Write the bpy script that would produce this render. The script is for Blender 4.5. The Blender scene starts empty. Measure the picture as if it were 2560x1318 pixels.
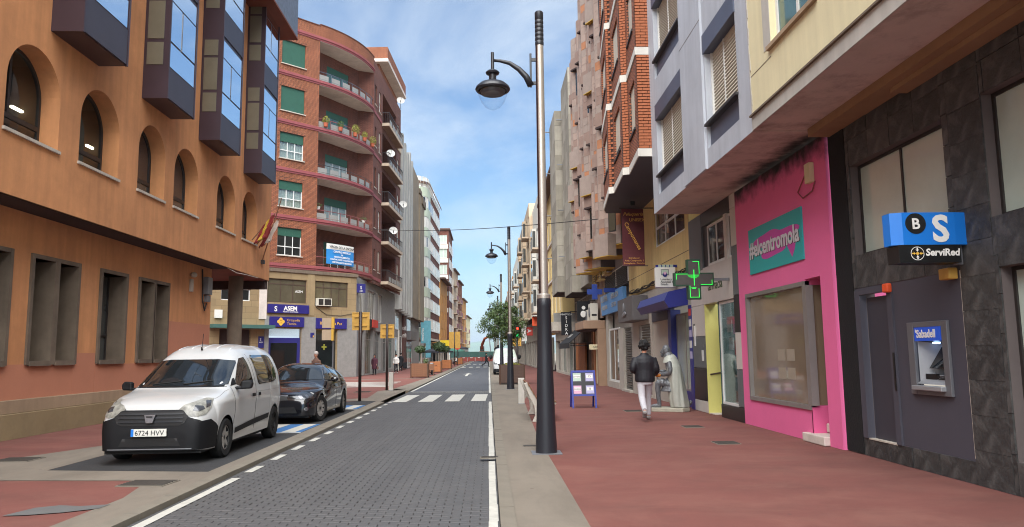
import bpy, bmesh, math, random
from mathutils import Vector, Matrix
from mathutils.bvhtree import BVHTree
random.seed(11)
S = bpy.context.scene
C = S.collection
R = math.radians
# ------------------------------------------------------------------ camera
def make_camera():
    yaw, pitch, roll = R(1.8613), R(6.9205), R(-0.7)
    f = Vector((math.sin(yaw) * math.cos(pitch), math.cos(yaw) * math.cos(pitch), math.sin(pitch)))
    r0 = Vector((math.cos(yaw), -math.sin(yaw), 0)); u0 = r0.cross(f)
    r = r0 * math.cos(roll) + u0 * math.sin(roll); u = u0 * math.cos(roll) - r0 * math.sin(roll)
    cd = bpy.data.cameras.new('camera'); cd.sensor_width = 36; cd.lens = 1856 / 2560 * 36
    cd.clip_start = 0.05; cd.clip_end = 60000
    co = bpy.data.objects.new('camera', cd); C.objects.link(co)
    m = Matrix.Identity(4)
    for i in range(3):
        m[i][0] = r[i]; m[i][1] = u[i]; m[i][2] = -f[i]
    m.translation = (0, 0, 1.6)
    co.matrix_world = m
    S.camera = co
make_camera()
# ------------------------------------------------------------------ sky, sun, exposure
SUN_EL, SUN_AZ = 54, 188          # azimuth clockwise from +Y (the street's direction)
def make_world():
    w = bpy.data.worlds.new('World'); S.world = w; w.use_nodes = True
    nt = w.node_tree; nt.nodes.clear(); N = nt.nodes.new; L = nt.links.new
    out = N('ShaderNodeOutputWorld'); bg = N('ShaderNodeBackground'); bg.inputs['Strength'].default_value = 0.05
    sky = N('ShaderNodeTexSky'); sky.sky_type = 'NISHITA'; sky.sun_disc = False
    sky.sun_elevation = R(SUN_EL); sky.sun_rotation = R(SUN_AZ)
    sky.air_density = 1.25; sky.dust_density = 0.6; sky.ozone_density = 2.2
    tc = N('ShaderNodeTexCoord')
    mp = N('ShaderNodeMapping'); mp.inputs['Scale'].default_value = (1.0, 1.0, 2.6); mp.inputs['Location'].default_value = (0.35, 0.2, 0.1)
    L(tc.outputs['Generated'], mp.inputs['Vector'])
    n1 = N('ShaderNodeTexNoise'); n1.inputs['Scale'].default_value = 2.1; n1.inputs['Detail'].default_value = 7; n1.inputs['Roughness'].default_value = 0.58; n1.inputs['Distortion'].default_value = 0.35
    L(mp.outputs['Vector'], n1.inputs['Vector'])
    cr = N('ShaderNodeValToRGB'); cr.color_ramp.elements[0].position = 0.44; cr.color_ramp.elements[1].position = 0.74
    cr.color_ramp.elements[0].color = (0.06, 0.06, 0.06, 1); cr.color_ramp.elements[1].color = (0.9, 0.9, 0.9, 1)
    L(n1.outputs['Fac'], cr.inputs['Fac'])
    mix = N('ShaderNodeMix'); mix.data_type = 'RGBA'
    L(cr.outputs['Color'], mix.inputs['Factor'])
    gain = N('ShaderNodeMix'); gain.data_type = 'RGBA'; gain.blend_type = 'MULTIPLY'; gain.inputs['Factor'].default_value = 1
    gain.inputs['B'].default_value = (0.80, 1.06, 1.28, 1)
    L(sky.outputs['Color'], gain.inputs['A'])
    L(gain.outputs['Result'], mix.inputs['A']); mix.inputs['B'].default_value = (7.0, 7.8, 8.6, 1)
    L(mix.outputs['Result'], bg.inputs['Color']); L(bg.outputs['Background'], out.inputs['Surface'])
make_world()
def make_sun():
    ld = bpy.data.lights.new('sun', 'SUN'); ld.energy = 4.0; ld.angle = R(80); ld.color = (1.0, 0.975, 0.935)
    o = bpy.data.objects.new('sun', ld); C.objects.link(o)
    az, el = R(SUN_AZ), R(SUN_EL)
    d = Vector((math.sin(az) * math.cos(el), math.cos(az) * math.cos(el), math.sin(el)))
    o.rotation_euler = d.to_track_quat('Z', 'Y').to_euler(); o.location = d * 60
make_sun()
S.view_settings.view_transform = 'Standard'; S.view_settings.look = 'None'
S.view_settings.exposure = 1.38; S.view_settings.gamma = 1; S.view_settings.use_curve_mapping = False
S.render.engine = 'CYCLES'
S.cycles.max_bounces = 6; S.cycles.diffuse_bounces = 3; S.cycles.glossy_bounces = 3; S.cycles.transparent_max_bounces = 8
S.cycles.use_denoising = True; S.cycles.filter_width = 1.05
# ------------------------------------------------------------------ materials
def lin(c):
    if isinstance(c, str):
        c = [int(c[i:i + 2], 16) / 255 for i in (0, 2, 4)]
        return tuple(x / 12.92 if x <= 0.04045 else ((x + 0.055) / 1.055) ** 2.4 for x in c)
    return tuple(c)
M = {}
def mat(name, col, rough=0.8, var=0.12, scale=1.5, bump=0.0, bscale=60, metal=0.0, coat=0.0, spec=0.5, emit=None, estr=0, streak=0.0, dirt=None, dscale=0.8, damt=0.5):
    """Principled material: base colour with two scales of noise, optional rain streaks and dirt blotches."""
    m = bpy.data.materials.new(name); m.use_nodes = True; M[name] = m
    nt = m.node_tree; N = nt.nodes.new; L = nt.links.new
    b = nt.nodes['Principled BSDF']
    c = lin(col)
    b.inputs['Roughness'].default_value = rough; b.inputs['Metallic'].default_value = metal
    b.inputs['Coat Weight'].default_value = coat; b.inputs['Coat Roughness'].default_value = 0.04
    b.inputs['Specular IOR Level'].default_value = spec
    b.inputs['Base Color'].default_value = (*c, 1)
    if emit is not None:
        b.inputs['Emission Color'].default_value = (*lin(emit), 1); b.inputs['Emission Strength'].default_value = estr
    if var > 0 or bump > 0 or streak > 0 or dirt:
        tc = N('ShaderNodeTexCoord')
    if var > 0:
        n = N('ShaderNodeTexNoise'); n.inputs['Scale'].default_value = scale; n.inputs['Detail'].default_value = 6; n.inputs['Roughness'].default_value = 0.65
        L(tc.outputs['Object'], n.inputs['Vector'])
        mr = N('ShaderNodeMapRange'); mr.inputs['From Min'].default_value = 0.3; mr.inputs['From Max'].default_value = 0.7
        mr.inputs['To Min'].default_value = 1 - var; mr.inputs['To Max'].default_value = 1 + var
        L(n.outputs['Fac'], mr.inputs['Value'])
        src = mr.outputs['Result']
        if streak > 0:
            mp = N('ShaderNodeMapping'); mp.inputs['Scale'].default_value = (3.2, 3.2, 0.22)
            L(tc.outputs['Object'], mp.inputs['Vector'])
            n2 = N('ShaderNodeTexNoise'); n2.inputs['Scale'].default_value = 1.6; n2.inputs['Detail'].default_value = 5
            L(mp.outputs['Vector'], n2.inputs['Vector'])
            m2 = N('ShaderNodeMapRange'); m2.inputs['From Min'].default_value = 0.35; m2.inputs['From Max'].default_value = 0.7
            m2.inputs['To Min'].default_value = 1; m2.inputs['To Max'].default_value = 1 - streak
            L(n2.outputs['Fac'], m2.inputs['Value'])
            mm = N('ShaderNodeMath'); mm.operation = 'MULTIPLY'; L(src, mm.inputs[0]); L(m2.outputs['Result'], mm.inputs[1]); src = mm.outputs[0]
        vm = N('ShaderNodeVectorMath'); vm.operation = 'SCALE'; vm.inputs[0].default_value = c
        L(src, vm.inputs['Scale'])
        col_out = vm.outputs['Vector']
        if dirt:
            n3 = N('ShaderNodeTexNoise'); n3.inputs['Scale'].default_value = dscale; n3.inputs['Detail'].default_value = 8; n3.inputs['Roughness'].default_value = 0.7
            L(tc.outputs['Object'], n3.inputs['Vector'])
            m3 = N('ShaderNodeMapRange'); m3.inputs['From Min'].default_value = 0.48; m3.inputs['From Max'].default_value = 0.75; m3.inputs['To Max'].default_value = damt
            L(n3.outputs['Fac'], m3.inputs['Value'])
            mx = N('ShaderNodeMix'); mx.data_type = 'RGBA'; L(m3.outputs['Result'], mx.inputs['Factor']); L(col_out, mx.inputs['A']); mx.inputs['B'].default_value = (*lin(dirt), 1)
            col_out = mx.outputs['Result']
        L(col_out, b.inputs['Base Color'])
    if bump > 0:
        nb = N('ShaderNodeTexNoise'); nb.inputs['Scale'].default_value = bscale; nb.inputs['Detail'].default_value = 4
        L(tc.outputs['Object'], nb.inputs['Vector'])
        bp = N('ShaderNodeBump'); bp.inputs['Strength'].default_value = bump; bp.inputs['Distance'].default_value = 0.02
        L(nb.outputs['Fac'], bp.inputs['Height']); L(bp.outputs['Normal'], b.inputs['Normal'])
    return m
def brickmat(name, c1, c2, mortar, bw=0.25, bh=0.07, gap=0.012, bump=0.4, var=0.25, offset=0.5, rough=0.85):
    """Coursed masonry on the mesh's metric UVs."""
    m = bpy.data.materials.new(name); m.use_nodes = True; M[name] = m
    nt = m.node_tree; N = nt.nodes.new; L = nt.links.new; b = nt.nodes['Principled BSDF']
    b.inputs['Roughness'].default_value = rough
    uv = N('ShaderNodeUVMap'); uv.uv_map = 'UVMap'
    t = N('ShaderNodeTexBrick'); t.offset = offset
    t.inputs['Scale'].default_value = 1; t.inputs['Brick Width'].default_value = bw; t.inputs['Row Height'].default_value = bh
    t.inputs['Mortar Size'].default_value = gap; t.inputs['Mortar Smooth'].default_value = 0.2; t.inputs['Bias'].default_value = 0.0
    t.inputs['Color1'].default_value = (*lin(c1), 1); t.inputs['Color2'].default_value = (*lin(c2), 1); t.inputs['Mortar'].default_value = (*lin(mortar), 1)
    L(uv.outputs['UV'], t.inputs['Vector'])
    tc = N('ShaderNodeTexCoord'); n = N('ShaderNodeTexNoise'); n.inputs['Scale'].default_value = 1.1; n.inputs['Detail'].default_value = 6
    L(tc.outputs['Object'], n.inputs['Vector'])
    mr = N('ShaderNodeMapRange'); mr.inputs['From Min'].default_value = 0.3; mr.inputs['From Max'].default_value = 0.7; mr.inputs['To Min'].default_value = 1 - var; mr.inputs['To Max'].default_value = 1 + var * 0.6
    L(n.outputs['Fac'], mr.inputs['Value'])
    vm = N('ShaderNodeVectorMath'); vm.operation = 'SCALE'; L(t.outputs['Color'], vm.inputs[0]); L(mr.outputs['Result'], vm.inputs['Scale'])
    L(vm.outputs['Vector'], b.inputs['Base Color'])
    bp = N('ShaderNodeBump'); bp.invert = True; bp.inputs['Strength'].default_value = bump; bp.inputs['Distance'].default_value = 0.02
    L(t.outputs['Fac'], bp.inputs['Height']); L(bp.outputs['Normal'], b.inputs['Normal'])
    return m
def glassmat(name, tint=(0.8, 0.85, 0.85), refl=0.16, rough=0.02):
    """Thin clear pane: tinted see-through with Fresnel reflection."""
    m = bpy.data.materials.new(name); m.use_nodes = True; M[name] = m
    nt = m.node_tree; nt.nodes.clear(); N = nt.nodes.new; L = nt.links.new
    o = N('ShaderNodeOutputMaterial'); mx = N('ShaderNodeMixShader'); t = N('ShaderNodeBsdfTransparent'); g = N('ShaderNodeBsdfGlossy')
    t.inputs['Color'].default_value = (*tint, 1); g.inputs['Roughness'].default_value = rough
    lw = N('ShaderNodeLayerWeight'); lw.inputs['Blend'].default_value = 0.5
    pw = N('ShaderNodeMath'); pw.operation = 'POWER'; pw.inputs[1].default_value = 4; L(lw.outputs['Facing'], pw.inputs[0])
    ma = N('ShaderNodeMath'); ma.operation = 'MULTIPLY_ADD'; ma.inputs[1].default_value = 0.3 + refl * 3; ma.inputs[2].default_value = 0.03 + refl * 0.3; L(pw.outputs[0], ma.inputs[0])
    L(ma.outputs[0], mx.inputs['Fac']); L(t.outputs[0], mx.inputs[1]); L(g.outputs[0], mx.inputs[2]); L(mx.outputs[0], o.inputs['Surface'])
    return m
# ------------------------------------------------------------------ object helpers
def loc_of(o):
    p = Vector((0, 0, 0))
    while o is not None:
        if o.type == 'EMPTY': return p + Vector(o.location)
        o = o.parent
    return p
def adopt(o, parent):
    if parent is not None:
        o.parent = parent
        if parent.type == 'EMPTY':
            o.matrix_parent_inverse = Matrix.Translation(-Vector(parent.location))
def tag(o, label=None, cat=None, group=None, kind=None):
    if label: o['label'] = label
    if cat: o['category'] = cat
    if group: o['group'] = group
    if kind: o['kind'] = kind
    return o
def thing(name, label, cat, loc=(0, 0, 0), group=None):
    o = bpy.data.objects.new(name, None); C.objects.link(o); o.location = loc; o.empty_display_size = 0.3
    return tag(o, label, cat, group)
def children(o): return [c for c in C.objects if c.parent == o]
KIDS = {}
def copy_tree(o, parent=None):
    c = o.copy(); C.objects.link(c)
    if parent is not None:
        c.parent = parent; c.matrix_parent_inverse = o.matrix_parent_inverse.copy()
    for ch in list(o.children): copy_tree(ch, c)
    return c
class Fr:
    """Facade frame: a runs along the wall, z up, d out of the wall."""
    def __init__(s, o, u, n=None):
        s.o = Vector((o[0], o[1], 0)); s.u = Vector((u[0], u[1], 0)).normalized()
        s.n = Vector((n[0], n[1], 0)).normalized() if n else Vector((s.u.y, -s.u.x, 0))
    def p(s, a, z, d=0.0):
        q = s.o + s.u * a + s.n * d; return (q.x, q.y, z)
def FX(x, out): return Fr((x, 0), (0, 1), (out, 0))       # wall along the street at x, facing out (+1 / -1)
def FY(y, out): return Fr((0, y), (1, 0), (0, out))
class MB:
    def __init__(s): s.v = []; s.f = []; s.uvs = {}
    def add(s, vs, fs, uv=None):
        k = len(s.v); s.v += [tuple(v) for v in vs]
        for i, f in enumerate(fs):
            if uv: s.uvs[len(s.f)] = uv[i]
            s.f.append(tuple(k + j for j in f))
        return s
    def quad(s, a, b, c, d, uv=None): return s.add([a, b, c, d], [(0, 1, 2, 3)], [uv] if uv else None)
    def box(s, x0, x1, y0, y1, z0, z1):
        return s.add([(x0, y0, z0), (x1, y0, z0), (x1, y1, z0), (x0, y1, z0), (x0, y0, z1), (x1, y0, z1), (x1, y1, z1), (x0, y1, z1)],
                     [(0, 3, 2, 1), (4, 5, 6, 7), (0, 1, 5, 4), (1, 2, 6, 5), (2, 3, 7, 6), (3, 0, 4, 7)])
    def fbox(s, fr, a0, a1, z0, z1, d0, d1):
        P = fr.p
        vs = [P(a0, z0, d0), P(a1, z0, d0), P(a1, z0, d1), P(a0, z0, d1), P(a0, z1, d0), P(a1, z1, d0), P(a1, z1, d1), P(a0, z1, d1)]
        fs = [(0, 3, 2, 1), (4, 5, 6, 7), (0, 1, 5, 4), (1, 2, 6, 5), (2, 3, 7, 6), (3, 0, 4, 7)]
        if (fr.u.cross(fr.n)).z < 0: fs = [f[::-1] for f in fs]
        return s.add(vs, fs)
    def prism(s, poly, vec):
        n = len(poly); v = Vector(vec)
        vs = [tuple(p) for p in poly] + [tuple(Vector(p) + v) for p in poly]
        return s.add(vs, [tuple(range(n))[::-1], tuple(range(n, 2 * n))] + [(i, (i + 1) % n, n + (i + 1) % n, n + i) for i in range(n)])
    def cyl(s, p0, p1, r0, r1=None, n=12, caps=True):
        p0 = Vector(p0); p1 = Vector(p1); r1 = r0 if r1 is None else r1
        d = (p1 - p0).normalized(); e = d.orthogonal().normalized(); g = d.cross(e)
        vs = []
        for p, r in ((p0, r0), (p1, r1)):
            for i in range(n):
                t = 2 * math.pi * i / n; vs.append(tuple(p + e * (r * math.cos(t)) + g * (r * math.sin(t))))
        fs = [(i, (i + 1) % n, n + (i + 1) % n, n + i) for i in range(n)]
        if caps: fs += [tuple(range(n))[::-1], tuple(range(n, 2 * n))]
        return s.add(vs, fs)
    def tube(s, pts, r, n=8, radii=None):
        pts = [Vector(p) for p in pts]; k = len(pts); vs = []
        e = None
        for i, p in enumerate(pts):
            d = (pts[min(i + 1, k - 1)] - pts[max(i - 1, 0)]).normalized()
            if e is None: e = d.orthogonal().normalized()
            else: e = (e - d * e.dot(d)).normalized()
            g = d.cross(e); rr = radii[i] if radii else r
            for j in range(n):
                t = 2 * math.pi * j / n; vs.append(tuple(p + e * (rr * math.cos(t)) + g * (rr * math.sin(t))))
        fs = [(i * n + j, i * n + (j + 1) % n, (i + 1) * n + (j + 1) % n, (i + 1) * n + j) for i in range(k - 1) for j in range(n)]
        fs += [tuple(range(n))[::-1], tuple(range((k - 1) * n, k * n))]
        return s.add(vs, fs)
    def lathe(s, c, prof, n=24, axis='z'):
        vs = []; c = Vector(c)
        for r, h in prof:
            for j in range(n):
                t = 2 * math.pi * j / n; a, b = r * math.cos(t), r * math.sin(t)
                q = {'z': (a, b, h), 'x': (h, a, b), 'y': (a, h, b)}[axis]
                vs.append(tuple(c + Vector(q)))
        k = len(prof)
        fs = [(i * n + j, i * n + (j + 1) % n, (i + 1) * n + (j + 1) % n, (i + 1) * n + j) for i in range(k - 1) for j in range(n)]
        return s.add(vs, fs)
    def ball(s, c, r, n=10, m=7, sq=(1, 1, 1)):
        vs = []; fs = []
        for i in range(m + 1):
            t = math.pi * i / m
            for j in range(n):
                p = 2 * math.pi * j / n
                vs.append((c[0] + r * sq[0] * math.sin(t) * math.cos(p), c[1] + r * sq[1] * math.sin(t) * math.sin(p), c[2] + r * sq[2] * math.cos(t)))
        for i in range(m):
            for j in range(n): fs.append((i * n + j, (i + 1) * n + j, (i + 1) * n + (j + 1) % n, i * n + (j + 1) % n))
        return s.add(vs, fs)
    def mesh(s, name, smooth=False):
        me = bpy.data.meshes.new(name); me.from_pydata(s.v, [], s.f); me.update()
        ul = me.uv_layers.new(name='UVMap'); data = ul.data; vv = s.v
        for pi, pl in enumerate(me.polygons):
            if pi in s.uvs:
                for k, li in enumerate(pl.loop_indices): data[li].uv = s.uvs[pi][k]
                continue
            n = pl.normal
            if abs(n.z) > 0.8:
                for li in pl.loop_indices:
                    p = vv[me.loops[li].vertex_index]; data[li].uv = (p[0], p[1])
            else:
                tx, ty = -n.y, n.x; l = math.hypot(tx, ty) or 1; tx /= l; ty /= l
                for li in pl.loop_indices:
                    p = vv[me.loops[li].vertex_index]; data[li].uv = (p[0] * tx + p[1] * ty, p[2])
        if smooth: me.polygons.foreach_set('use_smooth', [True] * len(me.polygons))
        return me
    def build(s, name, m, parent=None, smooth=False, bevel=0, auto=None, label=None):
        me = s.mesh(name, smooth or auto is not None); me.materials.append(M[m])
        o = bpy.data.objects.new(name, me); C.objects.link(o); adopt(o, parent)
        if auto is not None: me.set_sharp_from_angle(angle=R(auto))
        if bevel:
            b = o.modifiers.new('bevel', 'BEVEL'); b.width = bevel; b.segments = 2; b.limit_method = 'ANGLE'
        if label: o['label'] = label
        return o
def boxpart(name, m, parent, fr, a0, a1, z0, z1, d0, d1, bevel=0, label=None):
    return MB().fbox(fr, a0, a1, z0, z1, d0, d1).build(name, m, parent, bevel=bevel, label=label)
def piece(name, me, parent, loc, rz=0.0):
    o = bpy.data.objects.new(name, me); C.objects.link(o); o.location = loc; o.rotation_euler.z = rz; adopt(o, parent); return o
class Rest:
    """Pieces past the first 300: real geometry joined into one part of kind stuff."""
    def __init__(s): s.v = []; s.f = []; s.m = []; s.names = []; s.n = 0
    def add(s, me, mname, loc, rz):
        if mname not in s.names: s.names.append(mname)
        k = len(s.v); c, q = math.cos(rz), math.sin(rz)
        s.v += [(loc[0] + v.co.x * c - v.co.y * q, loc[1] + v.co.x * q + v.co.y * c, loc[2] + v.co.z) for v in me.vertices]
        for p in me.polygons: s.f.append([k + i for i in p.vertices]); s.m.append(s.names.index(mname))
    def put(s, name, me, mname, kid, loc, rz):
        s.n += 1
        if s.n <= 300: piece(name, me, kid, loc, rz)
        else: s.add(me, mname, loc, rz)
    def done(s, name, parent):
        if not s.f: return
        me = bpy.data.meshes.new(name); me.from_pydata(s.v, [], s.f)
        for n in s.names: me.materials.append(M[n])
        me.polygons.foreach_set('material_index', s.m); o = bpy.data.objects.new(name, me); C.objects.link(o); adopt(o, parent); o['kind'] = 'stuff'
def text(parent, body, m, fr_loc, fr_right, fr_up, size, ext=0.004, align='LEFT', bold=0.0, name='lettering', shear=0.0, xs=1.0):
    """Flat lettering standing on a surface: fr_right / fr_up give its baseline and upright directions."""
    cu = bpy.data.curves.new(name, 'FONT'); cu.body = body; cu.size = size; cu.extrude = ext; cu.align_x = align; cu.offset = bold; cu.shear = shear; cu.resolution_u = 3
    tmp = bpy.data.objects.new('lettering_curve', cu); me = bpy.data.meshes.new_from_object(tmp); bpy.data.objects.remove(tmp); bpy.data.curves.remove(cu)
    me.name = name; me.materials.clear(); me.materials.append(M[m])
    o = bpy.data.objects.new(name, me); C.objects.link(o)
    r = Vector(fr_right).normalized(); u = Vector(fr_up).normalized(); n = r.cross(u)
    mw = Matrix.Identity(4)
    for i in range(3): mw[i][0] = r[i] * xs; mw[i][1] = u[i]; mw[i][2] = n[i]
    mw.translation = fr_loc
    adopt(o, parent); o.matrix_basis = mw
    return o
def wall(parent, fr, a0, a1, z0, z1, ops, m, depth=0.2, name='wall', d=0.0, label=None, thick=None, uvu=None):
    """Front skin with rectangular openings (a0,a1,z0,z1[,depth]) and their reveals."""
    b = MB()
    As = sorted({a0, a1, *[max(a0, min(a1, x)) for o in ops for x in o[:2]]}); Zs = sorted({z0, z1, *[max(z0, min(z1, x)) for o in ops for x in o[2:4]]})
    P = fr.p; flip = (fr.u.cross(fr.n)).z > 0
    def q(p1, p2, p3, p4):
        b.quad(p1, p2, p3, p4) if not flip else b.quad(p4, p3, p2, p1)
    for i in range(len(As) - 1):
        for j in range(len(Zs) - 1):
            ca, cz = (As[i] + As[i + 1]) / 2, (Zs[j] + Zs[j + 1]) / 2
            if any(o[0] < ca < o[1] and o[2] < cz < o[3] for o in ops): continue
            q(P(As[i], Zs[j], d), P(As[i + 1], Zs[j], d), P(As[i + 1], Zs[j + 1], d), P(As[i], Zs[j + 1], d))
    for o in ops:
        dp = o[4] if len(o) > 4 else depth
        A0, A1, Z0, Z1 = o[:4]; e = d - dp
        q(P(A0, Z0, d), P(A0, Z1, d), P(A0, Z1, e), P(A0, Z0, e)); q(P(A1, Z1, d), P(A1, Z0, d), P(A1, Z0, e), P(A1, Z1, e))
        q(P(A0, Z1, d), P(A1, Z1, d), P(A1, Z1, e), P(A0, Z1, e)); q(P(A1, Z0, d), P(A0, Z0, d), P(A0, Z0, e), P(A1, Z0, e))
    if thick:                                  # ends, top and a back so that no light leaks through
        q(P(a0, z0, d - thick), P(a0, z0, d), P(a0, z1, d), P(a0, z1, d - thick)); q(P(a1, z0, d), P(a1, z0, d - thick), P(a1, z1, d - thick), P(a1, z1, d))
        q(P(a0, z1, d), P(a1, z1, d), P(a1, z1, d - thick), P(a0, z1, d - thick)); q(P(a1, z0, d), P(a0, z0, d), P(a0, z0, d - thick), P(a1, z0, d - thick))
    return b.build(name, m, parent, label=label)
def window(parent, fr, a0, a1, z0, z1, d=-0.12, fw=0.05, cols=2, rows=(), fm='frame_white', pm='glass_dark', sill=None, shutter=None, curtain=None, back=None, dep=0.05, name='window', colrows=None):
    """A window part: frame with mullions; panes, sill, roller shutter and curtain are its pieces."""
    b = MB()
    b.fbox(fr, a0, a1, z0, z0 + fw, d - dep, d); b.fbox(fr, a0, a1, z1 - fw, z1, d - dep, d)
    b.fbox(fr, a0, a0 + fw, z0 + fw, z1 - fw, d - dep, d); b.fbox(fr, a1 - fw, a1, z0 + fw, z1 - fw, d - dep, d)
    xs = [a0 + fw + (a1 - a0 - 2 * fw) * i / cols for i in range(cols + 1)]
    zs = [z0 + fw] + [z0 + (z1 - z0) * r for r in rows] + [z1 - fw]
    for zz in zs[1:-1]: b.fbox(fr, a0 + fw, a1 - fw, zz - fw / 2, zz + fw / 2, d - dep * 0.9, d - 0.003)
    for x in xs[1:-1]: b.fbox(fr, x - fw / 2, x + fw / 2, z0 + fw, z1 - fw, d - dep * 0.8, d - 0.006)
    w = b.build(name, fm, parent)
    for i in range(cols):
        for j in range(len(zs) - 1):
            MB().fbox(fr, xs[i], xs[i + 1], zs[j], zs[j + 1], d - dep * 0.7, d - dep * 0.45).build('pane', pm, w)
    if sill: MB().fbox(fr, a0 - 0.08, a1 + 0.08, z0 - 0.07, z0 - 0.004, d, sill[1]).build('sill', sill[0], w)
    if shutter:
        zt = z1; zb = z1 - (z1 - z0) * shutter[1]; hh = shutter[2] if len(shutter) > 2 else 0.06; n = max(1, int((zt - zb) / hh))
        bb = MB()
        for k in range(n):
            t0 = zb + (zt - zb) * k / n; t1 = zb + (zt - zb) * (k + 1) / n
            bb.fbox(fr, a0 + 0.01, a1 - 0.01, t0 + 0.004, t1, d + 0.006, d + 0.022)
        bb.build('shutter', shutter[0], w)
    if curtain:
        bb = MB(); n = max(6, int((a1 - a0) / 0.07)); P = fr.p; dd = d - dep - 0.06
        for k in range(n):
            x0 = a0 + (a1 - a0) * k / n; x1 = a0 + (a1 - a0) * (k + 1) / n
            e0 = 0.02 * math.sin(k * 2.1) + 0.01 * math.sin(k * 0.7); e1 = 0.02 * math.sin((k + 1) * 2.1) + 0.01 * math.sin((k + 1) * 0.7)
            bb.quad(P(x0, z0, dd + e0), P(x1, z0, dd + e1), P(x1, z1, dd + e1), P(x0, z1, dd + e0))
        bb.build('curtain', curtain, w)
    if back: MB().fbox(fr, a0 - 0.02, a1 + 0.02, z0 - 0.02, z1 + 0.02, d - dep - back[1] - 0.05, d - dep - back[1]).build('room_back', back[0], w)
    return w
# ------------------------------------------------------------------ material list
mat('red_pave', '71423a', 0.9, 0.13, 0.55, 0.15, 140, dirt='593c34', dscale=0.7, damt=0.6, streak=0.0)
mat('concrete_pave', '797064', 0.9, 0.13, 0.8, 0.15, 150, dirt='5d564c', dscale=1.6, damt=0.5)
mat('kerb', '756e62', 0.88, 0.15, 2.5, 0.15, 120, dirt='6f685e', dscale=2, damt=0.5)
mat('kerb_yellowish', '927f5e', 0.9, 0.12, 1.2, 0.15, 120, dirt='7c6e56', dscale=1.5, damt=0.55)
mat('asphalt', '303031', 0.92, 0.2, 2.2, 0.35, 220, dirt='3f3f40', dscale=1.2, damt=0.6)
mat('ground_far', '8a8172', 0.95, 0.2, 0.05)
mat('hill', '5f7f4a', 0.95, 0.3, 0.0015)
mat('paver', '4c4b4b', 0.62, 0.10, 1.4, 0.2, 180, dirt='555250', dscale=0.7, damt=0.35)
mat('paver_joint', '414141', 0.95, 0.1)
mat('paint_white', 'b5b3aa', 0.8, 0.12, 6, 0.1, 150, dirt='8c8a83', dscale=5, damt=0.45)
mat('paint_blue', '35679b', 0.8, 0.12, 6, 0.1, 150)
mat('grate', '4a4540', 0.7, 0.2, 8, metal=0.3)
brickmat('paver_far', '494a4e', '525357', '343435', bw=0.2, bh=0.1, gap=0.006, bump=0.15, var=0.12, rough=0.65)
mat('orange', 'd09160', 0.9, 0.13, 0.7, 0.25, 70, streak=0.16, dirt='a36f48', dscale=0.6, damt=0.55)
mat('salmon', 'bb7c60', 0.9, 0.06, 0.9, 0.12, 90)
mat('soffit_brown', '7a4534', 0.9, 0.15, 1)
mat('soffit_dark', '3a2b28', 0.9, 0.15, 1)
mat('concrete_dark', '6f6152', 0.9, 0.2, 2, 0.25, 60, streak=0.2)
mat('concrete_band', 'a58d72', 0.9, 0.15, 1.2, 0.2, 80, streak=0.15)
mat('bay_metal', '3b2b33', 0.42, 0.12, 1.2, spec=0.6)
mat('bay_front', '413e48', 0.5, 0.10, 1.2)
mat('glass_mirror', 'e6edf2', 0.03, 0.0, metal=1.0)
mat('glass_dark', '1a1d1e', 0.04, 0.25, 0.8, spec=0.9)
mat('glass_grey', '4a4c4a', 0.06, 0.3, 0.6, spec=0.9)
mat('glass_pale', 'aebaae', 0.07, 0.18, 0.35, spec=0.7)
mat('glass_green', '3f5f58', 0.05, 0.3, 0.6, spec=0.9)
mat('glass_paper', '7b6b57', 0.1, 0.14, 0.8, spec=0.55, coat=0.6)
mat('glass_warm', '57503f', 0.06, 0.25, 0.7, spec=0.8)
mat('blind', '6d6858', 0.35, 0.12, 1.5, coat=0.4)
glassmat('glass_clear')
glassmat('glass_lamp', tint=(0.93, 0.96, 0.98), refl=0.0)
mat('room_dark', '2a2624', 0.95, 0.2, 1.5)
mat('room_warm', '37322c', 0.95, 0.2, 1.5)
mat('tube_light', 'ffffff', 0.5, 0, emit='fff3d0', estr=3)
mat('slate', '6c7684', 0.7, 0.2, 6, 0.9, 18)
mat('stone_sill', 'b9b0a2', 0.8, 0.15, 3)
mat('frame_dark', '2c2725', 0.5, 0.1)
mat('frame_white', 'd6d5d0', 0.5, 0.06)
mat('frame_grey', '8f8a86', 0.4, 0.08, metal=0.4)
mat('frame_brown', '4a382d', 0.6, 0.15)
brickmat('brick_orange', '935638', 'a36545', '462c22', bw=0.27, bh=0.09, gap=0.013, var=0.18)
brickmat('brick_dark', '6f3f31', '7e4e3e', '3a251f', bw=0.27, bh=0.09, gap=0.012, var=0.2)
brickmat('brick_red', '9c5838', 'ad6a48', '3f2c25', bw=0.28, bh=0.085, gap=0.018, var=0.15)
mat('band_pink', '8f4a4c', 0.75, 0.12, 2, streak=0.12)
mat('slab_white', 'cfc4ba', 0.85, 0.12, 1.5, dirt='8f8378', damt=0.4)
mat('shutter_green', '2a5645', 0.6, 0.1, 3)
mat('curtain', 'd4d0c5', 0.9, 0.08, 4)
mat('rail_red', '8a4a48', 0.55, 0.12)
mat('rail_dark', '3c3634', 0.5, 0.12, metal=0.3)
mat('rail_panel', '8b8983', 0.5, 0.12, 2)
mat('rail_blue', '4c5562', 0.5, 0.12)
mat('stone_tan', '94805f', 0.88, 0.14, 1.1, 0.2, 60, streak=0.12, dirt='8f7a5c', damt=0.4)
brickmat('stone_tan_blocks', '96815f', '8b7656', '6e5d45', bw=0.85, bh=0.42, gap=0.008, var=0.1, bump=0.3)
mat('granite', '85837f', 0.75, 0.14, 4, 0.1, 90)
mat('sign_navy', '2a2a6e', 0.45, 0.05)
mat('sign_purple', '27226e', 0.45, 0.05)
mat('sign_blue', '2f86c9', 0.45, 0.05)
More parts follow.
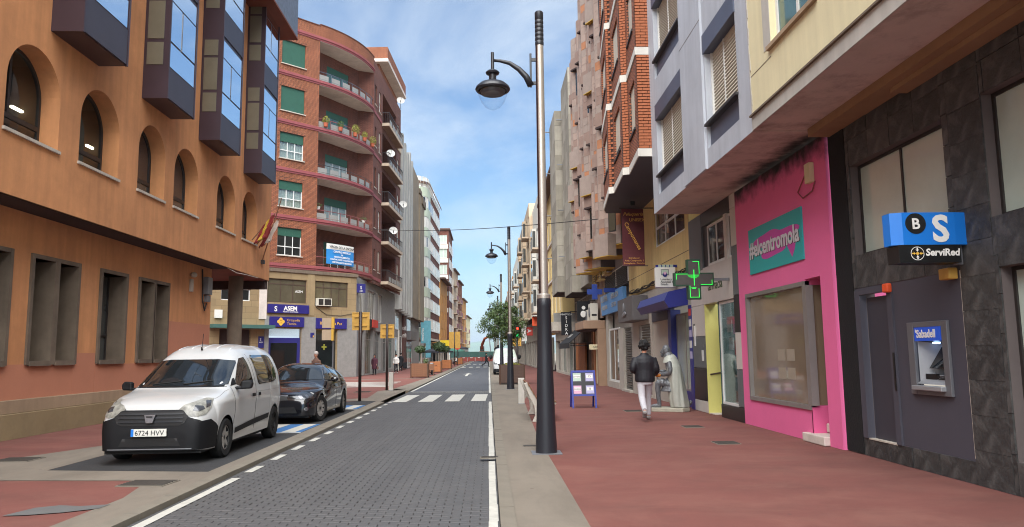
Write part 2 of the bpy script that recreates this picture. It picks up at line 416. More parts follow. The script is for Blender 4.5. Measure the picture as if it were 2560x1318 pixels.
mat('sign_white', 'dcdad2', 0.5, 0.04)
mat('sign_yellow', 'dcae45', 0.55, 0.08)
mat('sign_ochre', 'c79a45', 0.6, 0.12, 4, dirt='94733a', damt=0.4)
mat('sign_black', '131314', 0.4, 0.0)
mat('sign_red', 'c23a2c', 0.5, 0.05)
mat('text_white', 'e6e4de', 0.6, 0)
mat('text_black', '1a1a1c', 0.6, 0)
mat('text_gold', 'd8a24a', 0.6, 0)
mat('text_grey', 'a5a29b', 0.6, 0)
mat('balcony_soffit', '8a705d', 0.9, 0.15, 1.5)
mat('tile_slab', 'b8a58f', 0.8, 0.12, 2)
mat('dish', 'c9c6be', 0.45, 0.06)
mat('concrete_fin', 'a3a19b', 0.85, 0.12, 0.8, 0.15, 60, streak=0.25)
mat('concrete_brown', '8a7b66', 0.9, 0.18, 0.6, 0.3, 40, streak=0.3)
mat('green_panel', 'b0b8a2', 0.6, 0.08, 1)
mat('ochre', 'c08a4a', 0.85, 0.12, 0.5, streak=0.15)
mat('white_render', 'd2cec4', 0.85, 0.08, 0.5, streak=0.12)
mat('beige_render', 'c4ae92', 0.85, 0.1, 0.5, streak=0.15)
mat('roof_brown', '5c4438', 0.85, 0.2, 3, 0.4, 20)
mat('cream', 'ddd2ab', 0.88, 0.08, 0.6, 0.12, 90, streak=0.10)
mat('cream_deep', 'cfb57c', 0.88, 0.1, 0.7, 0.12, 90, streak=0.12)
mat('tile_grey', 'b3b7be', 0.6, 0.09, 1.0, 0.12, 90, streak=0.12)
mat('panel_blue', '4d5364', 0.45, 0.1, 1)
mat('shutter_cream', 'c9c0ae', 0.6, 0.06, 2)
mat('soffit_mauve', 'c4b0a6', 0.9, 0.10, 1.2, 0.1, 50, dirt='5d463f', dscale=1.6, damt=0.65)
mat('soot', '0e0d0d', 0.95, 0.3, 2, 0.3, 30)
mat('beam_tan', '937353', 0.9, 0.12, 1.5, dirt='7b5540', damt=0.5)
mat('slab_fascia', 'b5b0a7', 0.85, 0.12, 1.2, streak=0.15)
mat('slate_tile', '3d3d3c', 0.6, 0.45, 5, 0.9, 14, dirt='62605c', dscale=7, damt=0.6)
mat('slate_tile_b', '363635', 0.6, 0.4, 6.0, 0.9, 14, dirt='5b5855', dscale=6, damt=0.7)
mat('slate_tile_c', '444342', 0.55, 0.4, 4.2, 0.9, 10, dirt='66635f', dscale=6, damt=0.6)
mat('panel_grey', '47464f', 0.6, 0.06, 1.5, 0.06, 120)
mat('atm_grey', '6e6f73', 0.4, 0.08, metal=0.3)
mat('atm_light', '9a9b9d', 0.4, 0.08, metal=0.3)
mat('screen_blue', '1d49b0', 0.3, 0, emit='1d49b0', estr=0.15)
mat('led_blue', '9fc4ff', 0.3, 0, emit='9fc4ff', estr=6)
mat('sabadell_blue', '1676d2', 0.4, 0.03)
mat('pink', 'e2699a', 0.75, 0.05, 0.8, 0.05, 90)
mat('pink_dark', 'd85a8c', 0.75, 0.05, 0.8)
mat('teal', '2aa6a4', 0.5, 0.03)
mat('teal_pink', 'c2459f', 0.5, 0.03)
mat('letter_grey', 'd0cfd2', 0.5, 0.02)
mat('marble_step', 'cabfb4', 0.6, 0.12, 4)
mat('col_white', 'c2bcb4', 0.55, 0.06, 2)
mat('col_grey', '5d6264', 0.45, 0.08, 2)
mat('col_black', '1b1a1b', 0.35, 0.08, 2)
mat('reveal_yellow', 'd6cf78', 0.7, 0.06)
mat('cross_green', '17402a', 0.5, 0.05)
mat('cross_face', '4a4744', 0.4, 0.1, 12)
mat('led_green', '2fe04a', 0.4, 0, emit='20c840', estr=0.9)
mat('lottery_blue', '252b78', 0.4, 0.06)
mat('shutter_metal', '6a665f', 0.5, 0.12, 2, metal=0.2)
mat('stone_grey', 'aba498', 0.85, 0.1, 1.5, 0.1, 90)
mat('box_grey', '5d5959', 0.5, 0.1, 1.5)
mat('bronze', '4c4a48', 0.45, 0.3, 12, 0.4, 40, metal=0.35)
mat('stone_mauve', '8a7e78', 0.85, 0.25, 0.6, 0.3, 25)
mat('stone_a', 'a08a7d', 0.85, 0.12, 3, 0.2, 40)
mat('stone_b', '8c7468', 0.85, 0.12, 3, 0.2, 40)
mat('stone_c', 'a8714f', 0.85, 0.12, 3, 0.2, 40)
mat('stone_d', '96857a', 0.85, 0.12, 3, 0.2, 40)
mat('stone_yellow', 'bf9a3d', 0.8, 0.1, 2)
mat('stone_joint', '5f5654', 0.9, 0.1)
mat('conc_panel', '9b9486', 0.88, 0.16, 0.9, 0.15, 60, streak=0.22)
mat('conc_panel_b', '8a8375', 0.88, 0.16, 0.9, 0.15, 60, streak=0.22)
mat('canopy_tan', '9c7f67', 0.8, 0.12, 2)
mat('ac_white', 'cfcabb', 0.5, 0.06)
mat('cable', '2b2725', 0.8, 0.1)
mat('banner_maroon', '5c2328', 0.7, 0.1, 3)
mat('fabric_black', '17171a', 0.85, 0.15, 4)
mat('lamp_dark', '24252b', 0.38, 0.06, spec=0.5)
mat('lamp_steel', 'b3aaa0', 0.38, 0.05, 2, metal=0.6)
mat('lamp_maroon', '4a3434', 0.35, 0.05, metal=0.6)
mat('lamp_cap', '5b5b61', 0.35, 0.05, metal=0.3)
mat('wood_brown', '7a5238', 0.7, 0.25, 2.5, 0.2, 30)
mat('wood_orange', 'a5673b', 0.7, 0.2, 2.5, 0.2, 30)
mat('planter_dark', '5f4a40', 0.75, 0.15, 2, 0.15, 40)
mat('soil', '8a6a3c', 0.95, 0.3, 10, 0.5, 60)
mat('bark', '6b5a48', 0.9, 0.25, 6, 0.5, 30)
mat('leaf', '4a5f2c', 0.55, 0.35, 2.5)
mat('leaf_dark', '354a26', 0.55, 0.35, 2.5)
mat('leaf_yellow', '8a8a32', 0.55, 0.3, 3)
mat('bollard', 'b9b4ab', 0.7, 0.1, 3)
mat('bench_concrete', 'b5afa4', 0.75, 0.1, 3)
mat('car_white', 'bdbebd', 0.3, 0.03, 1.5, coat=0.8)
mat('car_black', '0f0f13', 0.16, 0.0, coat=1.0)
mat('plastic_black', '101114', 0.6, 0.08, 3, spec=0.3)
mat('plastic_dark', '0d0d0e', 0.6, 0.05)
mat('tyre', '151515', 0.85, 0.1, 5)
mat('rim', 'aaa6a1', 0.45, 0.1, 4, metal=0.25)
mat('chrome', '8f8f92', 0.3, 0.2, 14, metal=0.9)
mat('headlamp', '85847c', 0.4, 0.5, 12, coat=0.3)
mat('headlamp_dark', '44464a', 0.25, 0.4, 12, metal=0.3, coat=0.6)
mat('car_glass', '1c2022', 0.03, 0.35, 1.3, spec=1.0, coat=0.6)
mat('car_glass_rear', '191b18', 0.03, 0.35, 1.8, spec=1.0, coat=0.6)
mat('seam', '2a2a2a', 0.8, 0.0)
mat('seam_light', '8f8f8e', 0.8, 0.0)
mat('plate', 'd5d4cc', 0.5, 0.03)
mat('skin', 'b98268', 0.55, 0.08, 20)
mat('hair_black', '0f0d0c', 0.75, 0.3, 30, 0.6, 60)
mat('hair_grey', 'b5ada6', 0.75, 0.2, 30)
mat('jacket_black', '15151c', 0.6, 0.12, 12, 0.3, 22)
mat('trousers_grey', 'b9b7bb', 0.85, 0.06, 6, 0.15, 20)
mat('trousers_dark', '1b1b20', 0.85, 0.1, 6)
mat('coat_maroon', '4b2230', 0.85, 0.12, 6)
mat('coat_dark', '17191f', 0.85, 0.1, 6)
mat('hoodie_white', 'd0cdc8', 0.85, 0.05, 6)
mat('coat_brown', '6a4d40', 0.85, 0.1, 6)
mat('shoe', '8f8d8a', 0.7, 0.1, 20)
mat('shoe_dark', '191919', 0.7, 0.1)
mat('bag_orange', 'd8893a', 0.6, 0.06)
mat('statue_dark', '66686b', 0.4, 0.35, 16, 0.8, 34, metal=0.25, coat=0.2)
mat('statue_white', 'a9aba0', 0.55, 0.06, 3, coat=0.2)
mat('statue_base', 'a8a493', 0.8, 0.15, 3, 0.2, 60)
mat('aboard_blue', '22308a', 0.45, 0.05)
mat('poster_a', 'cfd0cc', 0.5, 0.12, 9)
mat('poster_pink', 'cf9fb8', 0.5, 0.12, 9)
mat('poster_green', 'aebfae', 0.5, 0.12, 9)
mat('poster_lilac', 'a9a4c4', 0.5, 0.12, 9)
mat('barrier_green', '3b5f57', 0.7, 0.1, 1)
mat('barrier_red', '8f4238', 0.7, 0.1, 1)
mat('excavator', 'a8583a', 0.55, 0.12, 3)
mat('metal_grey', '7c7d80', 0.5, 0.1, metal=0.4)
mat('umbrella_dark', '33343c', 0.85, 0.1)
mat('umbrella_green', '47796a', 0.8, 0.1)
mat('banner_teal', '5a96a3', 0.7, 0.15, 3)
mat('flag_red', '8a2f2c', 0.85, 0.2, 6)
mat('flag_yellow', 'c9a63c', 0.85, 0.15, 6)
mat('flag_white', 'b8a79a', 0.85, 0.15, 6)
mat('terracotta', 'a8583c', 0.85, 0.15, 4)
mat('tl_red', 'ff2a1a', 0.4, 0, emit='ff3020', estr=4)
mat('tl_green', '20c060', 0.4, 0, emit='20d070', estr=3)
mat('brown_panel', '4f2f28', 0.6, 0.1, 1)
mat('yellow_sign_bright', 'e0c21c', 0.5, 0.05)
mat('orange_sign', 'e2572b', 0.5, 0.05)
mat('panel_grey_dark', '3a3941', 0.55, 0.06, 1.5)

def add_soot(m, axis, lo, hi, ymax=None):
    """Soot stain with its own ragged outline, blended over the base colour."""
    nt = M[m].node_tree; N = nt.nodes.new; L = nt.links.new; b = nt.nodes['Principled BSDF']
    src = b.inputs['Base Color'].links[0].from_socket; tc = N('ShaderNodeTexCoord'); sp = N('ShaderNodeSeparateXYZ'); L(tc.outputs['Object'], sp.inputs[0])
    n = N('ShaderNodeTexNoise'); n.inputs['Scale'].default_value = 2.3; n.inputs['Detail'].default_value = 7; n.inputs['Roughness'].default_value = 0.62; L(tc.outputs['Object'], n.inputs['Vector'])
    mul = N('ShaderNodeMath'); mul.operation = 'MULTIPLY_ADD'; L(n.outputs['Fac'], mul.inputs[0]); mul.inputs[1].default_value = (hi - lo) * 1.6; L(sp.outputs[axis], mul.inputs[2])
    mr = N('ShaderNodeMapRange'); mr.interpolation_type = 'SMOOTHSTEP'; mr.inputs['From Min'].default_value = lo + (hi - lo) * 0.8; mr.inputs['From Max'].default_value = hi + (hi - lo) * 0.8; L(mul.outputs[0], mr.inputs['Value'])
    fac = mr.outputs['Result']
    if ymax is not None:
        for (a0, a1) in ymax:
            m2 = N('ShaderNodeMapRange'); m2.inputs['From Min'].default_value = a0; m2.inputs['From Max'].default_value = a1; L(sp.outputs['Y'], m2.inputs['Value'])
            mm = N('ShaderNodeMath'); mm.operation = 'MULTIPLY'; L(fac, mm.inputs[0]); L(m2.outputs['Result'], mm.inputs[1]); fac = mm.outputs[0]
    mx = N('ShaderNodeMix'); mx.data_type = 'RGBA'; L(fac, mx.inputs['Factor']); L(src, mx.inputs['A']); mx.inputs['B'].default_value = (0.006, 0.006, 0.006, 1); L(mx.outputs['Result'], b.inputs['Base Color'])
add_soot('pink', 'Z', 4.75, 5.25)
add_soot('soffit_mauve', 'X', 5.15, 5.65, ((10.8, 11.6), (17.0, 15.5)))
def wear(m, sc, lo, hi, col, amt, spots=True):
    """Stretched wear marks and small spots on a paving material."""
    nt = M[m].node_tree; N = nt.nodes.new; L = nt.links.new; b = nt.nodes['Principled BSDF']
    src = b.inputs['Base Color'].links[0].from_socket; tc = N('ShaderNodeTexCoord'); mp = N('ShaderNodeMapping'); mp.inputs['Scale'].default_value = sc; L(tc.outputs['Object'], mp.inputs['Vector'])
    n = N('ShaderNodeTexNoise'); n.inputs['Scale'].default_value = 1.0; n.inputs['Detail'].default_value = 9; n.inputs['Roughness'].default_value = 0.7; n.inputs['Distortion'].default_value = 0.6; L(mp.outputs['Vector'], n.inputs['Vector'])
    mr = N('ShaderNodeMapRange'); mr.inputs['From Min'].default_value = lo; mr.inputs['From Max'].default_value = hi; mr.inputs['To Max'].default_value = amt; L(n.outputs['Fac'], mr.inputs['Value'])
    mx = N('ShaderNodeMix'); mx.data_type = 'RGBA'; L(mr.outputs['Result'], mx.inputs['Factor']); L(src, mx.inputs['A']); mx.inputs['B'].default_value = (*lin(col), 1); out = mx.outputs['Result']
    if spots:
        v = N('ShaderNodeTexVoronoi'); v.inputs['Scale'].default_value = 1.7; L(tc.outputs['Object'], v.inputs['Vector']); m2 = N('ShaderNodeMapRange'); m2.inputs['From Min'].default_value = 0.05; m2.inputs['From Max'].default_value = 0.035; m2.inputs['To Max'].default_value = 0.5; L(v.outputs['Distance'], m2.inputs['Value'])
        mz = N('ShaderNodeMix'); mz.data_type = 'RGBA'; L(m2.outputs['Result'], mz.inputs['Factor']); L(out, mz.inputs['A']); mz.inputs['B'].default_value = (*lin('4a3c37'), 1); out = mz.outputs['Result']
    L(out, b.inputs['Base Color'])
wear('red_pave', (0.8, 1.1, 1), 0.44, 0.72, '835a4e', 0.5); wear('red_pave', (0.45, 1.5, 1), 0.5, 0.8, '502f29', 0.45, False)
wear('concrete_pave', (1.5, 0.4, 1), 0.45, 0.8, '575047', 0.6); wear('paver', (2.0, 0.12, 1), 0.42, 0.72, '5c5b5a', 0.55, False); wear('asphalt', (1.2, 1.2, 1), 0.5, 0.75, '2c2c2d', 0.6, False); wear('kerb_yellowish', (1.0, 1.0, 2.0), 0.45, 0.75, '7d6a4d', 0.7, False)
wear('orange', (0.7, 0.7, 0.25), 0.48, 0.75, '9c6a49', 0.4, False)
mat('notice_tan', '9a907f', 0.5, 0.1, 8)
mat('metal_dark', '1d1f23', 0.4, 0.08)
mat('patch_grey', '5e5e5d', 0.85, 0.12, 3, 0.1, 90)
mat('glass_arch', '35363a', 0.05, 0.5, 1.6, spec=0.9)
# ------------------------------------------------------------------ ground
RL, RR, RZ = -3.60, 0.10, -0.05          # road edges and its level below the pavements
def sheet(name, poly, z, m, kind='structure'):
    b = MB(); b.add([(x, y, z) for x, y in poly], [tuple(range(len(poly)))])
    o = b.build(name, m); return tag(o, kind=kind)
sheet('ground', [(-9000, -3000), (9000, -3000), (9000, 16000), (-9000, 16000)], -0.30, 'ground_far')
# roadbed, then pavers laid across the street in running bond
road = tag(MB().box(RL, RR, -6, 185, -0.28, RZ - 0.03).build('road', 'paver_joint'), kind='structure')
YP = 34.0
tag(MB().box(RL + 0.001, RR - 0.001, YP, 184.9, RZ - 0.025, RZ).build('road_surface', 'paver_far'), kind='structure')
def paver_mesh(w, h=0.1, name='paver'):
    b = MB(); g = 0.0016; x = w / 2 - 0.0038; y = h / 2 - g; c = 0.004
    top = [(-x + c, -y + c, 0), (x - c, -y + c, 0), (x - c, y - c, 0), (-x + c, y - c, 0)]
    mid = [(-x, -y, -c), (x, -y, -c), (x, y, -c), (-x, y, -c)]; low = [(p[0], p[1], -0.03) for p in mid]
    b.add(top + mid + low, [(0, 1, 2, 3)] + [(4 + i, 4 + (i + 1) % 4, (i + 1) % 4, i) for i in range(4)] + [(8 + i, 8 + (i + 1) % 4, 4 + (i + 1) % 4, 4 + i) for i in range(4)])
    return b
PV = {}
for w in (0.2, 0.1):
    PV[w] = paver_mesh(w).mesh('paver'); PV[w].materials.append(M['paver'])
rest = MB(); cnt = 0
rows = int((YP - 5.0) / 0.1)
for r in range(rows):
    y = 5.0 + r * 0.1 + 0.05
    x = RL; first = (r % 2 == 1)
    while x < RR - 0.01:
        w = 0.1 if first else min(0.2, RR - x)
        first = False
        w = 0.2 if w > 0.15 else 0.1
        cx = x + w / 2; dz = random.uniform(-0.0016, 0.0016)
        if 7.0 < y < 9.0 and cnt < 300:
            piece('paver', PV[w], road, (cx, y, RZ + dz)); cnt += 1
        else:
            k = len(rest.v); g = 0.0016; hx = w / 2 - 0.0038; hy = 0.05 - g; c = 0.004
            for (xx, yy, zz) in ((-hx + c, -hy + c, 0), (hx - c, -hy + c, 0), (hx - c, hy - c, 0), (-hx + c, hy - c, 0), (-hx, -hy, -0.02), (hx, -hy, -0.02), (hx, hy, -0.02), (-hx, hy, -0.02)):
                rest.v.append((cx + xx, y + yy, RZ + dz + zz))
            rest.f += [(k, k + 1, k + 2, k + 3)] + [(k + 4 + i, k + 4 + (i + 1) % 4, k + (i + 1) % 4, k + i) for i in range(4)]
        x += w
tag(rest.build('pavers', 'paver', road), kind='stuff')
# painted lines: strips a few mm above the pavers, broken at the paver courses
def marking(x0, x1, y0, y1, z=RZ + 0.006, m='paint_white', skew=0.0, name='road_marking'):
    b = MB(); n = max(1, int((y1 - y0) / 0.8)) if y1 - y0 < 40 else 30
    for i in range(n):
        a = y0 + (y1 - y0) * i / n; c = y0 + (y1 - y0) * (i + 1) / n
        j0, j1 = random.uniform(-0.006, 0.006), random.uniform(-0.006, 0.006)
        b.quad((x0 + j0, a, z), (x1 + j1, a, z), (x1 + j1 + skew * (c - a), c, z), (x0 + j0 + skew * (c - a), c, z))
    return tag(b.build(name, m), kind='structure')
marking(RR - 0.115, RR - 0.02, -4, 11.75); marking(RR - 0.115, RR - 0.02, 11.95, 26.2); marking(RR - 0.115, RR - 0.02, 32, 180)
marking(RL + 0.07, RL + 0.19, -4, 10.55)
y = 11.05
while y < 27.0:
    marking(RL + 0.07, RL + 0.19, y, y + 0.62); y += 1.27
marking(RL + 0.06, RL + 0.17, 34.0, 180)
for i in range(4):                                                   # zebra bars
    x0 = RL + 0.16 + i * 0.93
    b = MB(); z = RZ + 0.007
    b.quad((x0, 26.6, z), (x0 + 0.52, 26.6, z), (x0 + 0.60, 31.0, z), (x0 + 0.08, 31.0, z)); tag(b.build('zebra_bar', 'paint_white'), kind='structure')
b = MB(); b.quad((RL + 0.2, 33.5, RZ + 0.006), (RR - 0.14, 32.6, RZ + 0.006), (RR - 0.14, 32.85, RZ + 0.006), (RL + 0.2, 33.75, RZ + 0.006)); tag(b.build('stop_line', 'paint_white'), kind='structure')
for k in range(2):
    for i in range(4):
        x0 = RL + 0.2 + i * 0.9; yy = 93 + k * 26
        tag(MB().quad((x0, yy, RZ + 0.007), (x0 + 0.5, yy, RZ + 0.007), (x0 + 0.5, yy + 4, RZ + 0.007), (x0, yy + 4, RZ + 0.007)).build('zebra_bar', 'paint_white'), kind='structure')
b = MB(); z = RZ + 0.007                                              # lane arrow
b.add([(-1.85, 57, z), (-1.65, 57, z), (-1.65, 62, z), (-1.35, 62, z), (-1.75, 65, z), (-2.15, 62, z), (-1.85, 62, z)], [(0, 1, 2, 6), (3, 4, 5), (2, 3, 5, 6)])
tag(b.build('lane_arrow', 'paint_white'), kind='structure')
# kerbs: single stones along both edges
def kerb(x0, x1, y0, y1, m='kerb', name='kerb', step=1.0, z1=0.012):
    root = tag(MB().box(x0 + 0.004, x1 - 0.004, y0, y1, -0.27, -0.02).build(name, 'concrete_dark'), kind='structure')
    n = int((y1 - y0) / step); me = {}
    bb = MB(); w = (x1 - x0) / 2; h = step / 2 - 0.004
    bb.box(-w, w, -h, h, -0.2, 0); mm = bb.mesh('kerb_stone'); mm.materials.append(M[m])
    near = min(n, 60)
    for i in range(near): piece('kerb_stone', mm, root, ((x0 + x1) / 2, y0 + (i + 0.5) * step, z1 + random.uniform(-0.003, 0.003)))
    if n > near: MB().box(x0, x1, y0 + near * step, y1, -0.2, z1).build('kerb_run', m, root)
    return root
kerb(RR, RR + 0.15, 0, 184); kerb(RL - 0.17, RL, 2, 26); kerb(RL - 0.17, RL, 34, 184, z1=0.012)
# drainage channel strip beside the right kerb
# right pavement: concrete strip, then red stamped surface up to the shop fronts
sheet('pavement_strip', [(RR + 0.152, -6), (0.93, -6), (0.93, 14.5), (1.05, 20), (1.2, 26), (1.6, 30), (2.2, 60), (2.2, 184), (RR + 0.152, 184)], 0.0, 'concrete_pave')
sheet('pavement', [(0.5, -6), (9.0, -6), (9.0, 184), (0.5, 184)], -0.004, 'red_pave')
# left side: red pavement, concrete bands, asphalt parking bay
sheet('pavement_left', [(-30, -6), (RL - 0.171, -6), (RL - 0.171, 184), (-30, 184)], -0.012, 'red_pave')
sheet('concrete_apron', [(-4.35, -6), (RL - 0.172, -6), (RL - 0.172, 27.5), (-3.98, 27.5), (-3.98, 10.9), (-6.45, 11.3), (-6.45, 24), (-6.95, 24), (-7.1, 14.6), (-7.9, 12.45), (-9.7, 8.2), (-9.7, 6.0), (-7.7, 9.4), (-6.6, 10.45), (-4.5, 10.22), (-4.25, 9.0)], -0.006, 'concrete_pave')
sheet('parking_bay', [(-3.98, 10.9), (-3.98, 27.3), (-6.45, 26.0), (-6.45, 11.3)], -0.009, 'asphalt')
sheet('pavement_patch', [(-5.05, 8.1), (-4.95, 8.5), (-4.75, 8.62), (-4.5, 8.55), (-4.2, 8.62), (-4.22, 8.4), (-4.5, 8.22), (-4.8, 8.12)], -0.002, 'patch_grey')
# blue and white hatched loading zones in the bay
for (ya, yb) in ((16.2, 18.1), (22.9, 24.6)):
    tag(MB().quad((-6.35, ya, -0.004), (-4.0, ya, -0.004), (-4.0, yb, -0.004), (-6.35, yb, -0.004)).build('hatch_base', 'paint_blue'), kind='structure')
    for i in range(4):
        x = -6.3 + i * 0.62
        tag(MB().quad((x, ya + 0.02, 0.0), (x + 0.3, ya + 0.02, 0.0), (x + 0.3 - 0.5 + 0.55, yb - 0.02, 0.0), (x + 0.05, yb - 0.02, 0.0)).build('hatch_bar', 'paint_white'), kind='structure')
    tag(MB().quad((-6.35, ya - 0.12, -0.003), (-3.99, ya - 0.12, -0.003), (-3.99, ya, -0.003), (-6.35, ya, -0.003)).build('hatch_edge', 'paint_white'), kind='structure')
# side street mouth: raised red table with thin crossing bars and concrete joints
sheet('kerb_apron', [(-6.4, 27.6), (RL - 0.172, 26.6), (RL - 0.172, 34.6), (-4.4, 36), (-5.0, 34.0), (-4.6, 28.6)], -0.003, 'concrete_pave')
sheet('pavement_border', [(-4.6, 34.6), (RL - 0.172, 34.6), (RL - 0.172, 180), (-4.5, 180), (-4.2, 60)], -0.003, 'concrete_pave')
for i in range(5):
    y0 = 38.6 + i * 1.55
    tag(MB().quad((-16, y0, -0.002), (-5.3, y0, -0.002), (-5.3, y0 + 0.75, -0.002), (-16, y0 + 0.75, -0.002)).build('crossing_bar', 'paint_white'), kind='structure')
tag(MB().quad((-17, 48.5, -0.002), (-4.6, 51.0, -0.002), (-4.6, 51.6, -0.002), (-17, 49.2, -0.002)).build('pavement_band', 'concrete_pave'), kind='structure')
# gratings and covers
def cover(x, y, w, l, rz, label, m='grate', bars=7):
    t = thing('drain_cover', label, 'drain cover', (x, y, 0))
    o = MB().box(-w / 2, w / 2, -l / 2, l / 2, -0.01, 0.003).build('frame', 'kerb', None); o.location = (x, y, 0); o.rotation_euler.z = rz; adopt(o, t)
    bm_ = MB(); bm_.box(-w / 2 + 0.02, w / 2 - 0.02, -0.012, 0.012, 0, 0.009); me = bm_.mesh('bar'); me.materials.append(M[m])
    for i in range(bars):
        yy = -l / 2 + 0.04 + (l - 0.08) * i / (bars - 1)
        piece('bar', me, t, (x - math.sin(rz) * yy, y + math.cos(rz) * yy, 0.002), rz)
cover(-4.40, 9.98, 0.62, 0.45, -0.1, 'iron drain grating in front of the white van')
cover(-7.6, 12.5, 0.6, 0.5, 0, 'dark cover plate in the red pavement beside the orange building')
cover(4.15, 13.2, 0.42, 0.42, 0, 'square cover in the red pavement in front of the pink shop')
cover(4.35, 16.1, 0.42, 0.42, 0, 'square cover in the red pavement beyond the pink shop, nearer the statue')
cover(3.95, 20.6, 0.5, 0.5, 0, 'square cover beside the walking man in black jacket')
cover(-5.6, 33.5, 0.7, 0.7, 0, 'dark round-edged cover by the first yellow sign post')
cover(0.0, 11.85, 0.3, 0.16, 0, 'small gully grate interrupting the white edge line')
cover(0.72, 13.2, 0.3, 0.2, 0, 'small cover plate beside the near lamp post base')
# hills on the horizon
b = MB(); n = 90
xs = [-3800 + 7600 * i / n for i in range(n + 1)]
def hz(x): return 185 + 30 * math.sin(x / 800 + 1) + 16 * math.sin(x / 310) + 7 * math.sin(x / 120 + 2)
for i in range(n):
    for (h0, h1, y0, y1) in ((0.0, 0.45, 9000, 9900), (0.45, 0.85, 9900, 10900), (0.85, 1.0, 10900, 11900), (1.0, 0.0, 11900, 14500)):
        b.quad((xs[i], y0, hz(xs[i]) * h0 - 1), (xs[i + 1], y0, hz(xs[i + 1]) * h0 - 1), (xs[i + 1], y1, hz(xs[i + 1]) * h1 - 1), (xs[i], y1, hz(xs[i]) * h1 - 1))
tag(b.build('hills', 'hill', smooth=True), kind='structure')

